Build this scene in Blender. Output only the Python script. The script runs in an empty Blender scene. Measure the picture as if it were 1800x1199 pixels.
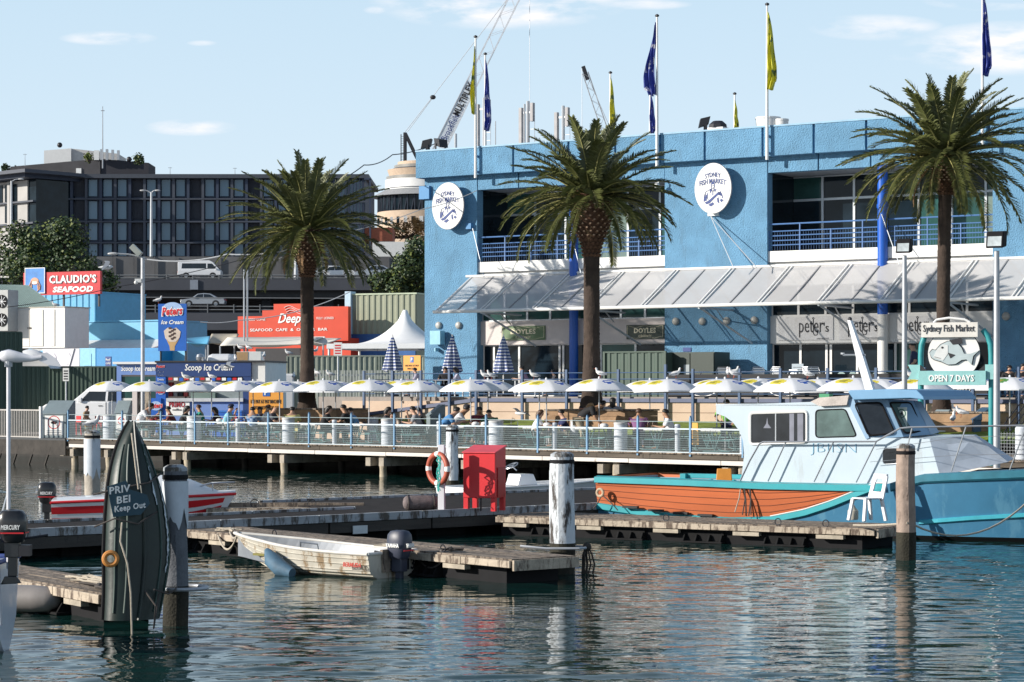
import bpy, bmesh, math, random
import numpy as np
from mathutils import Vector, Matrix
random.seed(7)
S = bpy.context.scene
C = S.collection
R = math.radians
PI = math.pi
# ------------------------------------------------------------------ camera
FPX, CX, HY, H = 4000.0, 900.0, 687.0, 3.3      # focal length and horizon of the 1800x1199 photograph, eye height above the water
cd = bpy.data.cameras.new('camera'); cam = bpy.data.objects.new('camera', cd); C.objects.link(cam)
cam.location = (0, 0, H); cam.rotation_euler = (R(90), 0, 0)
cd.sensor_width = 36; cd.lens = 36 * FPX / 1800; cd.shift_y = (HY - 599.5) / 1800
cd.clip_end = 6000; cd.clip_start = 0.5
S.camera = cam
# ------------------------------------------------------------------ light
SUN_AZ, SUN_EL = 76.0, 20.0                     # degrees left of straight behind the camera, height
toSun = Vector((-math.sin(R(SUN_AZ)) * math.cos(R(SUN_EL)), -math.cos(R(SUN_AZ)) * math.cos(R(SUN_EL)), math.sin(R(SUN_EL))))
sd = bpy.data.lights.new('sun', 'SUN'); sd.energy = 5.0; sd.angle = R(0.5); sd.color = (1, 0.93, 0.83)
sun = bpy.data.objects.new('sun', sd); C.objects.link(sun)
sun.rotation_euler = (-toSun).to_track_quat('-Z', 'Y').to_euler()
S.view_settings.view_transform = 'Standard'; S.view_settings.look = 'None'
S.view_settings.exposure = 0.35; S.view_settings.gamma = 1
w = bpy.data.worlds.new('World'); S.world = w; w.use_nodes = True
nt = w.node_tree; nt.nodes.clear(); N = nt.nodes.new; L = nt.links.new
def math_(op, a, b=None, c=None, clamp=False):
    n = N('ShaderNodeMath'); n.operation = op; n.use_clamp = clamp
    for i, q in enumerate((a, b, c)):
        if q is None: continue
        if isinstance(q, (int, float)): n.inputs[i].default_value = q
        else: L(q, n.inputs[i])
    return n.outputs[0]
sky = N('ShaderNodeTexSky'); sky.sky_type = 'NISHITA'; sky.sun_disc = False
sky.sun_elevation = R(SUN_EL); sky.sun_rotation = math.atan2(toSun.x, toSun.y)
sky.air_density = 1.0; sky.dust_density = 0.35; sky.ozone_density = 2.2; sky.altitude = 0
tc = N('ShaderNodeTexCoord'); sp = N('ShaderNodeSeparateXYZ'); L(tc.outputs['Generated'], sp.inputs[0])
yy = math_('MAXIMUM', sp.outputs[1], 0.001)
ta = math_('DIVIDE', sp.outputs[0], yy); tb = math_('DIVIDE', sp.outputs[2], yy)
cv = N('ShaderNodeCombineXYZ'); L(math_('MULTIPLY', ta, 9.0), cv.inputs[0]); L(math_('MULTIPLY', tb, 30.0), cv.inputs[1])
nz = N('ShaderNodeTexNoise'); nz.inputs['Scale'].default_value = 2.2; nz.inputs['Detail'].default_value = 9; nz.inputs['Roughness'].default_value = 0.55
L(cv.outputs[0], nz.inputs['Vector'])
acc = None
for (px, py, rx, ry, st) in ((880, 0, 210, 50, 1.3), (1790, 85, 190, 45, 1.3), (1540, 48, 110, 22, .8), (190, 67, 80, 12, .9), (355, 76, 25, 5, .6), (335, 224, 75, 14, .9), (1740, 0, 110, 18, .8), (660, 18, 20, 7, .8), (1130, 8, 80, 9, .7), (1590, 100, 40, 6, .3), (80, 330, 300, 30, .15)):
    a0, b0 = (px - CX) / FPX, (HY - py) / FPX
    ex = math_('DIVIDE', math_('SUBTRACT', ta, a0), rx / FPX); ey = math_('DIVIDE', math_('SUBTRACT', tb, b0), ry / FPX)
    d = math_('ADD', math_('MULTIPLY', ex, ex), math_('MULTIPLY', ey, ey))
    m = math_('MULTIPLY', math_('SUBTRACT', 1.25, d, clamp=True), st)
    acc = m if acc is None else math_('MAXIMUM', acc, m)
nn = math_('MULTIPLY_ADD', nz.outputs[0], 5.5, -2.35, clamp=True)
mask = math_('MULTIPLY', acc, nn, clamp=True)
# thin high cloud everywhere else, seen only in reflections
nz2 = N('ShaderNodeTexNoise'); nz2.inputs['Scale'].default_value = 3.0; nz2.inputs['Detail'].default_value = 5; L(tc.outputs['Generated'], nz2.inputs['Vector'])
hi = math_('MULTIPLY', math_('MULTIPLY_ADD', nz2.outputs[0], 4, -2.0, clamp=True), math_('MULTIPLY_ADD', sp.outputs[2], 4, -0.8, clamp=True))
mask = math_('MAXIMUM', mask, math_('MULTIPLY', hi, 0.5))
hs = N('ShaderNodeHueSaturation'); hs.inputs['Saturation'].default_value = 0.85; L(sky.outputs[0], hs.inputs['Color'])
tint = N('ShaderNodeMixRGB'); tint.blend_type = 'MULTIPLY'; tint.inputs[0].default_value = 1; tint.inputs[2].default_value = (0.93, 1.0, 1.12, 1); L(hs.outputs[0], tint.inputs[1])
rmp = N('ShaderNodeValToRGB'); el_ = rmp.color_ramp.elements; el_[0].position = 0; el_[0].color = (.82, .88, .93, 1); el_[1].position = 1; el_[1].color = (.06, .11, .20, 1)
for p_, c_ in ((.10, (.65, .79, .90, 1)), (.17, (.58, .75, .88, 1)), (.24, (.42, .54, .66, 1)), (.45, (.17, .26, .38, 1))): q_ = el_.new(p_); q_.color = c_
L(sp.outputs[2], rmp.inputs[0]); sc_ = N('ShaderNodeMixRGB'); sc_.blend_type = 'MULTIPLY'; sc_.inputs[0].default_value = 1; sc_.inputs[2].default_value = (8.8, 8.8, 8.8, 1); L(rmp.outputs[0], sc_.inputs[1])
hz_ = N('ShaderNodeMixRGB'); hz_.inputs[0].default_value = .85; L(tint.outputs[0], hz_.inputs[1]); L(sc_.outputs[0], hz_.inputs[2])
mx = N('ShaderNodeMixRGB'); L(mask, mx.inputs[0]); L(hz_.outputs[0], mx.inputs[1]); mx.inputs[2].default_value = (8.2, 8.1, 8.3, 1)
bg = N('ShaderNodeBackground'); bg.inputs[1].default_value = 0.10; L(mx.outputs[0], bg.inputs[0])
wo = N('ShaderNodeOutputWorld'); L(bg.outputs[0], wo.inputs[0])

# ------------------------------------------------------------------ helpers
def pt(x, y, Y): return Vector(((x - CX) * Y / FPX, Y, H + (HY - y) * Y / FPX))     # where a thing of known distance stands
def gp(x, y, z=0.0):
    Y = (H - z) * FPX / (y - HY); return Vector(((x - CX) * Y / FPX, Y, z))
class Frame:
    def __init__(s, O, deg):
        s.O = Vector((O[0], O[1])); s.r = R(deg); s.xa = Vector((math.cos(s.r), math.sin(s.r))); s.ya = Vector((-math.sin(s.r), math.cos(s.r)))
    def t(s, px, d=0):
        u = (px - CX) / FPX; return (s.O.dot(s.ya) + d) / (u * s.ya.x + s.ya.y)
    def s(s_, px, d=0):
        t = s_.t(px, d); return (Vector((t * (px - CX) / FPX, t)) - s_.O).dot(s_.xa)
    def z(s, px, py, d=0): return H + (HY - py) * s.t(px, d) / FPX
    def w(s, x, y, z=0):
        p = s.O + s.xa * x + s.ya * y; return Vector((p.x, p.y, z))
FA = Frame((-4.1, 105), -33.5)      # shop front of the fish market
DK = Frame((6.06, 76.9), -42.6)     # front edge of the boardwalk

MATS = {}
def mat(name, col, rough=0.6, metal=0.0, var=0.12, sc=3.0, bump=0.0, bs=30.0, dirt=0.0, dirtcol=(0.06, 0.05, 0.04), wave=None, spec=0.5, coat=0, alpha=None, streak=False, trans=0):
    if name in MATS: return MATS[name]
    m = bpy.data.materials.new(name); m.use_nodes = True; t = m.node_tree; n = t.nodes; l = t.links.new
    b = n['Principled BSDF']; b.inputs['Roughness'].default_value = rough; b.inputs['Metallic'].default_value = metal
    b.inputs['Specular IOR Level'].default_value = spec
    if coat: b.inputs['Coat Weight'].default_value = coat
    if trans: b.inputs['Transmission Weight'].default_value = trans
    tc = n.new('ShaderNodeTexCoord'); src = tc.outputs['Object']
    no = n.new('ShaderNodeTexNoise'); no.inputs['Scale'].default_value = sc; no.inputs['Detail'].default_value = 6; no.inputs['Roughness'].default_value = .62
    if streak:
        mp = n.new('ShaderNodeMapping'); mp.inputs['Scale'].default_value = (1, 1, .12) if streak == 'z' else (.12, 1, 1); l(src, mp.inputs[0]); l(mp.outputs[0], no.inputs['Vector'])
    else: l(src, no.inputs['Vector'])
    rp = n.new('ShaderNodeValToRGB'); rp.color_ramp.elements[0].position = .3; rp.color_ramp.elements[1].position = .7
    rp.color_ramp.elements[0].color = tuple(max(0, c * (1 - var)) for c in col) + (1,); rp.color_ramp.elements[1].color = tuple(min(1, c * (1 + var)) for c in col) + (1,)
    l(no.outputs[0], rp.inputs[0]); out = rp.outputs[0]
    if dirt:
        n2 = n.new('ShaderNodeTexNoise'); n2.inputs['Scale'].default_value = sc * 2.3; n2.inputs['Detail'].default_value = 8; n2.inputs['Roughness'].default_value = .7
        mp = n.new('ShaderNodeMapping'); mp.inputs['Scale'].default_value = (1, 1, .25); mp.inputs['Location'].default_value = (3, 7, 1); l(src, mp.inputs[0]); l(mp.outputs[0], n2.inputs['Vector'])
        r2 = n.new('ShaderNodeValToRGB'); r2.color_ramp.elements[0].position = 1 - dirt - .12 if dirt < .8 else .3; r2.color_ramp.elements[1].position = min(1, r2.color_ramp.elements[0].position + .1)
        r2.color_ramp.elements[0].position = .72 - dirt * .45; r2.color_ramp.elements[1].position = .8 - dirt * .45
        l(n2.outputs[0], r2.inputs[0]); mx = n.new('ShaderNodeMixRGB'); l(r2.outputs[0], mx.inputs[0]); l(out, mx.inputs[1]); mx.inputs[2].default_value = tuple(dirtcol) + (1,); out = mx.outputs[0]
    l(out, b.inputs['Base Color'])
    if bump or wave:
        bp = n.new('ShaderNodeBump'); bp.inputs['Distance'].default_value = .02 if not wave else .03; bp.inputs['Strength'].default_value = bump or 1
        if wave:   # (axis, scale): boards or corrugation
            wv = n.new('ShaderNodeTexWave'); wv.bands_direction = wave[0]; wv.inputs['Scale'].default_value = wave[1]; wv.inputs['Distortion'].default_value = wave[2] if len(wave) > 2 else 0; l(src, wv.inputs['Vector']); l(wv.outputs[1], bp.inputs['Height'])
        else:
            nb = n.new('ShaderNodeTexNoise'); nb.inputs['Scale'].default_value = bs; nb.inputs['Detail'].default_value = 4; l(src, nb.inputs['Vector']); l(nb.outputs[0], bp.inputs['Height'])
        l(bp.outputs[0], b.inputs['Normal'])
    MATS[name] = m; return m

def tag(o, label=None, cat=None, group=None, kind=None):
    if label: o['label'] = label
    if cat: o['category'] = cat
    if group: o['group'] = group
    if kind: o['kind'] = kind
    return o
def thing(name, label, cat, loc=(0, 0, 0), rz=0.0, group=None):
    o = bpy.data.objects.new(name, None); C.objects.link(o); o.location = loc; o.rotation_euler = (0, 0, rz); o.empty_display_size = .2
    return tag(o, label, cat, group)
def copy_tree(o, parent=None):
    c = o.copy(); C.objects.link(c); c.parent = parent
    for ch in o.children: copy_tree(ch, c)
    return c

class MB:
    def __init__(s): s.v = []; s.f = []; s.m = []
    def add(s, vs, fs, m=0):
        b = len(s.v); s.v.extend([tuple(v) for v in vs]); s.f.extend([tuple(b + i for i in f) for f in fs]); s.m.extend([m] * len(fs)); return s
    def box(s, x0, x1, y0, y1, z0, z1, m=0):
        return s.add([(x0, y0, z0), (x1, y0, z0), (x1, y1, z0), (x0, y1, z0), (x0, y0, z1), (x1, y0, z1), (x1, y1, z1), (x0, y1, z1)],
                     [(0, 3, 2, 1), (4, 5, 6, 7), (0, 1, 5, 4), (1, 2, 6, 5), (2, 3, 7, 6), (3, 0, 4, 7)], m)
    def bar(s, a, b, wd, ht=None, m=0):     # rectangular bar between two points
        a, b = Vector(a), Vector(b); d = (b - a).normalized(); ht = ht or wd
        up = Vector((0, 0, 1)) if abs(d.z) < .95 else Vector((0, 1, 0)); x = d.cross(up).normalized() * wd / 2; y = x.cross(d).normalized() * ht / 2
        vs = [p + q for p in (a, b) for q in (-x - y, x - y, x + y, -x + y)]
        return s.add(vs, [(0, 3, 2, 1), (4, 5, 6, 7), (0, 1, 5, 4), (1, 2, 6, 5), (2, 3, 7, 6), (3, 0, 4, 7)], m)
    def tube(s, pts, r, n=8, m=0, cap=True):
        pts = [Vector(p) for p in pts]; k = len(pts); rs = r if isinstance(r, (list, tuple)) else [r] * k; vs = []; px = None
        for i, p in enumerate(pts):
            d = (pts[min(i + 1, k - 1)] - pts[max(i - 1, 0)])
            d = d.normalized() if d.length > 1e-9 else Vector((0, 0, 1))
            if px is None: px = d.cross(Vector((0, 0, 1)) if abs(d.z) < .9 else Vector((0, 1, 0))).normalized()
            else: px = (px - d * px.dot(d)).normalized()
            py = d.cross(px)
            for j in range(n):
                a = 2 * PI * j / n; vs.append(p + (px * math.cos(a) + py * math.sin(a)) * rs[i])
        fs = [(i * n + j, i * n + (j + 1) % n, (i + 1) * n + (j + 1) % n, (i + 1) * n + j) for i in range(k - 1) for j in range(n)]
        if cap: fs += [tuple(range(n))[::-1], tuple((k - 1) * n + j for j in range(n))]
        return s.add(vs, fs, m)
    def lathe(s, prof, c=(0, 0, 0), n=16, m=0, sx=1, sy=1):     # prof: (r, z)
        vs = []; 
        for (r, z) in prof:
            for j in range(n):
                a = 2 * PI * j / n; vs.append((c[0] + r * sx * math.cos(a), c[1] + r * sy * math.sin(a), c[2] + z))
        k = len(prof)
        fs = [(i * n + j, i * n + (j + 1) % n, (i + 1) * n + (j + 1) % n, (i + 1) * n + j) for i in range(k - 1) for j in range(n)]
        fs += [tuple(range(n))[::-1], tuple((k - 1) * n + j for j in range(n))]
        return s.add(vs, fs, m)
    def ball(s, c, rx, ry=None, rz=None, n=10, m=0):
        ry = ry or rx; rz = rz or rx
        return s.lathe([(max(.02, math.sin(PI * i / n)) , -math.cos(PI * i / n) * rz) for i in range(n + 1)], c, n + 4, m, rx, ry)
    def prism(s, pts, y0, y1, m=0):         # outline in x,z extruded along y
        n = len(pts); vs = [(x, y0, z) for x, z in pts] + [(x, y1, z) for x, z in pts]
        return s.add(vs, [tuple(range(n)), tuple(range(2 * n - 1, n - 1, -1))] + [(i, i + n, (i + 1) % n + n, (i + 1) % n) for i in range(n)], m)
    def prismx(s, pts, x0, x1, m=0):        # outline in y,z extruded along x
        n = len(pts); vs = [(x0, y, z) for y, z in pts] + [(x1, y, z) for y, z in pts]
        return s.add(vs, [tuple(range(n - 1, -1, -1)), tuple(range(n, 2 * n))] + [(i, (i + 1) % n, (i + 1) % n + n, i + n) for i in range(n)], m)
    def prismz(s, pts, z0, z1, m=0):
        n = len(pts); vs = [(p[0], p[1], z0) for p in pts] + [(p[0], p[1], z1) for p in pts]
        return s.add(vs, [tuple(range(n - 1, -1, -1)), tuple(range(n, 2 * n))] + [(i, (i + 1) % n, (i + 1) % n + n, i + n) for i in range(n)], m)
    def grid(s, rows, m=0, closed=False):
        n = len(rows[0]); vs = [p for r in rows for p in r]; q = n if closed else n - 1
        return s.add(vs, [(i * n + j, i * n + (j + 1) % n, (i + 1) * n + (j + 1) % n, (i + 1) * n + j) for i in range(len(rows) - 1) for j in range(q)], m)
    def torus(s, c, R_, r, ax='y', n=20, k=8, m=0, sq=1):
        rows = []
        for i in range(n + 1):
            a = 2 * PI * i / n; row = []
            for j in range(k):
                b = 2 * PI * j / k; q = R_ + r * math.cos(b); h = r * math.sin(b) * sq
                p = (q * math.cos(a), h, q * math.sin(a)) if ax == 'y' else (q * math.cos(a), q * math.sin(a), h) if ax == 'z' else (h, q * math.cos(a), q * math.sin(a))
                row.append((c[0] + p[0], c[1] + p[1], c[2] + p[2]))
            rows.append(row)
        return s.grid(rows, m, closed=True)
    def corr(s, x0, x1, z0, z1, y=0, pitch=.2, dep=.04, m=0, th=.03):   # corrugated sheet
        n = max(2, int((x1 - x0) / pitch)); pts = []
        for i in range(n):
            a = x0 + (x1 - x0) * i / n; p = (x1 - x0) / n
            pts += [(a, y), (a + p * .35, y), (a + p * .5, y - dep), (a + p * .85, y - dep)]
        pts.append((x1, y)); 
        z0f = z0 if callable(z0) else (lambda x: z0); z1f = z1 if callable(z1) else (lambda x: z1)
        s.grid([[(x, yy, z0f(x)) for x, yy in pts], [(x, yy, z1f(x)) for x, yy in pts]], m)
        s.grid([[(x, yy + th, z1f(x)) for x, yy in pts], [(x, yy + th, z0f(x)) for x, yy in pts]], m)
        return s.grid([[(x, yy, z1f(x)) for x, yy in pts], [(x, yy + th, z1f(x)) for x, yy in pts]], m)
    def build(s, name, mats, parent=None, smooth=False, loc=None, rz=None, bevel=0, fixn=True):
        me = bpy.data.meshes.new(name); me.from_pydata(s.v, [], s.f)
        mats = mats if isinstance(mats, (list, tuple)) else [mats]
        for q in mats: me.materials.append(q)
        if len(mats) > 1: me.polygons.foreach_set('material_index', s.m)
        if fixn and len(s.f) < 20000:
            bm = bmesh.new(); bm.from_mesh(me); bmesh.ops.recalc_face_normals(bm, faces=bm.faces); bm.to_mesh(me); bm.free()
        if smooth:
            me.polygons.foreach_set('use_smooth', [True] * len(me.polygons))
            try: me.set_sharp_from_angle(angle=R(smooth if smooth is not True else 40))
            except Exception: pass
        me.update()
        o = bpy.data.objects.new(name, me); C.objects.link(o); o.parent = parent
        if loc is not None: o.location = loc
        if rz is not None: o.rotation_euler = (0, 0, rz)
        if bevel:
            b = o.modifiers.new('bevel', 'BEVEL'); b.width = bevel; b.segments = 2; b.limit_method = 'ANGLE'
        return o

def txt(parent, m, s, x0, x1, z0, z1, y, bold=0.0, shear=0.0, bend=0.0, ext=.01, name='lettering', tilt=0.0, along=None):
    cu = bpy.data.curves.new('t', 'FONT'); cu.body = s; cu.size = 1; cu.offset = bold; cu.shear = shear; cu.extrude = .01; cu.resolution_u = 2; cu.align_x = 'LEFT'
    if bold > .02: cu.space_character = 1.08
    ob = bpy.data.objects.new('t', cu); C.objects.link(ob); dg = bpy.context.evaluated_depsgraph_get(); dg.update()
    me = bpy.data.meshes.new_from_object(ob.evaluated_get(dg)); C.objects.unlink(ob); bpy.data.objects.remove(ob)
    vs = [v.co.copy() for v in me.vertices]; mnx = min(v.x for v in vs); mxx = max(v.x for v in vs); mny = min(v.y for v in vs); mxy = max(v.y for v in vs)
    for i, v in enumerate(me.vertices):
        a = (vs[i].x - mnx) / (mxx - mnx); b = (vs[i].y - mny) / (mxy - mny)
        X = x0 + (x1 - x0) * a; Z = z0 + (z1 - z0) * b; c = (a - .5) * 2
        Z += -bend * c * c + tilt * (X - x0)
        v.co = (X, y - ext * .5 - vs[i].z / .01 * ext * .5, Z)
    me.materials.clear(); me.materials.append(m); me.name = name
    o = bpy.data.objects.new(name, me); C.objects.link(o); o.parent = parent; return o
# ------------------------------------------------------------------ materials
BLUE = mat('blue_stucco', (0.125, 0.285, 0.45), .85, var=.16, sc=1.0, bump=1.0, bs=7, dirt=.38, dirtcol=(.115, .25, .385))
# coarse sprayed render: strong fine relief and speckle
_t = BLUE.node_tree; _n = _t.nodes.new('ShaderNodeTexNoise'); _n.inputs['Scale'].default_value = 17; _n.inputs['Detail'].default_value = 3
_t.links.new(_t.nodes['Texture Coordinate'].outputs['Object'], _n.inputs['Vector'])
_b = [q for q in _t.nodes if q.type == 'BUMP'][0]; _b.inputs['Distance'].default_value = .06; _t.links.new(_n.outputs[0], _b.inputs['Height'])
BLUE2 = mat('smooth_blue', (0.07, 0.24, 0.48), .6, var=.06)
COLB = mat('royal_blue', (0.012, 0.10, 0.48), .35, var=.05)
WHITE = mat('white_paint', (0.74, 0.74, 0.73), .5, var=.04, dirt=.08, dirtcol=(.45, .43, .4))
CREAM = mat('pinkish_fascia', (0.62, 0.56, 0.54), .6, var=.05)
GLASS = mat('dark_glass', (0.010, 0.018, 0.026), .06, var=.5, sc=.6, spec=.22)
GLASSG = mat('green_glass', (0.03, 0.085, 0.08), .07, var=.5, sc=.5, spec=.22)
GLASSP = mat('pale_blind_glass', (0.17, 0.23, 0.21), .1, var=.15, sc=.7, spec=.2)
FRAME = mat('aluminium_frame', (0.5, 0.54, 0.58), .35, metal=.3, var=.05)
FRAMED = mat('dark_frame', (0.06, 0.07, 0.09), .4, var=.1)
RAILB = mat('blue_rail', (0.08, 0.18, 0.40), .4, var=.06)
FABRIC = mat('awning_fabric', (0.62, 0.615, 0.62), .75, var=.05, sc=.8)
STEEL = mat('steel', (0.45, 0.47, 0.5), .3, metal=.85, var=.08)
GALV = mat('galvanised', (0.42, 0.44, 0.47), .5, metal=.4, var=.1)
DARK = mat('dark_metal', (0.02, 0.02, 0.025), .5, var=.2)
BLACK = mat('black_rubber', (0.009, 0.009, 0.011), .8, var=.2, spec=.25)
CONC = mat('concrete', (0.30, 0.29, 0.28), .85, var=.14, sc=.8, bump=.4, dirt=.15, dirtcol=(.14, .13, .12))
CONCD = mat('old_concrete', (0.12, 0.12, 0.125), .9, var=.2, sc=.3, dirt=.2, dirtcol=(.06, .06, .06))
SAND = mat('sandstone', (0.56, 0.43, 0.33), .85, var=.10, sc=.8, bump=.4, dirt=.10, dirtcol=(.25, .18, .13))
PAVE = mat('paving', (0.28, 0.25, 0.23), .85, var=.15, sc=2)
TIMB = mat('weathered_timber', (0.23, 0.185, 0.145), .9, var=.5, sc=4, bump=.8, bs=25, dirt=.5, dirtcol=(.07, .055, .045), streak='x')
TIMBL = mat('pale_timber', (0.42, 0.355, 0.28), .9, var=.35, sc=3, bump=.8, bs=25, dirt=.5, dirtcol=(.12, .09, .07), streak='x')
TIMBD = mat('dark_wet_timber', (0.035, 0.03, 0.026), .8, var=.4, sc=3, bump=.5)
NAVY = mat('navy_ink', (0.03, 0.06, 0.22), .6, var=.05)
INK = mat('black_ink', (0.02, 0.02, 0.025), .6, var=.05)
WHITEI = mat('white_lettering', (0.85, 0.85, 0.83), .5, var=.02)
PALEW = mat('weathered_white', (0.56, 0.60, 0.66), .6, var=.08, sc=2, dirt=.2, dirtcol=(.16, .15, .14))
GREENF = mat('green_sheet', (0.055, 0.09, 0.07), .6, var=.12, sc=.5)
GREEND = mat('dark_green_box', (0.025, 0.04, 0.032), .5, var=.12)
SHEETW = mat('white_sheet', (0.72, 0.72, 0.70), .6, var=.06)
RED = mat('red_paint', (0.62, 0.02, 0.028), .4, var=.06)
ORANGE = mat('orange_board', (0.75, 0.33, 0.05), .55, var=.06)
TEAL = mat('teal_paint', (0.01, 0.31, 0.36), .45, var=.10, sc=2)

# ------------------------------------------------------------------ setting
def plane(name, pts, z, m):
    mb = MB(); mb.add([(p[0], p[1], (p[2] if len(p) > 2 else z)) for p in pts], [tuple(range(len(pts)))]); o = mb.build(name, m, fixn=False)
    if o.data.polygons[0].normal.z < 0: o.data.flip_normals()
    return tag(o, kind='structure')
def nonuni(a, b, c, d, stp):
    return np.concatenate([a - np.geomspace(1, a - c, 14)[::-1], np.arange(a, b, stp), b + np.geomspace(1, d - b, 14)])
def water():
    xs = nonuni(-20, 17, -600, 600, .11); ys = np.concatenate([23.5 - np.geomspace(1, 18, 14)[::-1], np.arange(23.5, 62, .062), np.arange(62, 98, .13), 98 + np.geomspace(1, 800, 14)])
    ys = np.sort(ys); X, Y = np.meshgrid(xs, ys); rng = np.random.default_rng(3); Z = np.zeros_like(X)
    for i in range(64):
        lam = .24 * (2.0 / .24) ** (rng.random() ** 1.35); th = rng.normal(0, .42) + (PI if rng.random() < .3 else 0); k = 2 * PI / lam
        sl = .0135 * (1 if lam < 1.1 else .5); Z += sl / k * np.sin(k * (X * np.sin(th) + Y * np.cos(th)) + 1.3 * np.sin(X * .31 * rng.random() + Y * .23 * rng.random() + i) + rng.random() * 6.3)
    patch = .45 + .55 * (.5 + .5 * np.sin(X * .35 + 1.2 * np.sin(Y * .22) + Y * .12)); patch *= .8 + .3 * np.sin(Y * .31 + X * .15)
    calm = .45 / (1 + np.exp((Y - 50) / 6)) + .85      # sheltered water behind the docks is smoother
    fade = np.clip((98 - Y) / 6, 0, 1) * np.clip((Y - 22) / 2, 0, 1) * np.clip((19.5 - np.abs(X + 1.5)) / 2, 0, 1)
    Z *= patch * fade * np.clip(calm, .6, 1.2)
    ny, nx = X.shape; co = np.stack([X, Y, Z], -1).reshape(-1, 3).astype(np.float32)
    idx = (np.arange(ny - 1)[:, None] * nx + np.arange(nx - 1)[None, :]).reshape(-1); q = np.stack([idx, idx + 1, idx + nx + 1, idx + nx], 1).astype(np.int32)
    me = bpy.data.meshes.new('water'); me.vertices.add(len(co)); me.vertices.foreach_set('co', co.ravel()); me.loops.add(q.size); me.loops.foreach_set('vertex_index', q.ravel())
    me.polygons.add(len(q)); me.polygons.foreach_set('loop_start', np.arange(len(q), dtype=np.int32) * 4); me.polygons.foreach_set('loop_total', np.full(len(q), 4, dtype=np.int32)); me.update(); me.validate()
    me.polygons.foreach_set('use_smooth', [True] * len(q))
    m = bpy.data.materials.new('harbour_water'); m.use_nodes = True; t = m.node_tree; b = t.nodes['Principled BSDF']; l = t.links.new
    b.inputs['Base Color'].default_value = (.006, .030, .027, 1); b.inputs['Roughness'].default_value = .015; b.inputs['IOR'].default_value = 1.333; b.inputs['Specular IOR Level'].default_value = .5
    tc = t.nodes.new('ShaderNodeTexCoord'); mp = t.nodes.new('ShaderNodeMapping'); mp.inputs['Scale'].default_value = (.45, 1, 1); l(tc.outputs['Object'], mp.inputs[0])
    n1 = t.nodes.new('ShaderNodeTexNoise'); n1.inputs['Scale'].default_value = 4.2; n1.inputs['Detail'].default_value = 3; l(mp.outputs[0], n1.inputs['Vector'])
    bp = t.nodes.new('ShaderNodeBump'); bp.inputs['Strength'].default_value = .12; bp.inputs['Distance'].default_value = .06; l(n1.outputs[0], bp.inputs['Height']); l(bp.outputs[0], b.inputs['Normal'])
    me.materials.append(m); o = bpy.data.objects.new('water', me); C.objects.link(o); tag(o, kind='structure')
water()
# land behind the seawall, from the left of the picture to the horizon
def dw(x, y): p = DK.w(x, y); return (p.x, p.y)
LANDZ = 1.12
plane('ground', [dw(-120, 7.2), dw(40, 7.2), (900, 30), (3000, 3000), (-3000, 3000), (-900, 200)], LANDZ, PAVE)
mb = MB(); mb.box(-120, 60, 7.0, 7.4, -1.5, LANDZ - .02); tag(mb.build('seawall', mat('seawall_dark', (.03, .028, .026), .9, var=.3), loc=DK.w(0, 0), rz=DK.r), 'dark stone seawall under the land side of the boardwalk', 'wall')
# lawn sloping up from the boardwalk to the retaining wall
GRASS = mat('lawn_grass', (0.19, 0.25, 0.035), .9, var=.3, sc=1.5, bump=1, bs=60)
s0, s1 = FA.s(600, -5.9), FA.s(1990, -5.9)
a_, b_ = FA.w(s0, -5.9, 2.12), FA.w(s1, -5.9, 2.12); mb = MB(); rows = []
for i in range(9):
    k = i / 8; e0 = DK.w(-9.5, 6.2); e1 = DK.w(28, 6.2); zz = 1.55 + .57 * (k ** .7)
    rows.append([(e0.x + (a_.x - e0.x) * k + (e1.x + (b_.x - e1.x) * k - e0.x - (a_.x - e0.x) * k) * j / 20, e0.y + (a_.y - e0.y) * k + (e1.y + (b_.y - e1.y) * k - e0.y - (a_.y - e0.y) * k) * j / 20, zz + .02 * math.sin(j * 1.7 + i)) for j in range(21)])
mb.grid(rows)
tag(mb.build('lawn', GRASS, smooth=True), kind='structure')
# terrace in front of the shops
FT = thing('terrace', 'raised sandstone-walled terrace in front of the blue market building', 'terrace', FA.w(0, 0), FA.r)
TS0, TS1 = FA.s(836, -6), FA.s(2000, -6); TZ = 3.05
mb = MB(); mb.box(TS0, TS1, -5.98, 0.4, 1.0, TZ); mb.box(FA.s(560, -4), TS0, -4, .4, 1.0, TZ - .02); mb.build('terrace_floor', PAVE, FT)
mb = MB(); mb.box(TS0, TS1, -6.25, -5.99, 1.6, TZ - .22)
for i in range(12):
    for r_ in range(2): pass
mb.build('retaining_wall', SAND, FT)
mb = MB(); mb.box(TS0 - .1, TS1, -6.33, -5.93, TZ - .21, TZ - .06); mb.build('coping', mat('slate_coping', (.10, .12, .20), .6), FT)
mb = MB(); mb.box(TS0, TS1, -6.262, -6.24, 2.42, 2.44); mb.build('mortar_joint', mat('joint', (.2, .13, .09), .9), FT)
# ramp going down to the left
mb = MB(); xl = FA.s(560, -6); mb.prism([(xl, 1.0), (TS0 - .02, 1.0), (TS0 - .02, TZ - .24), (xl, 1.9)], -6.22, -6.0); mb.build('ramp_wall', SAND, FT)
mb = MB(); mb.prism([(xl, 1.91), (TS0 - .02, TZ - .23), (TS0 - .02, TZ - .08), (xl, 2.04)], -6.3, -5.96); mb.build('ramp_coping', MATS['slate_coping'], FT)
mb = MB(); mb.box(xl, TS0 - .2, -4.3, -4.02, 1.4, TZ - .2); mb.build('rear_wall', SAND, FT)

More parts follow.
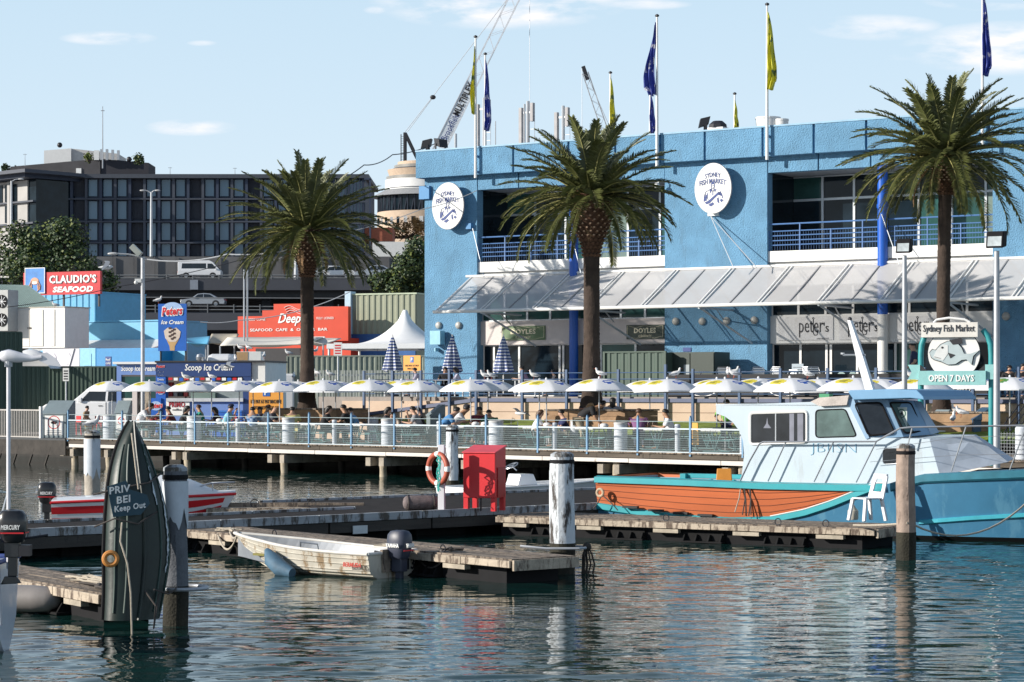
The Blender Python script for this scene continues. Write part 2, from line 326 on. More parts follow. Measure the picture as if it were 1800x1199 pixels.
# ------------------------------------------------------------------ the fish market
B = thing('fish_market_building', 'two-storey blue stuccoed market hall with recessed balconies and flat parapet', 'building', FA.w(0, 0), FA.r)
SL, SR = FA.s(746.5), FA.s(2050); ZR, ZP, ZO, ZF = 14.28, 13.08, 12.42, 9.12
def P_(name, m, f, **k): mb = MB(); f(mb); return mb.build(name, m, B, **k)
piers = [(SL, FA.s(838.5)), (FA.s(1168.5), FA.s(1348.5)), (FA.s(1745), SR)]
for a, b in piers:
    w_ = b - a; cuts = [a, a + w_ * .47, b] if b - a > 4.2 and b < 15 else [a, b]
    for i in range(len(cuts) - 1):
        P_('pier', BLUE, lambda m: m.box(cuts[i] + (.05 if i else 0), cuts[i + 1] - (.05 if i < len(cuts) - 2 else 0), 0, .48, TZ - 2, ZP + .01))
    if len(cuts) == 3: P_('pier_joint', BLUE2, lambda m: m.box(cuts[1] - .05, cuts[1] + .05, .14, .45, TZ - 2, ZP))
P_('corner_block', BLUE2, lambda m: m.box(SL - .22, SL + .35, -.15, .2, ZP - .95, ZP - .35))
opens = [(FA.s(838.5), FA.s(1168.5)), (FA.s(1348.5), FA.s(1745))]
# lintel panels and parapet panels, jointed
js = [SL] + [FA.s(p) for p in (911, 1008, 1090, 1168.5, 1247, 1348.5, 1438, 1530, 1640, 1745)] + [SR]
for a, b in opens:
    q = [a] + [j for j in js if a + .1 < j < b - .1] + [b]
    for i in range(len(q) - 1): P_('lintel_panel', BLUE, lambda m: m.box(q[i] + .035, q[i + 1] - .035, .02, .46, ZO, ZP + .01))
for i in range(len(js) - 1):
    P_('parapet_panel', BLUE, lambda m: m.box(js[i] + (.055 if i else -.2), js[i + 1] - .055, -.42, .5, ZP, ZR))
P_('parapet_back', BLUE2, lambda m: m.box(SL - .1, SR, -.26, .5, ZP + .03, ZR - .03))
P_('parapet_cap', mat('pale_flashing', (.22, .40, .56), .5), lambda m: m.box(SL - .22, SR, -.45, .55, ZR, ZR + .07))
P_('roof', CONC, lambda m: m.box(SL, SR, .5, 26, ZR - 1.1, ZR - .9))
P_('side_wall', BLUE, lambda m: m.box(SL, SL + .4, .48, 26, 1, ZR - .05))
P_('upper_floor', WHITE, lambda m: m.box(SL + .4, SR, .35, 8, ZF - .42, ZF))
P_('rear_core', mat('dark_interior', (.03, .032, .036), .9), lambda m: m.box(SL + .5, SR, 6.2, 6.4, 1, ZR - 1.2))
P_('balcony_ceiling', mat('soffit', (.33, .36, .42), .7), lambda m: m.box(SL + .4, SR, .46, 6.2, ZO + .02, ZO + .12))
def win(a, b, z0, z1, d, g, fr=FRAME, fw=.05, parent=None):
    parent = parent or B
    mb = MB(); mb.box(a, b, d, d + .02, z0, z1); o = mb.build('window', g, parent)
    mb = MB(); mb.box(a, a + fw, d - .05, d + .03, z0, z1); mb.box(b - fw, b, d - .05, d + .03, z0, z1); mb.box(a + fw, b - fw, d - .045, d + .03, z0, z0 + fw); mb.box(a + fw, b - fw, d - .045, d + .03, z1 - fw, z1); mb.build('window_frame', fr, o)
    return o
GD = 2.5
for oi, (a, b) in enumerate(opens):
    a2, b2 = a + .55, b + 1.4
    P_('balcony_side', GLASS, lambda m: m.box(a - .3, a, .48, GD, ZF, ZO))
    npn = 7 if oi == 0 else 8; wd = (b2 - a2 + .9) / npn; a3 = a - .1
    pat = [GLASS, GLASS, GLASSG, GLASSP, GLASS, GLASSG, GLASSP, GLASSP] if oi == 0 else [GLASS, GLASS, GLASS, GLASS, GLASSG, GLASSG, GLASSP, GLASSP]
    for i in range(npn):
        win(a3 + i * wd, a3 + (i + 1) * wd, ZF, ZF + 2.3, GD, pat[i]); win(a3 + i * wd, a3 + (i + 1) * wd, ZF + 2.3, ZO, GD, GLASS if i % 3 else GLASSG)
    # spandrel below the balcony
    P_('spandrel', WHITE, lambda m: m.box(a - .01, b, .1, .35, ZF - .44, ZF + .02))
    P_('lower_spandrel', WHITE, lambda m: m.box(a - .01, b, .26, .5, 7.7, ZF - .45))
    # railing
    def rail(m):
        for i, z in enumerate((ZF + 1.15, ZF + .85, ZF + .66, ZF + .46, ZF + .27)): m.tube([(a + .02, .2, z), (b, .2, z)], .026 if i else .035, 6)
        n = int((b - a) / 1.25)
        for i in range(n + 1): m.box(a + (b - a) * i / n - .02, a + (b - a) * i / n + .02, .17, .24, ZF, ZF + (1.15 if i % 2 else .87))
    P_('balcony_railing', RAILB, rail)
    def mesh_(m):
        n = int((b - a) / .12)
        for i in range(n): m.box(a + .12 * i, a + .12 * i + .007, .225, .232, ZF + .05, ZF + .84)
    P_('railing_mesh', RAILB, mesh_)
    cx = FA.s(1008.5) if oi == 0 else FA.s(1551.5); cr = .2 if oi == 0 else .21
    def colm(m, z0, z1): m.lathe([(cr, z0), (cr, z1)], (cx, .0, 0), 24)
    P_('column', COLB, lambda m: colm(m, TZ if oi == 0 else 6.4, ZO + .05), smooth=True)
    if oi: P_('column_base', WHITE, lambda m: colm(m, TZ, 6.4), smooth=True)
    P_('column_collar', COLB, lambda m: m.lathe([(cr + .03, ZF + 1.6), (cr + .03, ZF + 1.75)], (cx, 0, 0), 20))
    # shop level
    ft, fb = (6.45, 5.38) if oi == 0 else (6.42, 5.28)
    P_('fascia', CREAM if oi == 0 else WHITE, lambda m: m.box(a - .01, b, .3, .5, fb, ft))
    P_('fascia_return', CREAM if oi == 0 else WHITE, lambda m: m.box(a - .2, a, .48, 1.5, fb, ft))
    npn = 8; wd = (b - a) / npn
    for i in range(npn): win(a + i * wd, a + (i + 1) * wd, ft, 7.7, .46, GLASSG if (oi == 0 and i not in (5,)) else GLASS, WHITE if oi else FRAME)
    cuts = ([0, .06, .2, .42, .44, .64, .82, 1] if oi == 0 else [0, .13, .25, .27, .39, .56, .68, .83, 1])
    gl = [GLASS, GLASS, GLASS, GLASS, GLASS, GLASSG, GLASS, GLASS]
    for i in range(len(cuts) - 1): win(a + (b - a) * cuts[i], a + (b - a) * cuts[i + 1], TZ, fb, .55, gl[i], WHITE)
    P_('shop_interior', mat('shop_floor', (.12, .11, .1), .8), lambda m: m.box(a - .3, b + 2, .6, 6, TZ, TZ + .02))
# frosted wave strip and small names on the lower shop glass
def wave_strip(m):
    a, b = opens[1]; a += (b - a) * .25; pts = [(a, TZ + .15)]; n = 46
    for i in range(n + 1): pts.append((a + (b - .1 - a) * i / n, TZ + .95 + .12 * math.sin(i * 1.9) + .05 * (i % 2)))
    m.prism(pts + [(b - .1, TZ + .15)], .52, .53)
P_('frosted_strip', mat('frosted_film', (.25, .36, .36), .5), wave_strip)
for px in (1447, 1481, 1531): txt(B, INK, "peter's", FA.s(px - 10, .5), FA.s(px + 10, .5), TZ + .4, TZ + .82, .505, bold=0, name='window_name')
for (px, py) in ((772, 572), (807, 572), (1188.5, 565), (1235, 565), (1278, 564), (1326.5, 563)):
    mb = MB(); mb.lathe([(.16, 0), (.17, .05), (.15, .1), (.08, .14)], (0, 0, 0), 14); o = mb.build('wall_light', mat('lamp_dome', (.42, .42, .4), .4), B, smooth=True); o.location = (FA.s(px), -.001, FA.z(px, py)); o.rotation_euler = (R(90), 0, 0)
mb = MB(); mb.lathe([(.16, 0), (.17, .05), (.15, .1), (.08, .14)], (0, 0, 0), 14); o = mb.build('wall_light', MATS['lamp_dome'], B, smooth=True); o.location = (FA.s(1769), -.001, FA.z(1769, 556)); o.rotation_euler = (R(90), 0, 0)
mb = MB(); mb.box(FA.s(760, -.3), FA.s(778, -.3), -.5, -.12, FA.z(770, 606), FA.z(770, 582)); mb.box(FA.s(770), FA.s(770) + .06, -.3, 0, FA.z(770, 618), FA.z(770, 612)); mb.build('meter_box', mat('pale_blue_box', (.25, .52, .66), .5), B)
mb = MB(); mb.box(FA.s(823), FA.s(832), -.2, 0, FA.z(828, 403), FA.z(828, 393)); mb.build('wall_bracket', BLUE2, B)
mb = MB(); a = FA.s(1246); mb.box(a, a + .5, -.12, 0, FA.z(1250, 380), FA.z(1250, 375)); mb.build('cable_bracket', WHITE, B)
def cam_(px, py):
    mb = MB(); z = FA.z(px, py); s = FA.s(px); mb.tube([(s + .3, 0, z + .1), (s + .1, -.35, z + .15), (s, -.4, z)], .03, 6); mb.ball((s, -.42, z - .05), .12); mb.build('security_camera', WHITE, B, smooth=True)
cam_(1163, 325)
# restroom sign and notices
mb = MB(); mb.box(FA.s(1201), FA.s(1215), -.03, 0, FA.z(1208, 618), FA.z(1208, 611)); mb.build('restroom_plate', NAVY, B)

# ------------------------------------------------------------------ awning
AW = thing('awning', 'long pale fabric awning on steel ribs across the blue building', 'awning', FA.w(0, 0), FA.r)
zi, zo, dO = 8.46, 6.80, -3.0; ai, ao, aR = FA.s(829), FA.s(765, dO), FA.s(2040)
rows = []
for i in range(9):
    k = i / 8; rows.append([(ai + (ao - ai) * k + (aR - ai - (ao - ai) * k) * j / 120, dO * k, zi + (zo - zi) * k - .04 * math.sin(PI * k) * (1 - .4 * abs(math.sin(j * PI / 6)))) for j in range(121)])
mb = MB(); mb.grid(rows); o = mb.build('awning_fabric', FABRIC, AW, smooth=True, fixn=False)
mb = MB(); mb.tube([(ai - .3, 0, zi + .05), (aR, 0, zi + .05)], .06, 8); mb.build('top_rail', WHITE, AW, smooth=True)
mb = MB(); mb.tube([(ao - .1, dO, zo), (aR, dO, zo)], .075, 8); mb.build('gutter_rail', WHITE, AW, smooth=True)
mb = MB(); mb.tube([(ai, 0, zi), (ao, dO, zo)], .05, 8); mb.build('end_rail', WHITE, AW, smooth=True)
_b = FABRIC.node_tree.nodes['Principled BSDF']; _b.inputs['Alpha'].default_value = .70
step = FA.s(912) - FA.s(868); x = FA.s(868); i = 0
ends = []
while x < aR - 1:
    mb = MB(); dx = (ao - ai) * 0
    if i % 2: 
        for q in (-.09, .09): mb.bar((x + q, 0, zi + .03), (x + q, dO, zo + .02), .05)
        mb.build('rib', WHITE, AW)
    else:
        mb.bar((x, 0, zi - .01), (x, dO, zo - .01), .05, .06); mb.build('batten', mat('grey_batten', (.25, .25, .26), .5), AW)
    if i % 4 == 1:
        mb = MB(); mb.tube([(x, dO, zo - .05), (x + .9, 0, zo - 1.5)], .045, 6); mb.tube([(x, dO, zo - .08), (x, .2, zo - .1)], .05, 6); mb.tube([(x - .45, 0, zo - .5), (x, dO * .5, zo - .08)], .03, 6); mb.build('strut', FRAME, AW, smooth=True)
    x += step; i += 1
for (x0, y0, x1, y1) in ((832, 402, 851, 487), (1003, 398, 1021, 480), (1250, 380, 1330, 470), (1250, 380, 1290, 472), (1549, 373, 1581, 465)):
    mb = MB(); mb.tube([(FA.s(x0, -.1), -.15, FA.z(x0, y0)), (FA.s(x1, -1), -1.0, FA.z(x1, y1, -1))], .02, 5); mb.build('tie_rod', FRAME, AW)

# ------------------------------------------------------------------ signs on the building
def oval(px, py, label):
    k = FPX / FA.t(px, -.5); zc = FA.z(px, py, -.5); sc = FA.s(px, -.5)
    t = thing('oval_sign', label, 'sign', FA.w(sc, -.5, zc), FA.r, None)
    rx, rz = .87, 1.06
    ring = lambda a, b, n=48: [(a * math.cos(2 * PI * i / n), b * math.sin(2 * PI * i / n)) for i in range(n)]
    mb = MB(); mb.prism(ring(rx, rz), 0, .09); mb.build('board', WHITE, t)
    mb = MB(); mb.prism(ring(rx + .015, rz + .015), .01, .08); mb.build('board_edge', mat('grey_edge', (.3, .3, .33), .5), t)
    for q, wq in ((.93, .012), (.80, .008)):
        n = 60; a, b = ring(rx * q, rz * q, n), ring(rx * q - wq, rz * q - wq, n); mb = MB(); mb.add([(x, -.004, z) for x, z in a] + [(x, -.004, z) for x, z in b], [(i, (i + 1) % n, (i + 1) % n + n, i + n) for i in range(n)]); mb.build('ring', NAVY, t)
    txt(t, NAVY, 'SYDNEY', -.37, .37, .48, .68, -.006, bold=.01, bend=.07)
    txt(t, NAVY, 'FISH MARKET', -.63, .63, .20, .42, -.006, bold=.01, bend=.10)
    # fishmonger holding a fish, printed in navy outline
    mb = MB(); Y0, Y1 = -.012, -.002
    for sh_ in ([(-.38, -.5), (-.30, -.24), (-.24, -.30), (-.27, -.5)], [(.20, -.16), (.33, -.2), (.40, -.36), (.30, -.30)], [(-.14, -.08), (-.03, -.05), (-.10, -.22)], [(.14, -.07), (.04, -.05), (.09, -.18)]): mb.prism(sh_, Y0, Y1)
    mb.prism([(.0 + .075 * math.cos(a), .14 + .105 * math.sin(a)) for a in [i * PI / 8 + PI * 0.0 for i in range(9)]], Y0, Y1)      # cap of hair
    for ln in ([(-.075, .14), (-.07, .03), (-.03, -.03), (.03, -.03), (.07, .03), (.075, .14)], [(-.05, -.02), (-.16, -.08), (-.3, -.14), (-.36, -.3), (-.38, -.52), (-.3, -.56)],
               [(.05, -.02), (.17, -.08), (.3, -.13), (.38, -.26), (.42, -.42)], [(-.06, -.05), (0, -.16), (.06, -.05)], [(-.22, -.2), (-.24, -.34), (-.2, -.46)], [(.0, -.16), (.0, -.3)], [(-.03, .09), (.04, .09)], [(-.02, .03), (.03, .03)]):
        for i in range(len(ln) - 1): mb.bar((ln[i][0], -.006, ln[i][1]), (ln[i + 1][0], -.006, ln[i + 1][1]), .032, .01)
    mb.prism([(-.34, -.56), (-.2, -.5), (.02, -.34), (.2, -.2), (.34, -.17), (.3, -.25), (.36, -.33), (.22, -.29), (.06, -.42), (-.14, -.6), (-.28, -.63)], Y0, Y1)   # fish
    mb.prism([(-.2, -.66), (0, -.56), (.06, -.64), (-.08, -.73)], Y0, Y1); mb.prism([(.3, -.5), (.36, -.44), (.45, -.5), (.36, -.58)], Y0, Y1); mb.prism([(.18, -.42), (.24, -.38), (.28, -.62), (.2, -.58)], Y0, Y1)
    mb.v = [(x * 1.12, y, z * 1.08 + .02) for x, y, z in mb.v]; mb.build('emblem', NAVY, t)
oval(787, 362, 'white oval market sign with a man holding a fish on the left corner pier')
oval(1253, 331, 'white oval market sign with a man holding a fish between the two balconies')
def flat_sign(name, label, x0, x1, y0, y1, m, d=.24, th=.05, fr=FA, cat='sign'):
    a, b = fr.s(x0, d), fr.s(x1, d); xm = (x0 + x1) / 2; z0, z1 = fr.z(xm, y1, d), fr.z(xm, y0, d); c = (a + b) / 2
    t = thing(name, label, cat, fr.w(c, d, z0), fr.r); mb = MB(); mb.box(a - c, b - c, -th, 0, 0, z1 - z0); mb.build('board', m, t, bevel=.006); return t, (b - a) / 2, z1 - z0
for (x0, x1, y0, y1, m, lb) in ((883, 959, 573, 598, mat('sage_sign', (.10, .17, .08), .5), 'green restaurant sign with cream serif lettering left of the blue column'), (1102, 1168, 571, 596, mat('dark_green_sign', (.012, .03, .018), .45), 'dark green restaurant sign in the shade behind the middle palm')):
    t, hw, hh = flat_sign('restaurant_sign', lb, x0, x1, y0, y1, m, d=.29)
    ci = mat('cream_ink', (.75, .68, .5), .5); txt(t, ci, 'DOYLES', -hw * .58, hw * .58, hh * .42, hh * .78, -.055, bold=.035); txt(t, ci, 'at the fishmarket', -hw * .35, hw * .35, hh * .16, hh * .34, -.055, shear=.3)
    mb = MB(); n = 30
    for sg in (0, 1):
        for i in range(n):
            f = lambda q: (-hw * .95 + hw * 1.9 * q, hh * (.5 + (.38 if sg else -.38) + .06 * math.cos(q * 4 * PI)))
            a, b = f(i / n), f((i + 1) / n); mb.bar((a[0], -.055, a[1]), (b[0], -.055, b[1]), .015, .01)
    for sg in (-1, 1): mb.bar((sg * hw * .95, -.055, hh * .18), (sg * hw * .95, -.055, hh * .94), .015, .01)
    mb.build('border_line', ci, t)
for i, (x0, x1) in enumerate(((1368, 1465), (1475, 1545), (1578, 1660))):
    lb = ('white shop sign with a fish-hook letter nearest the pier, at the left end', 'white shop sign with a fish-hook letter left of the white column', 'white shop sign with a fish-hook letter right of the white column')[i]
    t, hw, hh = flat_sign('shop_sign', lb, x0, x1, 557 - i, 598 - i, mat('sign_white', (.66, .66, .67), .5), d=.29, th=.03)
    lx = (1405, 1491, 1588)[i]; a = FA.s(lx, .25) - FA.s((x0 + x1) / 2, .29); wt = FA.s(lx + 52, .25) - FA.s(lx, .25)
    txt(t, INK, 'peter', a, a + wt * .82, hh * .12, hh * .82, -.04, bold=-.006, name='shop_name'); txt(t, INK, "'s", a + wt * .83, a + wt, hh * .34, hh * .74, -.04, name='shop_name_end')
    mb = MB(); hk = a + wt * .48; mb.torus((hk, -.04, hh * .93), .035, .012, n=12, k=5); mb.tube([(hk, -.04, hh * .9), (hk, -.04, hh * .3), (hk + .06, -.04, hh * .2), (hk + .17, -.04, hh * .22), (hk + .2, -.04, hh * .36)], .016, 5); mb.build('hook_mark', INK, t)
    txt(t, mat('grey_ink', (.35, .35, .36), .6), 'FISH MARKET', a + wt * .6, a + wt, hh * .03, hh * .09, -.04, name='small_print')

# ------------------------------------------------------------------ flags and roof gear
def flag(px, ytop, yflag, ybot, fx, col, label, d=-.6, base=None, side=1, w_=14):
    k = FPX / FA.t(px, d); zb = (FA.z(px, base, d) if base else 12.9); zt = FA.z(px, ytop, d)
    t = thing('flagpole', label, 'flagpole', FA.w(FA.s(px, d), d, zb), FA.r)
    h_ = zt - zb; mb = MB(); mb.tube([(0, 0, 0), (0, 0, h_ - .05)], [.07, .04], 10); mb.build('pole', WHITE if d > -.3 or base else WHITE, t, smooth=True)
    mb = MB(); mb.lathe([(.03, h_ - .05), (.09, h_ - .02), (.09, h_ + .04), (.02, h_ + .08)], n=10); mb.build('pole_cap', DARK, t)
    z1, z0 = FA.z(px, yflag, d) - zb, FA.z(px, ybot, d) - zb; rows = []; n = 22; rng = random.Random(px)
    for i in range(n + 1):
        q = i / n; z = z1 + (z0 - z1) * q; ww = w_ / k * (.12 + .88 * min(1, q * 1.5)) * (1 if q < .82 else 1 - (q - .82) * 2.6); row = []
        for j in range(13):
            a = j / 12; row.append((side * (.05 + ww * a) + .02 * math.sin(q * 9), -.13 * math.sin(a * 13 + q * 3.2 + px) * (.35 + q) * .9 - .03, z - .22 * a * (1 if q < .9 else .3) + .05 * math.sin(a * 11 + px)))
        rows.append(row)
    mb = MB(); mb.grid(rows); o = mb.build('flag', col, t, smooth=True, fixn=False); so = o.modifiers.new('s', 'SOLIDIFY'); so.thickness = .008
    if base is None:
        mb = MB()
        for z in (.25, .95): mb.box(-.05, .05, .04, .2, z, z + .08)
        mb.build('wall_bracket', BLUE2, t)
def flagmat(name, c1, c2):
    m = mat(name, c1, .7, var=.1); t = m.node_tree; b = t.nodes['Principled BSDF']; l = t.links.new; src = b.inputs['Base Color'].links[0].from_socket
    n = t.nodes.new('ShaderNodeTexNoise'); n.inputs['Scale'].default_value = 3.5; n.inputs['Detail'].default_value = 1; l(t.nodes['Texture Coordinate'].outputs['Object'], n.inputs['Vector'])
    r = t.nodes.new('ShaderNodeValToRGB'); r.color_ramp.elements[0].position = .6; r.color_ramp.elements[1].position = .63; l(n.outputs[0], r.inputs[0]); mx = t.nodes.new('ShaderNodeMixRGB'); l(r.outputs[0], mx.inputs[0]); l(src, mx.inputs[1]); mx.inputs[2].default_value = c2 + (1,); l(mx.outputs[0], b.inputs['Base Color'])
    b.inputs['Transmission Weight'].default_value = 0
    return m
YEL = flagmat('yellow_flag', (.50, .48, .035), (.10, .14, .04)); BLF = flagmat('blue_flag', (.03, .05, .26), (.42, .42, .5))
flag(836, 65, 82, 197, 0, YEL, 'tall white flagpole with a limp yellow flag by the radio masts', side=-.45, w_=17)
flag(1155, 28, 38, 166, 0, BLF, 'tall white flagpole with a limp blue flag beside the middle palm', side=-1, w_=22)
flag(1348.5, 8, 20, 156, 0, YEL, 'tall white flagpole with a limp yellow flag above the second balcony', side=1, w_=17)
flag(1727, -22, -10, 132, 0, BLF, 'tall white flagpole with a blue flag above the right-hand palm', side=1, w_=17)
flag(853, 95, 105, 228, 0, BLF, 'flagpole with a limp blue flag on the far side of the roof', d=6, base=262, side=.8, w_=14)
flag(1073, 128, 136, 230, 0, YEL, 'flagpole with a limp yellow flag behind the crown of the middle palm', d=10, base=262, side=.8, w_=12)
flag(1143, 160, 165, 232, 0, BLF, 'short blue flag on a pole behind the tall blue-flag pole', d=10, base=250, side=.9, w_=12)
flag(1291.5, 165, 176, 224, 0, YEL, 'short yellow flag on the far roof edge beside a white roof vent', d=14, base=245, side=.7, w_=8)
def flood(px, py, label, d=-.15, fr=FA, g='floodlights on the parapet', yaw=.5, base=None):
    t = thing('floodlight', label, 'floodlight', fr.w(fr.s(px, d), d, base if base is not None else fr.z(px, py, d)), fr.r + yaw, g)
    mb = MB(); mb.prismx([(-.3, .15), (.12, .28), (.2, .62), (-.22, .52)], -.24, .24); mb.build('housing', DARK, t, bevel=.01)
    mb = MB(); mb.box(-.28, -.25, -.06, .06, .05, .35); mb.box(.25, .28, -.06, .06, .05, .35); mb.box(-.28, .28, -.06, .06, 0, .05); mb.build('bracket', DARK, t)
    mb = MB(); mb.add([(-.2, -.29, .19), (.2, -.29, .19), (.2, -.225, .48), (-.2, -.225, .48)], [(0, 1, 2, 3)]); mb.build('lens', mat('lamp_glass', (.25, .28, .3), .1, var=.2), t)
flood(752, 268, 'black floodlight at the left end of the parapet', yaw=-1.1); flood(774, 266, 'smaller floodlight behind the one at the left end of the parapet', d=1.5, yaw=1.2); flood(1240, 231, 'black floodlight on the parapet above the second oval sign', yaw=-1)
def mast(px, ytop, w_, label, d=8, ant=True):
    zb = ZR - 1; zt = FA.z(px, ytop, d); t = thing('antenna_mast', label, 'antenna', FA.w(FA.s(px, d), d, zb), FA.r, 'antenna masts on the market roof'); h_ = zt - zb
    mb = MB(); mb.tube([(0, 0, 0), (0, 0, h_)], w_ / 2, 8); mb.build('pole', GALV, t, smooth=True)
    if ant:
        mb = MB(); mb.box(w_, w_ + .16, -.1, .1, h_ - 1.0, h_ - .1); mb.box(-w_ - .3, -w_ - .14, -.1, .1, h_ - 3, h_ - .3); mb.build('panel_antenna', mat('panel_grey', (.36, .35, .36), .6), t)
        mb = MB(); mb.box(-w_ - .2, w_ + .1, -.03, .03, h_ - .6, h_ - .5); mb.box(-w_ - .2, 0, -.03, .03, h_ - 2.6, h_ - 2.5)
        for i in range(int(h_ / .4)): mb.box(w_ / 2, w_ / 2 + .3, .0, .03, i * .4, i * .4 + .025)
        mb.tube([(w_ / 2 + .3, 0, 0), (w_ / 2 + .3, 0, h_ - .7)], .015, 5); mb.build('ladder', GALV, t)
mast(851, 172, .17, 'grey mast with panel antennas behind the leftmost flags'); mast(928, 178, .18, 'tall grey mast with a ladder standing alone on the roof'); mast(990, 186, .16, 'grey antenna mast nearest the middle palm'); mast(801, 235, .14, 'short dark pipe on the roof left of the flags', ant=False); mast(871, 213, .05, 'thin mast with crossbars right of the blue flag', d=5, ant=False); mast(922, 183, .1, 'thin pipe just left of the laddered mast', d=7, ant=False)
def vent(px, ybase, r, h_, label, prof=None, m=WHITE, d=3):
    t = thing('roof_vent', label, 'vent', FA.w(FA.s(px, d), d, ZR - .9), FA.r); zt = FA.z(px, ybase, d) - (ZR - .9)
    mb = MB(); mb.lathe([(r * .55, 0), (r * .55, zt - h_), (r, zt - h_), (r * 1.08, zt), (r * .9, zt + .02)], n=20); mb.build('bowl', m, t, smooth=30)
    mb = MB(); mb.lathe([(r * 1.12, zt - .06), (r * 1.12, zt + .01)], n=20); mb.build('rim', m, t)
vent(1350, 207, .5, .55, 'large white bowl-shaped roof vent'); vent(1374, 210, .28, .35, 'small white roof vent beside the large bowl-shaped one')
t = thing('roof_ventilator', 'white roof unit with a dark hooded top beside the floodlight', 'vent', FA.w(FA.s(1262, 3), 3, ZR - .9), FA.r); zt = FA.z(1262, 215, 3) - (ZR - .9)
mb = MB(); mb.box(-.42, .42, -.35, .35, 0, zt - .25); mb.build('housing', WHITE, t); mb = MB(); mb.lathe([(.42, zt - .25), (.4, zt - .1), (.22, zt + .05), (.05, zt + .06)], n=8); mb.build('hood', DARK, t)
# ------------------------------------------------------------------ boardwalk
DKW = 7.0; DZ = 1.2
DL, DRt = DK.s(120), DK.s(1960)
BW = thing('boardwalk', 'timber boardwalk on piles carrying the picnic tables', 'boardwalk', DK.w(0, 0), DK.r)
mb = MB(); n = int((DRt - DL) / .15)
for i in range(n): mb.box(DL + i * .15, DL + i * .15 + .14, -.12 + .03 * random.random(), DKW, DZ - .05, DZ)
mb.build('deck_boards', TIMB, BW)
mb = MB(); x = DL
while x < DRt:
    x2 = min(DRt, x + 4.1); mb.box(x, x2 - .02, -.05, .07, DZ - .22, DZ - .055); x = x2
mb.build('edge_beam', TIMBD if False else mat('grimy_edge', (.085, .07, .055), .85, var=.5, sc=2, bump=.6, dirt=.3, dirtcol=(.02, .018, .015), streak='x'), BW)
x = DL + .2
while x < DRt:
    x2 = min(DRt, x + 4.0); mb = MB(); mb.box(x, x2 - .03, -.11, -.055, DZ - .39 + .02 * random.random(), DZ - .24); mb.build('waling_plank', mat('bleached_plank', (.62, .58, .54), .8, var=.15, sc=2, dirt=.2, dirtcol=(.15, .12, .1), streak='x'), BW); x = x2
for px in (132, 192, 330, 500, 674, 843, 1085, 1306, 1560, 1780):
    s_ = DK.s(px, .25)
    for q in (-.45, .28): mb = MB(); mb.box(s_ + q - .13, s_ + q + .13, -.14, 6.5, DZ - .78, DZ - .46); mb.build('cross_beam', mat('cap_timber', (.32, .28, .23), .85, var=.3, bump=.5, dirt=.3, dirtcol=(.05, .04, .03)), BW)
    for dd in (.25, 3.4, 6.4):
        mb = MB(); pts = [(s_ + .02 * math.sin(i), dd, -1 + (DZ - .3 + 1) * i / 6) for i in range(7)]; mb.tube(pts, [.15 + .012 * math.sin(i * 2.3 + px) for i in range(7)], 12)
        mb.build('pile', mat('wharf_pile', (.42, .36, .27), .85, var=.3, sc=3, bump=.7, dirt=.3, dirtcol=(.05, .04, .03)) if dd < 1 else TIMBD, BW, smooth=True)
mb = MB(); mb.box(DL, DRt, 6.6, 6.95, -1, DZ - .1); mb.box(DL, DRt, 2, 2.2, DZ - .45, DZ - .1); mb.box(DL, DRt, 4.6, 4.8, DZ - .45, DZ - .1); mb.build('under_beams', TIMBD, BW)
# fence of blue posts with wire-mesh panels
FP = [120 + 2, 217, 285, 345, 403.5, 474, 545.5, 620, 695.5, 775.5, 856.7, 947.8, 1034.4, 1123.4, 1215.8, 1308]
FN = thing('boardwalk_fence', 'blue post fence with wire mesh panels along the water edge of the boardwalk', 'fence', DK.w(0, 0), DK.r)
postm = mat('fence_blue', (.13, .27, .43), .45, var=.1); railm = mat('fence_pale', (.50, .58, .63), .45, var=.05)
wirem = mat('fence_wire', (.34, .42, .44), .5)
mesh_m = bpy.data.materials.new('fence_mesh'); mesh_m.use_nodes = True
_t = mesh_m.node_tree; _b = _t.nodes['Principled BSDF']; _b.inputs['Base Color'].default_value = (.30, .38, .40, 1); _b.inputs['Roughness'].default_value = .5; _b.inputs['Alpha'].default_value = .13
fs = [DK.s(p) for p in FP]
for i, s_ in enumerate(fs):
    mb = MB(); mb.box(s_ - .035, s_ + .035, -.1, -.03, DZ - .12, DZ + 1.16); mb.prism([(s_ - .035, DZ + 1.16), (s_ + .035, DZ + 1.16), (s_ + .0, DZ + 1.26)], -.1, -.03); mb.build('post', postm, FN)
    if i == len(fs) - 1: break
    a, b = s_ + .04, fs[i + 1] - .04
    if b - a < .3: continue
    mb = MB(); mb.box(a, b, -.09, -.04, DZ + .78, DZ + .83); mb.box(a, b, -.09, -.04, DZ - .03, DZ + .03); mb.build('rail', railm, FN)
    mb = MB(); mb.tube([(a - .05, -.06, DZ + 1.05), (b + .05, -.06, DZ + 1.05)], .012, 5)
    for k in range(1, 10): mb.box(a, b, -.065, -.06, DZ + .03 + k * .075, DZ + .03 + k * .075 + .005)
    mb.build('wires', wirem, FN)
    mb = MB(); mb.add([(a, -.055, DZ + .03), (b, -.055, DZ + .03), (b, -.055, DZ + .78), (a, -.055, DZ + .78)], [(0, 1, 2, 3)]); mb.build('mesh_panel', mesh_m, FN, fixn=False)

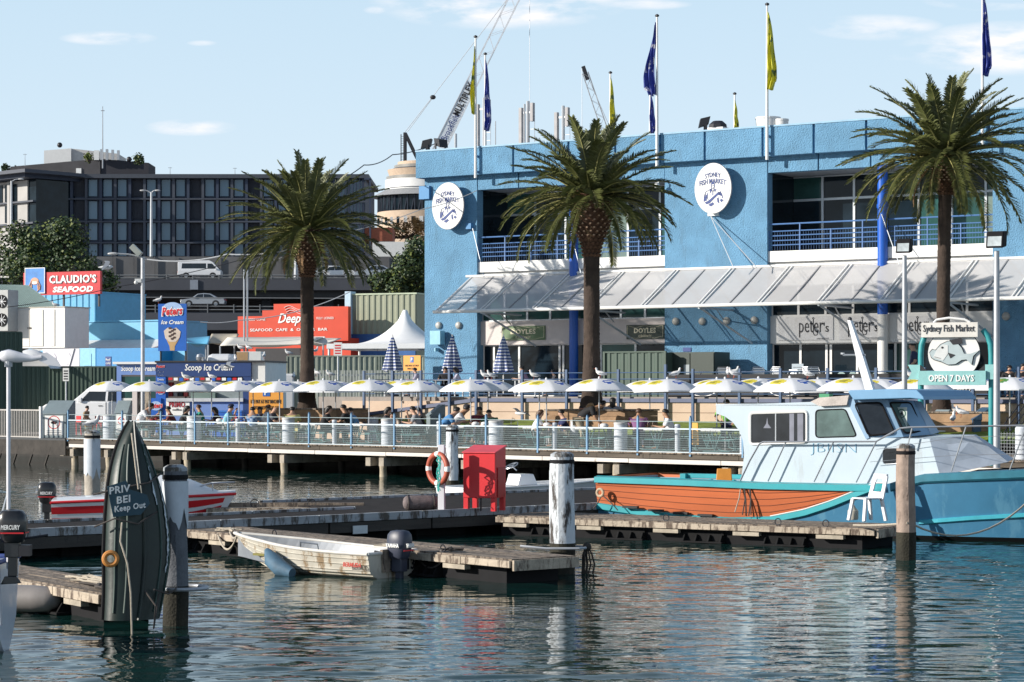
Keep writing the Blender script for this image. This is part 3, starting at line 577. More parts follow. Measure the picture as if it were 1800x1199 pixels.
# ------------------------------------------------------------------ parasols and tables
UW = mat('umbrella_white', (.72, .73, .76), .7, var=.03); UY = mat('umbrella_yellow', (.66, .56, .05), .7, var=.05); UB = mat('umbrella_blue', (.03, .10, .42), .7); UG = mat('umbrella_olive', (.30, .27, .03), .7)
def umbrella_proto(green=False):
    t = thing('umbrella', 'x', 'umbrella', (0, 0, 0), DK.r)
    mb = MB(); R_, n, kk = 1.21, 96, 14; rows = []
    for i in range(kk + 1):
        q = i / kk; row = []
        for j in range(n):
            a = 2 * PI * j / n; seg = (a / (PI / 4)) % 1; sag = 1 - .06 * q * math.sin(PI * seg); r = R_ * q * (1 - .05 * math.sin(PI * seg) * q)
            z = .41 * (1 - q ** 2.3) * sag; row.append((max(r, .004) * math.cos(a), max(r, .004) * math.sin(a), 2.11 + z))
        rows.append(row)
    b = len(mb.v); mb.grid(rows, 0, closed=True)
    # printed panels: yellow disc on the left-front panel, blue badge on the right-front one
    for f_, fc in enumerate(mb.f):
        c = Vector((0, 0, 0))
        for v in fc: c += Vector(mb.v[v])
        c /= 4; r = math.hypot(c.x, c.y); a = math.degrees(math.atan2(c.y, c.x)) % 360
        for ac, mi, wa, wr in ((268, 1, .33, .21), (350, 2, .24, .15), (88, 1, .33, .21), (170, 2, .24, .15)):
            da = (a - ac + 180) % 360 - 180; u, v = r * R(da), r - .66
            if (u / wa) ** 2 + (v / wr) ** 2 < 1: mb.m[f_] = mi
            if mi == 1 and (u / (wa * .5)) ** 2 + (v / (wr * .45)) ** 2 < 1: mb.m[f_] = 3
            if mi == 2 and abs(v) < wr * .25 and abs(u) < wa * .6: mb.m[f_] = 0
    mb.grid([rows[-1], [(p[0] * 1.003, p[1] * 1.003, p[2] - .045) for p in rows[-1]]], 0, closed=True)
    o = mb.build('canopy', [UW, UY if not green else mat('umbrella_green', (.08, .25, .06), .7), UB, UG], t, smooth=25, fixn=False)
    mb = MB(); mb.tube([(0, 0, 0), (0, 0, 2.56)], .024, 8); mb.build('pole', GALV, t, smooth=True)
    mb = MB(); mb.lathe([(.03, 2.52), (.045, 2.55), (.02, 2.60)], n=8); mb.build('finial', UW, t)
    for j in range(8):
        a = j * PI / 4; mb = MB(); mb.tube([(.02, 0, 2.15), (.5 * math.cos(a), .5 * math.sin(a), 2.37)], .008, 4); mb.build('rib', GALV, t)
    return t
TT = mat('table_teal', (.05, .15, .16), .45, var=.08); TW = mat('table_top', (.52, .53, .53), .5, var=.08)
def table_proto():
    t = thing('picnic_table', 'x', 'table', (0, 0, 0), DK.r)
    mb = MB()
    for i in range(4): mb.box(-.42 + i * .215, -.42 + i * .215 + .2, -.85, .85, .72, .755)
    mb.build('tabletop', TW, t)
    for sg in (-1, 1):
        mb = MB(); mb.box(sg * .82 - .16, sg * .82 + .16, -.85, .85, .43, .46); mb.build('bench', TT, t)
    for yy in (-.6, .6):
        mb = MB(); mb.tube([(-.3, yy, .72), (0, yy, .05), (.3, yy, .72)], .028, 6); mb.tube([(-.1, yy, .7), (0, yy, .05), (.1, yy, .7)], .02, 6)
        mb.build('v_leg', TT, t, smooth=True)
        mb = MB(); mb.tube([(-.82, yy, .43), (-.82, yy, .08), (-.6, yy, .03), (.6, yy, .03), (.82, yy, .08), (.82, yy, .43)], .022, 6); mb.tube([(-.82, yy, .4), (.82, yy, .4)], .02, 6); mb.build('base_frame', TT, t, smooth=True)
    return t
UP, TP = umbrella_proto(), table_proto()
row1 = [197, 262, 339, 420, 492, 568, 648, 735, 828, 961, 1053, 1175, 1275, 1390, 1497]
row2 = [372, 445, 525, 590, 706, 858, 948, 1142, 1260, 1332, 1440, 1545, 1618]
lab1 = ['in front of the white pickup truck', 'before the light blue kiosk end', 'in front of the kiosk counter', 'at the right end of the ice cream kiosk', 'in front of the orange parking board', 'over the trunk foot of the left palm', 'right of the left palm trunk', 'by the tent', 'over the four diners with the large meal',
        'over the women in white left of the middle palm', 'against the trunk of the middle palm', 'in front of the green sheet enclosure', 'below the second gull from the right on the umbrellas', 'left of the cruiser roof mast', 'behind the cruiser roof mast']
lab2 = ['half hidden behind its neighbour at the kiosk counter', 'behind the one left of the orange parking board', 'behind the one by the orange parking board', 'just left of the left palm trunk, in the rear row', 'in the rear row, left of the tent', 'rear row, behind the four diners', 'rear row, by the shopping trolley',
        'rear row, against the green sheet enclosure', 'rear row, left of the green-vested worker', 'rear row, above the green-vested worker', 'rear row, left of the cruiser mast', 'rear row, right of the cruiser mast', 'rear row, beside the market signpost']
first = True
for row, labs, dd, rw in ((row1, lab1, 1.75, 'front'), (row2, lab2, 4.9, 'rear')):
    for px, lb in zip(row, labs):
        u = UP if first else copy_tree(UP); t = TP if first else copy_tree(TP); first = False
        jz = random.uniform(-.02, .02)
        u.location = DK.w(DK.s(px, dd), dd, DZ + jz); t.location = DK.w(DK.s(px, dd), dd, DZ); u.rotation_euler = (random.uniform(-.02, .02), random.uniform(-.02, .02), DK.r + random.uniform(-.16, .16)); u.scale = (random.uniform(.96, 1.04), random.uniform(.96, 1.04), 1); t.rotation_euler.z = DK.r + random.uniform(-.03, .03)
        tag(u, 'white printed umbrella ' + lb, 'umbrella', 'umbrellas along the boardwalk'); tag(t, 'picnic table under the umbrella ' + lb, 'table', 'picnic tables under the umbrellas')
for px, lb, dd in ((1755, 'green-printed umbrella at the right edge of the photo on the terrace', 9),):
    u = umbrella_proto(True); u.location = DK.w(DK.s(1775, dd), dd, DZ + .05); tag(u, lb, 'umbrella')
    u = copy_tree(u); u.location = DK.w(DK.s(1715, 9.8), 9.8, DZ + .1); tag(u, 'green-printed umbrella behind the market signpost', 'umbrella')

# bins on the boardwalk
def bin_(px, ytop, wpx, label, dd=.9):
    k = FPX / DK.t(px, dd); r = wpx / k / 2; h_ = DK.z(px, ytop, dd) - DZ
    t = thing('litter_bin', label, 'bin', DK.w(DK.s(px, dd), dd, DZ), DK.r + random.random(), 'white round bins on the boardwalk'); mb = MB(); prof = [(r * .96, 0), (r, .03)]
    for i in range(1, 8): prof += [(r * 1.0, h_ * i / 8 - .02), (r * .97, h_ * i / 8), (r * 1.0, h_ * i / 8 + .02)]
    mb.lathe(prof + [(r, h_ - .08)], n=24); mb.build('drum', PALEW, t, smooth=30)
    mb = MB(); mb.lathe([(r * 1.04, h_ - .08), (r * 1.04, h_ - .02), (r * .9, h_), (r * .6, h_), (r * .55, h_ - .06)], n=24); mb.build('lid', mat('bin_lid', (.5, .5, .5), .5), t, smooth=30)
for a in ((192, 728, 22, 'round white bin beside the white pickup truck'), (341, 731, 25, 'round white bin in front of the kiosk counter'), (507, 734, 22, 'round white bin in front of the diner in yellow'), (681, 736, 22, 'round white bin left of the child with long hair'), (872, 739, 26, 'round white bin left of the shopping trolley'), (1091, 742, 24, 'round white bin in front of the standing woman')): bin_(*a)
bin_(1010, 738, 15, 'narrow white bin left of the bending woman in orange', 2.6); bin_(655, 733, 20, 'square-looking white bin on the lawn side behind the umbrellas', 5.8)
for px, lb in ((588, 'left of the diners in black'), (418, 'in front of the man in light blue'), (772, 'left of the four diners'), (975, 'in front of the woman in black'), (1191, 'in front of the man in white'), (1305, 'at the cruiser cabin')):
    t = thing('bollard', 'thin white bollard behind the fence ' + lb, 'bollard', DK.w(DK.s(px, .45), .45, DZ), 0, 'white bollards behind the boardwalk fence'); mb = MB(); mb.lathe([(.09, 0), (.09, .82), (.1, .83), (.1, .93), (.07, .96)], n=16); mb.build('shaft', PALEW, t, smooth=30); mb = MB(); mb.lathe([(.102, .7), (.102, .78)], n=16); mb.build('band', FRAME, t)
def hooded_bin(px, y0, y1, wpx, label, fr=DK, dd=2, sign=True, m=None, yaw=0):
    k = FPX / fr.t(px, dd); w_ = wpx / k; z0, z1 = fr.z(px, y1, dd), fr.z(px, y0, dd); h_ = z1 - z0; dp = w_ * .8
    t = thing('hooded_bin', label, 'bin', fr.w(fr.s(px, dd), dd, z0), fr.r + yaw); m = m or mat('bin_grey', (.20, .25, .27), .5, var=.08)
    mb = MB(); mb.box(-w_ / 2, w_ / 2, -dp / 2, dp / 2, 0, h_ * .62); mb.build('cabinet', m, t, bevel=.01)
    mb = MB(); mb.prismx([(-dp / 2 - .03, h_ * .622), (dp / 2, h_ * .622), (dp / 2, h_), (dp / 2 - .12, h_), (-dp / 2 - .03, h_ * .66)], -w_ / 2 - .02, w_ / 2 + .02); mb.build('hood', m, t, bevel=.01)
    if sign:
        mb = MB(); mb.box(-w_ * .38, w_ * .38, -dp / 2 - .012, -dp / 2 - .002, h_ * .08, h_ * .6); o = mb.build('notice', WHITEI, t)
        mb = MB(); c = (0, -dp / 2 - .016, h_ * .42); r = w_ * .24; mb.torus(c, r, .018, n=24, k=4, sq=.2); mb.bar((-r * .7, c[1], c[2] + r * .7), (r * .7, c[1], c[2] - r * .7), .03, .006); mb.build('prohibition_ring', RED, o)
        mb = MB(); mb.ball((0, c[1], c[2] - .01), r * .55, .004, r * .25); mb.bar((r * .3, c[1], c[2]), (r * .55, c[1], c[2] + r * .35), .03, .006)
        for i in range(3): mb.box(-w_ * .3, w_ * .3, c[1] - .002, c[1] + .002, h_ * .1 + i * h_ * .045, h_ * .1 + i * h_ * .045 + .02)
        mb.build('bird_mark', INK, o)
hooded_bin(103, 704, 770, 46, 'grey hooded bin with two no-bird-feeding notices left of the pickup truck', dd=1.5, yaw=.5)
hooded_bin(217, 704, 765, 24, 'small grey hooded bin with a no-bird-feeding notice by the kiosk', dd=1.2, yaw=.5)
hooded_bin(766, 711, 765, 34, 'large grey hooded bin behind the four diners', dd=6.6, sign=False, yaw=-.6)
hooded_bin(1652, 720, 775, 34, 'blue-grey hooded bin right of the cruiser windscreen', dd=9, yaw=-.3); hooded_bin(1722, 716, 775, 44, 'dark blue hooded bin between the market signpost and the lamp pole', dd=9, sign=False, m=mat('bin_navy', (.04, .09, .16), .5), yaw=-.7)
# shopping trolley left by a diner
t = thing('shopping_trolley', 'black fabric shopping trolley standing right of the round bin', 'trolley', DK.w(DK.s(898, 1.4), 1.4, DZ), DK.r); mb = MB(); mb.prismx([(-.15, .2), (.15, .2), (.17, .85), (-.1, .8)], -.2, .2); mb.build('bag', BLACK, t, bevel=.03)
mb = MB(); mb.tube([(-.17, .18, .1), (-.17, .2, .95), (0, .1, 1.1), (.17, .2, .95), (.17, .18, .1)], .013, 5); mb.build('frame', STEEL, t); 
for sg in (-1, 1): mb = MB(); mb.lathe([(.07, -.02), (.07, .02)], n=12); o = mb.build('wheel', BLACK, t); o.location = (sg * .2, .15, .08); o.rotation_euler = (0, R(90), 0)

# ------------------------------------------------------------------ palms
BARK = mat('palm_bark', (.052, .036, .028), .95, var=.35, sc=2.5, bump=1, bs=20)
BOSS = mat('palm_boss', (.11, .055, .032), .9, var=.4, sc=3); SCAR = mat('palm_scar', (.48, .33, .23), .85, var=.2)
FROND = mat('palm_leaf', (.088, .100, .028), .5, var=.5, sc=.9); STALK = mat('palm_stalk', (.34, .32, .12), .6, var=.2); DRY = mat('dry_frond', (.35, .22, .12), .9, var=.3)
def palm(label, px, ybase, ycr, crown_px, trunk_px, boss_px, X, seed, zb, lean=0):
    Y = X; k = FPX / Y; rng = random.Random(seed); base = pt(px, ybase, Y); cz = H + (HY - ycr) / k - base.z
    t = thing('palm_tree', label, 'palm tree', base, 0, 'tall palms in front of the market')
    rt, rb = trunk_px / k / 2 * .84, boss_px / k / 2; mb = MB(); n = 26; rows = []; nr = int(cz / .07)
    for i in range(nr + 1):
        q = i / nr; r = rt * (1.22 - .27 * min(1, q * 3) + .35 * max(0, 1 - q * 9) ** 2); row = []
        for j in range(n):
            a = 2 * PI * j / n; rr = r * (1 + .09 * ((i + (j % 2)) % 2) + rng.uniform(-.035, .035)); row.append((lean * q + rr * math.cos(a), rr * math.sin(a), cz * q))
        rows.append(row)
    mb.grid(rows, closed=True); mb.build('trunk', BARK, t, smooth=20)
    mb = MB(); z0 = cz - boss_px / k * 1.5; bs_ = lambda q: rt * .97 + (rb - rt * .97) * (min(1, q / .72) ** 2 * (3 - 2 * min(1, q / .72))) * (1 if q < .85 else 1 - (q - .85) * 1.8); prof = []
    for i in range(15): q = i / 14; prof.append((bs_(q), z0 + (cz + .25 - z0) * q))
    mb.lathe(prof, (lean, 0, 0), 20)
    for i in range(16):
        for j in range(15):
            q = i / 16; a = 2 * PI * (j + .5 * (i % 2)) / 15; r = bs_(q); z = z0 + (cz + .1 - z0) * q; c = Vector((lean + r * math.cos(a), r * math.sin(a), z)); o_ = Vector((math.cos(a), math.sin(a), .5)).normalized(); s_ = Vector((-math.sin(a), math.cos(a), 0)) * .085; u_ = Vector((0, 0, .055))
            tip = c + o_ * .1; mb.add([c - s_, c + u_ * 1.2, c + s_, c - u_ * 1.2, tip - s_ * .6, tip + u_ * .6, tip + s_ * .6, tip - u_ * .6], [(0, 1, 5, 4), (1, 2, 6, 5), (2, 3, 7, 6), (3, 0, 4, 7)]); mb.add([tip - s_ * .6, tip + u_ * .6, tip + s_ * .6, tip - u_ * .6], [(0, 1, 2, 3)], 1 if q > .25 else 0)
    mb.build('crown_base', [BOSS, SCAR], t, fixn=False)
    L_ = crown_px / k
    def frond(mb, az, el, Lf, droop, wl, dry=False):
        d = Vector((math.cos(az) * math.cos(el), math.sin(az) * math.cos(el), math.sin(el))); p = Vector((lean, 0, cz + .05)) + Vector((d.x, d.y, 0)) * rb * .5; ns = 16; pts = [p.copy()]; ds = [d.copy()]; hz = Vector((math.cos(az), math.sin(az), 0)); e = el; tw = rng.uniform(-.25, .25)
        for i in range(ns):
            e -= droop / ns * (.4 + 1.4 * i / ns); az2 = az + tw * i / ns; dd = Vector((math.cos(az2) * math.cos(e), math.sin(az2) * math.cos(e), math.sin(e))); p = p + dd * Lf / ns; pts.append(p.copy()); ds.append(dd)
        mb.tube(pts, [.045 * (1 - .85 * i / ns) for i in range(ns + 1)], 4, 1 if not dry else 0, cap=False)
        nl = 54
        for i in range(nl):
            q = .10 + .9 * i / nl; x = q * ns; a = int(min(ns - 1, x)); fr_ = x - a; c = pts[a].lerp(pts[a + 1], fr_); dd = ds[a].lerp(ds[a + 1], fr_).normalized(); side = dd.cross(Vector((0, 0, 1))); side = side.normalized() if side.length > .1 else hz.cross(Vector((0, 0, 1))); up = side.cross(dd)
            ll = wl * (math.sin(PI * min(1, .12 + q * .80)) ** .6) * rng.uniform(.8, 1.15)
            for sg in (-1, 1):
                fwd = .45 + .7 * q; dirn = (side * sg + dd * fwd + up * rng.uniform(.05, .5)).normalized(); m_ = c + dirn * ll * .55 ; tip = c + dirn * ll + Vector((0, 0, -.12 * ll)); wv = dd * .030 + up * .016
                mb.add([c - wv, c + wv, m_ + wv * 1.1, tip, m_ - wv * 1.1], [(0, 1, 2, 3, 4)], 0)
    mb = MB(); nf = 82
    for i in range(nf):
        q = (i + .5) / nf; az = i * 2.39996 + rng.uniform(-.2, .2); el = R(88 - 112 * q ** .78) + rng.uniform(-.1, .1); frond(mb, az, el, L_ * rng.uniform(.88, 1.08) * (.92 if q < .12 else 1), R(30 + 30 * q) * rng.uniform(.7, 1.25), .43 * L_ / 3.3)
    mb.build('crown', [FROND, STALK], t, fixn=False)
    mb = MB()
    for i in range(7): frond(mb, rng.uniform(0, 6.28), R(-50) + rng.uniform(-.3, .2), L_ * rng.uniform(.35, .6), R(50), .2, True)
    mb.build('dead_fronds', DRY, t, fixn=False)
palm('leftmost tall palm, standing in a timber planter behind the boardwalk', 540, 722, 408, 152, 27, 52, 97.5, 1, 2.5)
palm('middle tall palm, in front of the blue market building near the green enclosure', 1040, 722, 348, 160, 33, 68, 85, 5, 2.5, .0)
palm('rightmost tall palm, behind the market signpost', 1655, 728, 278, 172, 27, 42, 82, 9, 2.5, .15)
def planter(px, Y, w_, d_, y0, y1, label):
    z0, z1 = H - (y1 - HY) * Y / FPX, H - (y0 - HY) * Y / FPX; c = pt(px, HY, Y); t = thing('planter', label, 'planter', (c.x, Y, z0), FA.r)
    mb = MB(); n = 3
    for i in range(n): mb.box(-w_ / 2, w_ / 2, -d_ / 2, d_ / 2, (z1 - z0) * i / n + .01, (z1 - z0) * (i + 1) / n)
    mb.build('timber_wall', mat('planter_timber', (.30, .19, .11), .85, var=.3, sc=2, bump=.4), t); mb = MB(); mb.box(-w_ / 2 - .05, w_ / 2 + .05, -d_ / 2 - .05, d_ / 2 + .05, z1 - z0 + .005, z1 - z0 + .06); mb.build('capping', TIMB, t)
planter(560, 96.5, 3.6, 2.2, 720, 742, 'timber planter around the foot of the left palm'); planter(1058, 84.5, 3.4, 2.4, 722, 750, 'timber planter around the foot of the middle palm'); planter(1680, 81, 3.6, 2.4, 726, 775, 'timber planter around the foot of the right palm')
# ------------------------------------------------------------------ terrace things
def fbox(mb, x0, x1, y0, y1, d0, d1, fr=FA, m=0):
    xm = (x0 + x1) / 2; mb.box(fr.s(x0, d0), fr.s(x1, d0), d0, d1, fr.z(xm, y1, d0), fr.z(xm, y0, d0), m)
t = thing('terrace_railing', 'dark blue pipe railing along the edge of the terrace', 'railing', FA.w(0, 0), FA.r)
for px in [640, 690, 740, 790, 837, 918, 996, 1087, 1170, 1218, 1300, 1372, 1455, 1540, 1625, 1710, 1790, 1880]:
    mb = MB(); s_ = FA.s(px, -6.4); top = TZ + 1.12 if px != 1170 else TZ + 1.3; mb.box(s_ - .05, s_ + .05, -6.45, -6.35, 2.0 if px > 830 else 1.9, top); mb.build('post', mat('railing_blue', (.05, .10, .20), .5), t)
mb = MB(); 
for z in (TZ + .98, TZ + .72, TZ + .42, TZ + .12): mb.tube([(FA.s(640, -6.4), -6.4, z), (FA.s(1900, -6.4), -6.4, z)], .022, 6)
mb.build('rail', MATS['railing_blue'], t)
def corr_box(name, label, x0, x1, y0, ybz, d, dep, m, fr=FA, cat='enclosure', pitch=.25, group=None, cap=None):
    a, b = fr.s(x0, d), fr.s(x1, d); xm = (x0 + x1) / 2; z0, z1 = ybz, fr.z(xm, y0, d); t = thing(name, label, cat, fr.w((a + b) / 2, d, z0), fr.r, group); hw = (b - a) / 2
    mb = MB(); mb.corr(-hw, hw, 0, z1 - z0, 0, pitch); mb.build('sheet_wall', m, t, fixn=False)
    mb = MB(); mb.box(-hw, -hw + .03, 0, dep, 0, z1 - z0); mb.box(hw - .03, hw, 0, dep, 0, z1 - z0); mb.box(-hw, hw, dep - .03, dep, 0, z1 - z0); mb.build('side_wall', m, t)
    mb = MB(); mb.box(-hw - .03, hw + .03, -.07, .05, z1 - z0, z1 - z0 + .06); mb.build('top_rail', cap or m, t)
    for q in (-1, 1): mb = MB(); mb.box(q * hw - .05, q * hw + .05, -.08, .02, 0, z1 - z0 + .05); mb.build('post', m, t)
    return t
corr_box('bin_enclosure', 'green corrugated enclosure beside the middle palm', 1063, 1170, 620, TZ, -2.6, 2, GREENF, pitch=.3)
t = thing('storage_box', 'dark green double-door cabinet against the blue pier', 'cabinet', FA.w(FA.s(1213, -2), -2, TZ), FA.r); hw = FA.s(1255, -2) - FA.s(1213, -2); hh = FA.z(1213, 619, -2) - TZ
mb = MB(); mb.box(-hw, hw, .03, 1.4, 0, hh); mb.build('body', GREEND, t)
for q in (0, 1): mb = MB(); mb.box(-hw + .02 + q * hw, -hw + hw - .01 + q * hw, -.01, .03, .05, hh - .05); mb.build('door', GREEND, t, bevel=.01)
mb = MB(); mb.box(-.28, -.02, -.03, -.012, hh * .5, hh * .72); mb.build('notice', mat('grey_notice', (.28, .32, .34), .5), t)
# closed striped parasols
def stripe_mat():
    m = mat('striped_canvas', (.7, .7, .72), .8); t = m.node_tree; b = t.nodes['Principled BSDF']; l = t.links.new; w_ = t.nodes.new('ShaderNodeTexWave'); w_.bands_direction = 'Z'; w_.inputs['Scale'].default_value = 2.3; w_.inputs['Distortion'].default_value = .6; w_.inputs['Detail Scale'].default_value = 3; l(t.nodes['Texture Coordinate'].outputs['Object'], w_.inputs[0])
    r = t.nodes.new('ShaderNodeValToRGB'); r.color_ramp.interpolation = 'CONSTANT'; r.color_ramp.elements[0].color = (.05, .09, .26, 1); r.color_ramp.elements[1].position = .55; r.color_ramp.elements[1].color = (.62, .64, .68, 1); l(w_.outputs[1], r.inputs[0]); l(r.outputs[0], b.inputs['Base Color']); return m
SM = stripe_mat()
for px, yb, d, lb in ((690, 652, -3, 'closed blue striped parasol in front of the tent'), (795, 654, -3.2, 'closed blue striped parasol in front of the corner pier'), (885, 654, -3.2, 'closed blue striped parasol in front of the green restaurant sign')):
    t = thing('closed_parasol', lb, 'parasol', FA.w(FA.s(px, d), d, TZ), FA.r, 'closed striped parasols on the terrace'); z0, z1 = FA.z(px, yb, d) - TZ, FA.z(px, 591, d) - TZ; rows = []
    for i in range(16):
        q = i / 15; r = .40 * (1 - q) ** .8 + .02; rows.append([(r * (1 + .22 * math.sin(j * PI / 2.5)) * math.cos(2 * PI * j / 40), r * (1 + .22 * math.sin(j * PI / 2.5)) * math.sin(2 * PI * j / 40), z0 + (z1 - z0) * q + (.05 * math.sin(j * PI / 2.5) if i == 0 else 0)) for j in range(40)])
    mb = MB(); mb.grid(rows, closed=True); mb.build('folded_canopy', SM, t, smooth=True); mb = MB(); mb.tube([(0, 0, 0), (0, 0, z1 + .08)], .03, 8); mb.build('pole', WHITE, t); mb = MB(); mb.lathe([(.3, 0), (.3, .08), (.06, .12)], n=16); mb.build('base', DARK, t)
# stacked aluminium chairs
def chair_stack(px, label, n=4, d=-3.2):
    t = thing('chair_stack', label, 'chairs', FA.w(FA.s(px, d), d, TZ), FA.r + random.uniform(-.5, .5), 'stacked aluminium chairs on the terrace')
    for i in range(n):
        z = i * .13; mb = MB()
        mb.tube([(-.27, -.2, z), (-.27, -.22, z + .62), (-.25, .2, z + .65), (-.2, .28, z + .82), (.2, .28, z + .82), (.25, .2, z + .65), (.27, -.22, z + .62), (.27, -.2, z)], .014, 5); mb.tube([(-.22, .22, z), (-.25, .2, z + .65)], .014, 5); mb.tube([(.22, .22, z), (.25, .2, z + .65)], .014, 5); mb.lathe([(.21, z + .43), (.21, z + .45)], n=14)
        for k in range(3): mb.box(-.2, .2, .24, .26, z + .55 + k * .09, z + .6 + k * .09)
        mb.build('chair', STEEL, t)
for px, lb, n in ((1267, 'stack of aluminium chairs in front of the sunlit foot of the pier', 4), (1332, 'chair stack left of the pale shop notice', 4), (1357, 'chair stack at the edge of the shop opening', 4), (1388, 'low chair stack in front of the pale shop notice', 3), (1412, 'chair stack right of the pale shop notice', 4), (1430, 'chair stack in front of the frosted shop glass', 4)): chair_stack(px, lb, n)
for px, lb in ((1232, 'round table in front of the dark green cabinet'), (1303, 'round table in front of the blue pier'), (1388, 'first round table before the shop'), (1402, 'second round table before the shop'), (1523, 'small high table by the cruiser mast')):
    t = thing('round_table', lb, 'table', FA.w(FA.s(px, -3.6), -3.6, TZ), 0, 'round tables on the terrace'); mb = MB(); mb.lathe([(.38, 1.0), (.40, 1.02), (.38, 1.04)], n=20); mb.build('tabletop', STEEL, t); mb = MB(); mb.tube([(0, 0, 0), (0, 0, 1.0)], .04, 8); mb.build('stem', WHITE, t); mb = MB(); mb.lathe([(.22, 0), (.2, .04)], n=12); mb.build('foot', STEEL, t)
# white patio tables with diners left of the building
for i, px in enumerate((700, 742, 790, 850, 930)):
    t = thing('terrace_table', ('white terrace table below the tent', 'white terrace table left of the corner pier', 'white terrace table with two diners at the corner pier', 'white terrace table under the meter box', 'white terrace table at the restaurant windows')[i], 'table', FA.w(FA.s(px, -4.6), -4.6, TZ), FA.r, 'white tables on the terrace'); mb = MB(); mb.box(-.6, .6, -.4, .4, .7, .74); mb.build('tabletop', WHITE, t)
    for a, b in ((-.5, -.3), (.5, -.3), (-.5, .3), (.5, .3)): mb = MB(); mb.box(a - .025, a + .025, b - .025, b + .025, 0, .7); mb.build('leg', STEEL, t)
mb = MB(); t = thing('menu_board', 'pale notice board on a stand before the shop windows', 'sign', FA.w(FA.s(1402, -1.5), -1.5, TZ), FA.r); mb.box(-.26, .26, 0, .03, .5, 1.35); mb.build('board', mat('notice_blue', (.35, .42, .48), .5), t); mb = MB(); [mb.box(-.2, .2, -.006, -.002, 1.2 - i * .09, 1.22 - i * .09) for i in range(6)]; mb.build('text_lines', INK, t); mb = MB(); mb.box(-.24, -.2, 0, .03, 0, .5); mb.box(.2, .24, 0, .03, 0, .5); mb.build('stand', STEEL, t)
t = thing('wheelie_bin', 'dark green wheelie bin at the foot of the white column', 'bin', FA.w(FA.s(1578, -2), -2, TZ), FA.r); mb = MB(); mb.prism([(-.25, .05), (.25, .05), (.3, .95), (-.3, .95)], -.3, .3); mb.build('body', GREENF, t, bevel=.02); mb = MB(); mb.box(-.34, .34, -.36, .36, .95, 1.05); mb.build('lid', GREENF, t, bevel=.02); mb = MB(); mb.tube([(-.28, .3, .1), (.28, .3, .1)], .09, 10); mb.build('wheel', BLACK, t)
# dark windbreak with white ring logos
t = thing('windbreak', 'black cafe windbreak printed with white ovals along the terrace edge', 'windbreak', FA.w(0, 0), FA.r); WB = mat('black_canvas', (.015, .016, .02), .7)
for x0, x1 in ((1172, 1300), (1302, 1455), (1458, 1700)):
    a, b = FA.s(x0, -5.6), FA.s(x1, -5.6); mb = MB(); mb.box(a, b, -5.6, -5.57, TZ, TZ + .9); mb.build('canvas_panel', WB, t)
    mb = MB(); k = int((b - a) / 2.2)
    for i in range(max(1, k)): mb.torus((a + (b - a) * (i + .5) / max(1, k), -5.61, TZ + .3), .62, .03, n=30, k=4, sq=.1)
    for j, v in enumerate(mb.v): mb.v[j] = (v[0], v[1], TZ + .3 + (v[2] - TZ - .3) * .42)
    mb.build('ring_print', WHITEI, t)
t = thing('drinks_panel', 'black panel with white soft-drink script behind the market signpost', 'sign', FA.w(FA.s(1695, -5.7), -5.7, TZ - .1), FA.r); mb = MB(); mb.box(-.9, .9, 0, .05, 0, .85); mb.build('panel', WB, t); txt(t, WHITEI, 'Coca-Cola', -.42, .42, .25, .55, -.01, shear=.4, bold=.005)
def sign_post(name, label, px, y0, y1, wpx, fr, d, m, zb, side=0):
    a = (fr.s(px + wpx / 2, d) - fr.s(px - wpx / 2, d)) / 2; z0, z1 = fr.z(px, y1, d) - zb, fr.z(px, y0, d) - zb; t = thing(name, label, 'sign', fr.w(fr.s(px, d), d, zb), fr.r); mb = MB(); mb.box(-a, a, -.04, 0, z0, z1); mb.build('panel', m, t); mb = MB(); mb.tube([(0, .03, 0), (0, .03, z1)], .035, 8); mb.build('post', GALV, t, smooth=True); return t, a, z0, z1
# orange parking boards
t, a, z0, z1 = sign_post('parking_sign', 'orange parking board with a blue P, between the tent and the blue pier', 725, 625, 652, 30, FA, -1, ORANGE, TZ)
mb = MB(); mb.box(-a * .2, a * .2, -.05, -.041, z1 - .32, z1 - .06); o = mb.build('p_plate', mat('p_blue', (.02, .12, .45), .5), t); txt(t, WHITEI, 'P', -a * .1, a * .1, z1 - .28, z1 - .1, -.055, bold=.03); txt(t, INK, 'USE PAY AT PAY', -a * .8, a * .8, z0 + .2, z0 + .28, -.045); txt(t, INK, 'MACHINE', -a * .5, a * .5, z0 + .06, z0 + .14, -.045)
FL = Frame((-18, 110), -12)
t, a, z0, z1 = sign_post('parking_sign', 'large orange parking board with a blue P beside the ice cream kiosk', 468, 683, 728, 60, FL, -2, ORANGE, 1.15)
mb = MB(); mb.box(-.15, .2, -.06, -.041, z1 - .36, z1 + .02); o = mb.build('p_plate', MATS['p_blue'], t); txt(t, WHITEI, 'P', -.07, .12, z1 - .31, z1 - .05, -.065, bold=.03); txt(t, INK, 'USE PAY AT PAY MACHINE', -a * .9, a * .9, z0 + .5, z0 + .68, -.045, bold=.01); txt(t, INK, 'BEFORE RETURN TO CAR', -a * .8, a * .8, z0 + .22, z0 + .38, -.045)

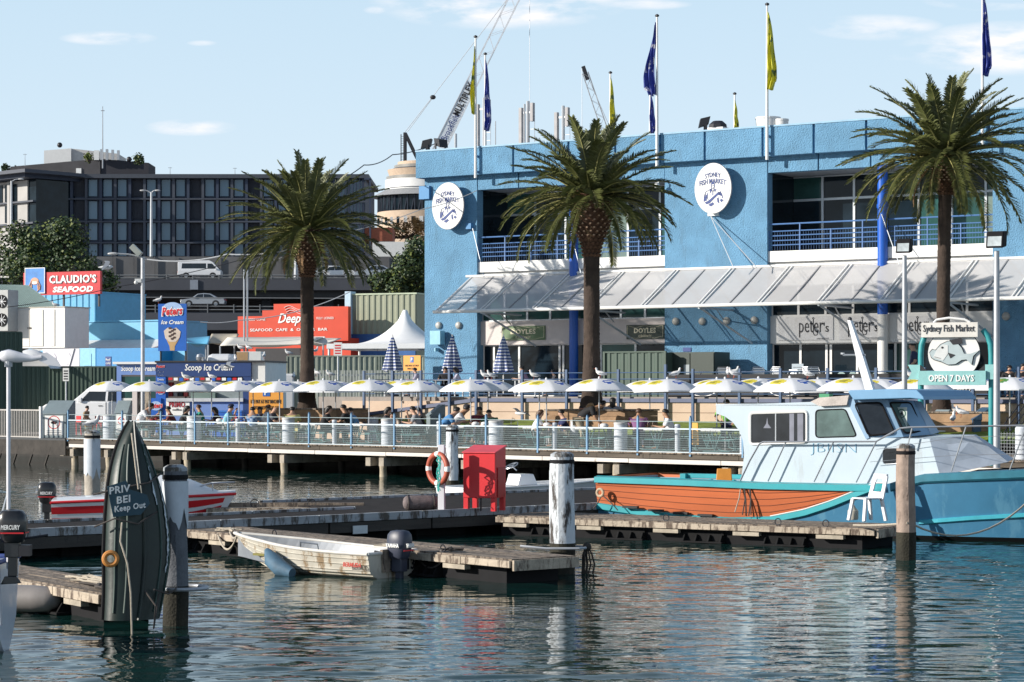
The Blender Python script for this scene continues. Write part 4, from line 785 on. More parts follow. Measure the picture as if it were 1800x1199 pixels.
# ------------------------------------------------------------------ left side: kiosk, ute, fences, shops
KB = mat('kiosk_navy', (.02, .05, .17), .4, var=.06); KL = mat('kiosk_light_blue', (.16, .26, .55), .45, var=.05); KP = mat('kiosk_bright_blue', (.02, .12, .50), .4)  # lighter blue of the end wall carries its sunlight in the colour
K = thing('ice_cream_kiosk', 'navy ice cream kiosk with open counter and light blue end wall', 'kiosk', FL.w(0, 0), FL.r)
def kb(name, m, x0, x1, y0, y1, d0, d1, par=None): mb = MB(); fbox(mb, x0, x1, y0, y1, d0, d1, FL); return mb.build(name, m, par or K)
kb('header', KB, 275, 441, 636, 662, -.45, -.2); kb('end_header', KL, 205, 274, 640, 659, -.2, 0); kb('roof', DARK, 272, 466, 634, 637, -.5, 3); kb('end_roof', WHITE, 198, 310, 636, 640, -.4, 0.6)
kb('corner_post', KP, 274, 291, 660, 760, -.42, -.05); kb('end_post', KB, 427, 441, 662, 760, -.42, -.05); kb('wall', KL, 205, 213, 659, 765, -.2, 0); kb('back_wall', mat('kiosk_inside', (.10, .09, .09), .8), 205, 441, 659, 760, 1.8, 1.9)
kb('side_panel', SHEETW, 442, 466, 637, 760, -.3, 3)
kb('counter', mat('counter_white', (.5, .52, .55), .5), 292, 427, 700, 706, -.55, .2); kb('counter_front', KL, 292, 427, 706, 765, -.4, -.3); kb('window', GLASSG, 213, 273, 662, 706, -.12, -.1); kb('end_panel', SHEETW, 213, 273, 700, 765, -.15, -.02)
kb('freezer_glass', GLASSP, 335, 378, 690, 700, -.4, .3); kb('shutter', mat('shutter', (.2, .24, .25), .5), 378, 427, 665, 704, -.1, 0)
for i in range(14): mb = MB(); x = 296 + i * 9.4; fbox(mb, x, x + 7, 664, 668 + (i % 3), -.47, -.455, FL); mb.build('scallop', (RED, WHITEI, KP)[i % 3], K)
for i in range(9): mb = MB(); x = 296 + i * 9.0; fbox(mb, x, x + 6.5, 672 + (i * 7) % 9, 697, .2, .5, FL); mb.build('goods', (mat('goods_red', (.5, .06, .05), .5), mat('goods_pale', (.5, .45, .4), .5), DARK)[i % 3], K)
kz = lambda y, d=-.46: FL.z(350, y, d)
def ktxt(par, m, s, x0, x1, y0, y1, d, **k): return txt(par, m, s, FL.s(x0, d), FL.s(x1, d), FL.z((x0 + x1) / 2, y1, d), FL.z((x0 + x1) / 2, y0, d), d, **k)
ktxt(K, WHITEI, 'Scoop Ice Cream', 325, 408, 640, 655, -.46, shear=.15, bold=.015); ktxt(K, WHITEI, 'Scoop Ice Cream', 213, 273, 643, 655, -.21, shear=.15, bold=.02)
mb = MB(); fbox(mb, 292, 333, 704, 730, -.46, -.41, FL); mb.build('white_panel', WHITEI, K); ktxt(K, mat('primo_red', (.35, .02, .03), .5), 'PRIMO', 297, 325, 706, 716, -.47, bold=.03); ktxt(K, INK, 'coffee', 303, 319, 718, 722, -.47)
mb = MB(); fbox(mb, 260, 283, 700, 732, -.5, -.43, FL); mb.build('blue_panel', KP, K)
def peters(par, x0, x1, y0, y1, d, fr=FL):
    mb = MB(); cx, cz = (fr.s(x0, d) + fr.s(x1, d)) / 2, fr.z((x0 + x1) / 2, (y0 + y1) / 2, d); rx, rz = (fr.s(x1, d) - fr.s(x0, d)) / 2, (fr.z(x0, y0, d) - fr.z(x0, y1, d)) / 2
    mb.prism([(cx + rx * .85 * math.cos(a * PI / 12), cz + rz * 1.25 * math.sin(a * PI / 12)) for a in range(24)], d - .006, d); mb.build('logo_oval', mat('logo_pale', (.35, .5, .75), .5), par)
    txt(par, WHITEI, 'Peters', cx - rx * 1.04, cx + rx * 1.04, cz - rz * .78, cz + rz * .78, d - .01, bold=.07, shear=.15, tilt=.05); txt(par, RED, 'Peters', cx - rx, cx + rx, cz - rz * .7, cz + rz * .7, d - .02, bold=.03, shear=.15, tilt=.05)
peters(K, 262, 286, 707, 720, -.51)
for yy in (641, 736, 686): peters(K, 275, 290, yy, yy + 7, -.44)
for i in range(5): ktxt(K, WHITEI, ('Cakes', 'Fresh', 'Drinks', 'Snacks', 'Shakes')[i], 277, 288, 651 + i * 7, 655 + i * 7, -.44, name='menu_word')
t = thing('freezer', 'bright blue ice cream chest freezer at the right end of the kiosk', 'freezer', FL.w(FL.s(403, -1), -1, LANDZ), FL.r); w_ = FL.s(430, -1) - FL.s(378, -1); mb = MB(); mb.box(-w_ / 2, w_ / 2, -.3, .3, 0, 1.15); mb.build('body', KP, t, bevel=.02); mb = MB(); mb.box(-w_ / 2, w_ / 2, -.32, .32, 1.155, 1.25); mb.build('lid', mat('lid_blue', (.05, .18, .55), .3), t, bevel=.02)
txt(t, WHITEI, 'Drumstick', -w_ * .3, w_ * .35, .7, .95, -.31, bold=.04, tilt=.1); txt(t, RED, 'Drumstick', -w_ * .3, w_ * .35, .7, .95, -.32, bold=.015, tilt=.1); mb = MB(); mb.lathe([(.05, .25), (.16, .6), (.18, .7), (.02, .85)], (w_ * .33, -.24, 0), 12); mb.build('cone_picture', mat('cone_tan', (.5, .32, .14), .7), t)
# peters banner
t = thing('ice_cream_banner', 'tall blue ice cream banner with a choc-dipped cone picture above the kiosk', 'banner', FL.w(FL.s(303, 1), 1, LANDZ), FL.r); bx0, bx1, bz0, bz1 = FL.s(278, 1) - FL.s(303, 1), FL.s(327.5, 1) - FL.s(303, 1), FL.z(303, 617, 1) - LANDZ, FL.z(303, 534, 1) - LANDZ
mb = MB(); mb.box(bx0, bx1, 0, .08, bz0, bz1); mb.build('panel', mat('banner_blue', (.01, .11, .46), .45, var=.15, sc=.8), t)
for q in (bx0 + .08, bx1 - .08): mb = MB(); mb.tube([(q, .14, 0), (q, .14, bz1)], .05, 8); mb.build('post', DARK, t)
sc_ = (bx1 - bx0); cz = bz1 - (bz1 - bz0) * .2; mb = MB(); mb.prism([(.36 * sc_ * math.cos(a * PI / 16) - 0, cz + .13 * sc_ + .24 * sc_ * math.sin(a * PI / 16)) for a in range(32)], -.012, -.002); mb.build('logo_oval', MATS['logo_pale'], t)
txt(t, WHITEI, 'Peters', -.39 * sc_, .39 * sc_, cz - .12 * sc_, cz + .22 * sc_, -.02, bold=.085, shear=.15, tilt=.06); txt(t, RED, 'Peters', -.36 * sc_, .36 * sc_, cz - .09 * sc_, cz + .19 * sc_, -.032, bold=.03, shear=.15, tilt=.06)
txt(t, WHITEI, 'Ice Cream', -.4 * sc_, .4 * sc_, cz - .37 * sc_, cz - .23 * sc_, -.01, bold=.02, shear=.3)
mb = MB(); zc = bz0 + .08 * (bz1 - bz0); mb.prism([(-.08 * sc_, bz0 + .02), (.08 * sc_, bz0 + .02), (.09 * sc_, zc + .05), (.24 * sc_, zc + .28 * sc_), (-.22 * sc_, zc + .28 * sc_), (-.1 * sc_, zc + .05)], -.012, -.002); mb.build('cone_picture', MATS['cone_tan'], t)
mb = MB(); mb.prism([(-.3 * sc_, zc + .55 * sc_), (-.25 * sc_, zc + .3 * sc_), (-.1 * sc_, zc + .18 * sc_), (.12 * sc_, zc + .18 * sc_), (.26 * sc_, zc + .32 * sc_), (.3 * sc_, zc + .52 * sc_), (.14 * sc_, zc + .66 * sc_), (0, zc + .61 * sc_), (-.16 * sc_, zc + .66 * sc_)], -.02, -.013); mb.build('ice_picture', mat('ice_cream', (.6, .5, .42), .6), t)
mb = MB(); 
for q in range(9): mb.prism([(.09 * sc_ * math.sin(q * 2.1) + .06 * sc_ * math.cos(a * 1.05), zc + (.28 + .045 * q) * sc_ + .04 * sc_ * math.sin(a * 1.05)) for a in range(6)], -.028, -.021)
mb.build('chocolate_picture', mat('chocolate', (.06, .03, .025), .5), t)
# fences on the left
def cfence(label, x0, x1, y0, d, fr, m, name='sheet_fence', pitch=.22, zb=LANDZ):
    a, b = fr.s(x0, d), fr.s(x1, d); t = thing(name, label, 'fence', fr.w(a, d, zb), fr.r); z1 = fr.z((x0 + x1) / 2, y0, d) - zb; mb = MB(); mb.corr(0, b - a, 0, z1, 0, pitch, .05); mb.build('sheet', m, t, fixn=False); mb = MB(); mb.box(0, b - a, -.06, .04, z1, z1 + .07); mb.build('top_rail', m, t)
    n = max(2, int((b - a) / 2.4) + 1)
    for i in range(n): mb = MB(); q = (b - a) * i / (n - 1); mb.box(q - .04, q + .04, -.07, .02, 0, z1 + .03); mb.build('post', m, t)
    return t
FX = Frame((-26, 118), 22); FY = Frame((-24.2, 124), -30)
cfence('tall dark green sheet fence at the left edge behind the cruiser mast', -60, 38, 585, 0, Frame((-27, 116), 20), GREENF)
t = cfence('green sheet fence running behind the white pickup truck', 82, 240, 646, 0, Frame((-23, 122), -8), GREENF)
cfence('short green sheet fence turning the corner left of the no-parking notice', 36, 84, 646, 0, Frame((-24, 121), 22), GREENF)
cfence('long grey-green corrugated fence behind the left palm', 505, 748, 627, 0, Frame((-10, 122), -6), mat('grey_sheet', (.22, .25, .21), .6, var=.1), pitch=.28)
t = thing('slat_fence', 'pale upright slat fence behind the terrace tables', 'fence', Frame((-10, 119), -6).w(0, 0, LANDZ), R(-6)); fr = Frame((-10, 119), -6); a = fr.s(540); b = fr.s(748); zt = fr.z(640, 651) - LANDZ; n = int((b - a) / .16)
mb = MB(); [mb.box(a + i * .16, a + i * .16 + .1, 0, .03, 0, zt) for i in range(n)]; mb.build('slats', mat('pale_slat', (.36, .38, .35), .6), t); mb = MB(); mb.box(a, b, .03, .08, zt - .3, zt - .2); mb.build('rail', GALV, t)
def notice(px, y0, y1, wpx, Y, label, m=SHEETW, lines=4, post=True, big=False):
    k = FPX / Y; zb = LANDZ; c = pt(px, HY, Y); t = thing('notice_sign', label, 'sign', (c.x, Y, zb), R(-8)); z0, z1 = H - (y1 - HY) / k - zb, H - (y0 - HY) / k - zb; w_ = wpx / k / 2; mb = MB(); mb.box(-w_, w_, -.03, 0, z0, z1); mb.build('panel', m, t)
    mb = MB(); 
    for i in range(lines): mb.box(-w_ * .7, w_ * .7, -.036, -.031, z0 + (z1 - z0) * (.12 + .8 * i / lines), z0 + (z1 - z0) * (.12 + .8 * i / lines + .1))
    mb.build('text_lines', RED if big else INK, t)
    if post: mb = MB(); mb.tube([(0, .03, 0), (0, .03, z1)], .04, 8); mb.build('post', GALV, t)
notice(116, 647, 670, 11, 120.5, 'small white notice on the green fence behind the pickup truck')
notice(594, 602, 625, 15, 112, 'white notice with red lines left of the tent on a tall pole', big=True)
# iron gate and railing at far left
t = thing('bridge_fence', 'pale grey vertical-bar fence of the gangway at the left edge', 'fence', DK.w(0, 0), DK.r); a, b = DK.s(-30, 0), DK.s(70, 0); DLf = a
mb = MB(); n = int((b - a) / .13); [mb.box(a + i * .13, a + i * .13 + .03, 0, .03, DZ + .05, DZ + 1.2) for i in range(n)]; mb.build('bars', mat('pale_bar', (.42, .40, .38), .5), t); mb = MB(); mb.box(a, b, -.02, .05, DZ + 1.2, DZ + 1.26); mb.box(a, b, -.02, .05, DZ, DZ + .05); mb.build('rail', MATS['pale_bar'], t); mb = MB(); mb.box(b, b + .12, -.05, .07, DZ - .1, DZ + 1.4); mb.build('post', WHITE, t)
t = thing('gangway_bridge', 'dark steel footbridge at the left end of the boardwalk', 'bridge', DK.w(0, 0), DK.r); mb = MB(); mb.box(a, DL - .1, -.1, 2, DZ - .35, DZ - .02); mb.build('deck', mat('dark_steel_deck', (.03, .035, .04), .6), t); mb = MB(); mb.box(a, DL, -.16, -.1, DZ - .75, DZ - .1); [mb.bar((a + i * 1.2, -.13, DZ - 1.5), (a + i * 1.2 + .6, -.13, DZ - .4), .07) for i in range(int((DL - a) / 1.2))]; mb.box(a, DL, -.16, -.1, DZ - 1.6, DZ - 1.5); mb.build('truss', TIMBD, t)
t = thing('door_frame', 'cream timber post at the corner of the kiosk', 'post', FL.w(FL.s(238, -2.4), -2.4, LANDZ), FL.r); mb = MB(); mb.box(-.12, .12, -.1, .1, 0, FL.z(238, 681, -2.4) - LANDZ); mb.build('post', CREAM, t); mb = MB(); mb.box(.13, .75, 0, .1, 0, FL.z(238, 683, -2.4) - LANDZ); mb.build('panel', TIMBL, t)
for px, lb in ((133, 'red metal stool left of the small child'), (166, 'red metal stool right of the small child'), (179, 'red metal stool beside the round bin')):
    t = thing('red_stool', lb, 'stool', DK.w(DK.s(px, 2.6), 2.6, DZ), DK.r, 'red stools by the pickup truck'); mb = MB(); mb.box(-.18, .18, -.18, .18, .62, .66); mb.box(-.18, .18, .16, .18, .66, .95); mb.build('seat', RED, t)
    for a_ in (-1, 1):
        for b_ in (-1, 1): mb = MB(); mb.bar((a_ * .15, b_ * .15, .62), (a_ * .19, b_ * .19, 0), .035); mb.build('leg', RED, t)

# vehicles
CG = mat('car_glass', (.015, .02, .025), .05, var=.2, spec=.6); TYRE = mat('tyre', (.015, .015, .016), .8); RIM = mat('wheel_rim', (.35, .36, .38), .35, metal=.6); CW = mat('car_white', (.70, .71, .73), .3, var=.03, coat=.4); CS = mat('car_silver', (.38, .41, .45), .3, metal=.4, var=.03, coat=.4); TL = mat('tail_red', (.35, .01, .01), .3); HLm = mat('headlamp', (.6, .62, .65), .15)
def vehicle(label, cat, loc, rz, prof, roof, Lw, W_, col, wheels, wins, name='car', group=None, bed=None, wr=.33):
    # prof: lower body outline (x,z) nose at -x ; roof: greenhouse outline; wins: side windows (outline lists)
    t = thing(name, label, cat, loc, rz, group); hw = W_ / 2; mb = MB(); mb.prism(prof, -hw, hw); mb.build('body', col, t, bevel=.05)
    mb = MB(); n = len(roof); ins = .14; ztop = max(p[1] for p in roof); zbot = min(p[1] for p in roof); vs = []
    for sg in (-1, 1):
        for x, z in roof: vs.append((x, sg * (hw - .03 - ins * (z - zbot) / (ztop - zbot)), z))
    mb.add(vs, [tuple(range(n)), tuple(range(2 * n - 1, n - 1, -1))] + [(i, i + n, (i + 1) % n + n, (i + 1) % n) for i in range(n)]); mb.build('cabin', col, t, bevel=.04)
    for sg in (-1, 1):
        for wpts in wins: mb = MB(); mb.add([(x, sg * (hw - .022 - ins * (z - zbot) / (ztop - zbot)), z) for x, z in wpts], [tuple(range(len(wpts)))]); mb.build('side_window', CG, t)
    (xa, za), (xb, zb_) = roof[0], roof[1]; q = lambda f: (xa + (xb - xa) * f - .012, za + (zb_ - za) * f); mb = MB(); hi = hw - .03; mb.add([(q(.1)[0], -hi + .08, q(.1)[1]), (q(.1)[0], hi - .08, q(.1)[1]), (q(.92)[0], hi - .2, q(.92)[1]), (q(.92)[0], -hi + .2, q(.92)[1])], [(0, 1, 2, 3)]); mb.build('windscreen', CG, t)
    for sg in (-1, 1):
        for wx in wheels:
            mb = MB(); mb.lathe([(wr * .6, -.11), (wr * .96, -.11), (wr, -.07), (wr, .07), (wr * .96, .11), (wr * .6, .11)], n=20); o = mb.build('wheel', TYRE, t, smooth=30); o.location = (wx, sg * (hw - .1), wr); o.rotation_euler = (R(90), 0, 0); mb = MB(); mb.lathe([(wr * .62, -.122), (wr * .6, -.118), (wr * .6, .118), (wr * .62, .122)], n=14); mb.build('rim', RIM, o)
            mb = MB(); mb.lathe([(wr * 1.18, -.004), (wr * 1.18, .004)], n=20); o = mb.build('wheel_arch', DARK, t); o.location = (wx, sg * (hw + .052 - .05), wr); o.rotation_euler = (R(90), 0, 0)
        x0 = min(p[0] for p in prof); x1 = max(p[0] for p in prof)
        mb = MB(); mb.box(x0 - .01, x0 + .18, sg * (hw - .28) - .16, sg * (hw - .28) + .16, .62, .78); mb.build('headlight', HLm, t, bevel=.02); mb = MB(); mb.box(x1 - .1, x1 + .015, sg * (hw - .2) - .12, sg * (hw - .2) + .12, .7, .85); mb.build('tail_light', TL, t, bevel=.01)
        mb = MB(); mb.box(roof[0][0] + .35, roof[0][0] + .5, sg * (hw + .04) - .06, sg * (hw + .04) + .06, roof[0][1] + .02, roof[0][1] + .18); mb.build('wing_mirror', col, t, bevel=.02)
    return t
SED = dict(prof=[(-2.35, .3), (-2.38, .62), (-2.2, .78), (-1.2, .92), (1.6, .98), (2.25, .95), (2.36, .6), (2.3, .3)], roof=[(-1.25, .90), (-.55, 1.40), (.1, 1.47), (.8, 1.42), (1.65, .96)], Lw=4.7, W_=1.8, wheels=(-1.45, 1.4), wins=[[(-.95, .95), (-.5, 1.33), (.05, 1.38), (.05, .96)], [(.12, .96), (.12, 1.38), (.75, 1.33), (1.3, .98)]])
ute = vehicle('white dual-cab pickup truck with its nose to the left', 'pickup truck', pt(202, HY, 119) - Vector((0, 0, H - LANDZ - .02)), R(-12), [(-2.6, .45), (-2.65, .95), (-2.45, 1.08), (-1.4, 1.16), (2.6, 1.2), (2.62, .5)], [(-1.45, 1.14), (-.75, 1.72), (-.4, 1.78), (1.0, 1.78), (1.2, 1.2)], 5.2, 1.82, CW, (-1.7, 1.6), [[(-1.05, 1.2), (-.65, 1.64), (-.05, 1.68), (-.05, 1.2)], [(.05, 1.2), (.05, 1.68), (.85, 1.68), (.95, 1.2)]], name='pickup_truck', wr=.39)
mb = MB(); [mb.box(x, x + .16, -.93, -.915, 1.0, 1.03) for x in (-.3, .75)]; mb.build('door_handle', DARK, ute); mb = MB(); mb.box(-.005, .005, -.925, -.912, .55, 1.16); mb.build('door_gap', DARK, ute); ute.scale = (1.36,) * 3
# ------------------------------------------------------------------ blue sheds and signs at the left
SB = mat('sheet_blue', (.10, .38, .60), .5, var=.08); SBD = mat('container_blue', (.01, .22, .50), .45, var=.08)
FS = Frame((-28, 150), -10)
def shed(name, label, x0, x1, y0, y1, Y, m, dep=6, corrp=None, roofm=None, cat='shed', deg=-28):
    fr = Frame((0, Y), deg); a, b = fr.s(x0), fr.s(x1); xm = (x0 + x1) / 2; z0, z1 = fr.z(xm, y1), fr.z(xm, y0); t = thing(name, label, cat, fr.w(a, 0, z0), fr.r); w_ = b - a; h_ = z1 - z0; mb = MB()
    if corrp: mb.corr(0, w_, 0, h_, 0, corrp, .06); mb.box(0, w_, .05, dep, 0, h_)
    else: mb.box(0, w_, 0, dep, 0, h_)
    mb.build('wall', m, t, fixn=not corrp); mb = MB(); mb.box(-.06, w_ + .06, -.1, dep, h_, h_ + .1); mb.build('roof', roofm or m, t); return t, w_, h_, fr
shed('blue_shed', 'blue corrugated shed wall under the red seafood sign', 50, 169, 516, 700, 152, SB, corrp=.55)
t, w_, h_, fr = shed('seafood_shop', 'long low blue shop front with white awning roof', 115, 290, 566, 720, 146, SB, dep=5)
mb = MB(); mb.box(0, w_, -.12, -.02, h_ - 1.35, h_ - .05); mb.build('fascia', mat('sheet_blue_light', (.14, .42, .62), .5, var=.06), t); mb = MB(); mb.add([(-.2, -.2, h_ - 1.0 - .35), (w_ + 1.5, -.2, h_ - 1.35), (w_ + 1.5, -3.6, h_ - 2.05), (-.2, -3.6, h_ - 2.05)], [(0, 1, 2, 3)]); o = mb.build('awning_roof', mat('white_roof', (.75, .74, .72), .5), t); so = o.modifiers.new('s', 'SOLIDIFY'); so.thickness = .08; mb = MB(); mb.box(-.2, w_ + 1.5, -3.65, -3.55, h_ - 2.35, h_ - 2.08); mb.build('gutter', SB, t)
for i, x in enumerate((.4, 2.6, 4.6, 6.2)): mb = MB(); mb.box(x, x + 1.5, -.06, -.02, h_ - 3.6, h_ - 2.4); mb.build('window', GLASS, t)
mb = MB(); mb.corr(FS.s(-40) * 0 + 0, 9.5, 0, 1, 0, .3)
# sloping striped roof left of the sign
t = thing('sheet_roof', 'grey-green corrugated roof sloping down right below the red sign', 'roof', (0, 0, 0), 0); mb = MB(); Y = 160; p0, p1, p2, p3 = pt(-60, 502, Y), pt(50, 504, Y), pt(138, 567, Y - 6), pt(-60, 567, Y - 6); n = 44
for i in range(n):
    q0, q1 = i / n, (i + .5) / n; a, b, c, d = p0.lerp(p1, q0), p0.lerp(p1, q1), p3.lerp(p2, q1), p3.lerp(p2, q0); up = Vector((0, -.05, .12)); mb.add([a, b, c, d, a + up, b + up, c + up, d + up], [(4, 5, 6, 7), (0, 1, 5, 4), (1, 2, 6, 5), (2, 3, 7, 6), (3, 0, 4, 7)])
mb.build('sheets', mat('roof_sheet', (.28, .38, .36), .6, var=.1), t); mb = MB(); mb.add([p0, p1, p2, p3], [(0, 1, 2, 3)]); mb.build('roof_base', mat('roof_dark', (.08, .12, .12), .7), t)
# Claudio's sign
fr = Frame((0, 150), -25); t = thing('seafood_sign', 'red rooftop seafood sign with a crab picture on blue', 'sign', fr.w(fr.s(108), 0, fr.z(108, 518)), fr.r); a = fr.s(176) - fr.s(108); b = fr.s(41) - fr.s(108); hh = fr.z(108, 478) - fr.z(108, 518); c0 = fr.s(80) - fr.s(108)
mb = MB(); mb.box(b, a, 0, .25, 0, hh); mb.build('panel', mat('sign_red', (.55, .015, .025), .4), t); txt(t, WHITEI, "CLAUDIO'S", fr.s(87) - fr.s(108), fr.s(169.5) - fr.s(108), hh * .50, hh * .86, -.03, bold=.03); txt(t, INK, "CLAUDIO'S", fr.s(88) - fr.s(108), fr.s(170.5) - fr.s(108), hh * .47, hh * .83, -.012, bold=.03); txt(t, WHITEI, 'SEAFOOD', fr.s(93) - fr.s(108), fr.s(164) - fr.s(108), hh * .1, hh * .36, -.02, bold=.05, shear=.2)
cx0, cx1 = fr.s(45) - fr.s(108), fr.s(80) - fr.s(108); mb = MB(); mb.box(cx0, cx1, -.08, -.01, .12, hh + .35); o = mb.build('picture', mat('picture_blue', (.04, .22, .60), .5, var=.3, sc=1), t); mb = MB(); cc = (cx0 + cx1) / 2
for u in ((cx0, .12, cx1, .17), (cx0, hh + .3, cx1, hh + .35)): mb.box(u[0], u[2], -.1, -.082, u[1], u[3])
mb.box(cx0, cx0 + .05, -.1, -.082, .17, hh + .3); mb.box(cx1 - .05, cx1, -.1, -.082, .17, hh + .3); mb.build('picture_border', WHITEI, o)
mb = MB(); mb.prism([(cc + .36 * math.cos(a_ * PI / 10), hh * .62 + .26 * math.sin(a_ * PI / 10)) for a_ in range(20)], -.11, -.083)
for sg in (-1, 1):
    mb.tube([(cc + sg * .3, -.1, hh * .62), (cc + sg * .5, -.1, hh * .4), (cc + sg * .45, -.1, hh * .22)], .05, 5)
    for k in range(3): mb.tube([(cc + sg * .25, -.1, hh * (.5 - .05 * k)), (cc + sg * (.42 - .06 * k), -.1, hh * (.34 - .06 * k)), (cc + sg * (.34 - .07 * k), -.1, hh * (.2 - .03 * k))], .03, 5)
mb.build('crab_picture', mat('crab', (.62, .34, .22), .6), o); mb = MB(); mb.box(cc - .2, cc + .2, -.13, -.112, hh * .5, hh * .6); mb.build('crab_mouth', WHITEI, o)
mb = MB(); 
for i in range(3): mb.bar((b + .3 + i * (a - b - .6) / 2, .3, -.9), (b + .3 + i * (a - b - .6) / 2, .3, hh), .12)
mb.build('sign_frame', DARK, t)
# white fridge cabinets, container, condensers
fr = Frame((0, 132), -30)
def boxthing(name, label, x0, x1, y0, y1, d0, dep, m, cat, fr, bevel=.02):
    a, b = fr.s(x0, d0), fr.s(x1, d0); xm = (x0 + x1) / 2; z0, z1 = fr.z(xm, y1, d0), fr.z(xm, y0, d0); t = thing(name, label, cat, fr.w((a + b) / 2, d0, z0), fr.r); hw = (b - a) / 2; h_ = z1 - z0; mb = MB(); mb.box(-hw, hw, 0, dep, 0, h_); mb.build('body', m, t, bevel=bevel); return t, hw, h_
t, hw, h_ = boxthing('cool_room', 'tall white two-door cool room standing on the roof line', 29, 114, 541, 612, 0, 2.4, SHEETW, 'cool room', fr)
for i, (a_, b_) in enumerate(((-.98, -.44), (-.42, .12), (.42, .6))):
    mb = MB(); mb.box(hw * a_, hw * b_, -.05, -.003, .12, h_ - .12); mb.build('door', mat('off_white', (.66, .63, .58), .5, var=.05), t, bevel=.01)
    if i < 2: mb = MB(); mb.box(hw * (b_ if i == 0 else a_) - .12 * (1 if i == 0 else -1), hw * (b_ if i == 0 else a_) + .05, -.1, -.052, h_ * .48, h_ * .52); mb.build('handle', DARK, t)
mb = MB(); mb.box(-hw - .05, hw + .05, -.06, 2.5, h_, h_ + .06); mb.build('roof_trim', mat('weathered_roof', (.45, .42, .36), .7), t)
t, hw, h_ = boxthing('air_conditioner', 'grey air conditioning unit with two stacked fans at the left edge', -20, 14, 510, 582, -1, 1, mat('aircon_grey', (.35, .36, .36), .5), 'air conditioner', fr)
for q in (.27, .72): mb = MB(); mb.lathe([(.42, -.02), (.44, .03), (.40, .03), (.38, -.01)], n=20); o = mb.build('fan', BLACK, t); o.location = (hw * .42, -.03, h_ * q); o.rotation_euler = (R(90), 0, 0); mb = MB(); [mb.bar((.38 * math.cos(a_), .38 * math.sin(a_), .02), (-.38 * math.cos(a_), -.38 * math.sin(a_), .02), .03) for a_ in (0, .8, 1.6, 2.4)]; mb.build('guard', GALV, o)
t, hw, h_ = boxthing('white_container', 'white insulated container with two recessed hatches above the green fence', 75, 141, 613, 660, -3, 2.4, mat('container_white', (.58, .57, .62), .6, var=.06), 'container', fr)
for q in (-.45, .35): mb = MB(); mb.prism([(q * hw + .3 * math.cos(a_ * PI / 4 + .39), h_ * .62 + .38 * math.sin(a_ * PI / 4 + .39)) for a_ in range(8)], -.03, -.003); mb.build('hatch', MATS['container_white'], t)
mb = MB(); mb.bar((hw * .3, -.05, .0), (hw * .7, -.05, h_), .05); mb.build('brace', GALV, t)
t, hw, h_ = boxthing('blue_container', 'pale blue end of the shipping container above the green fence', 139, 168, 612, 660, -3, 2.4, mat('container_pale_blue', (.22, .50, .68), .5), 'container', fr); mb = MB(); mb.box(-hw * .4, hw * .5, -.03, -.003, h_ * .35, h_ * .8); mb.build('hatch', MATS['container_pale_blue'], t)
t, hw, h_ = boxthing('blue_container', 'bright blue long side of the shipping container left of the banner', 169, 282, 612, 660, -3.2, 2.6, SBD, 'container', fr); mb = MB(); mb.box(-hw * .7, -hw * .52, -.03, -.003, h_ * .3, h_ * .7); mb.build('logo_plate', NAVY, t); [txt(t, WHITEI, s_, -hw * .68, -hw * .54, h_ * z_, h_ * (z_ + .08), -.035) for s_, z_ in (('Reef', .55), ('cold', .42))]
t, hw, h_ = boxthing('blue_board_fence', 'light blue board fence behind the banner posts', 279, 328, 616, 650, -2, .1, SB, 'fence', fr)
t, hw, h_ = boxthing('white_van_roof', 'white van parked behind the kiosk roof', 362, 410, 622, 690, 0, 2, CW, 'van', Frame((0, 124), -4), bevel=.3); mb = MB(); mb.box(-hw * .9, hw * .3, -.02, -.003, h_ * .62, h_ * .82); mb.build('side_window', CG, t)
t = thing('roof_ventilator', 'silver turbine ventilator left of the white van roof', 'vent', pt(352, 634, 125), 0); mb = MB(); mb.lathe([(.15, -.5), (.15, 0), (.22, .05), (.24, .2), (.18, .34), (.03, .38)], n=24); mb.build('turbine', STEEL, t)
# white car hood/boat cover thing behind the fence
t = thing('boat_cover', 'white moulded hull under a cover behind the green fence', 'boat', pt(62, 648, 122), R(-10)); mb = MB(); rows = []
for i in range(14): q = i / 13; x = -.9 + 1.95 * q; hh_ = 1.05 * (math.sin(PI * min(1, .25 + q * .75)) ** .7); rows.append([(x + .35 * j / 8 * q, -.5 + 1.0 * j / 8, hh_ * math.sin(PI * (.15 + .85 * j / 8)) ** .6) for j in range(9)])
mb.grid(rows); mb.build('cover', CW, t, smooth=True, fixn=False)
# Deep seafood cafe
DR = mat('cafe_red', (.60, .05, .015), .55, var=.12, sc=.4); fr = Frame((0, 148), -22); t = thing('seafood_cafe', 'red seafood cafe wall with stepped parapet and white lettering', 'building', fr.w(0, 0), fr.r)
S_ = lambda x: fr.s(x); Z_ = lambda y: fr.z(510, y)
mb = MB(); mb.prism([(S_(418), Z_(600)), (S_(418), Z_(555)), (S_(461), Z_(555)), (S_(461), Z_(545)), (S_(481), Z_(545)), (S_(481), Z_(534)), (S_(541), Z_(534)), (S_(541), Z_(540)), (S_(612), Z_(540)), (S_(612), Z_(600))], 0, .4); mb.build('parapet_wall', DR, t)
mb = MB(); mb.box(S_(418), S_(612), .4, 8, Z_(690), Z_(595)); mb.build('lower_wall', DR, t); mb = MB(); mb.box(S_(450), S_(528), -.05, .39, Z_(640), Z_(612)); mb.build('opening', DARK, t)
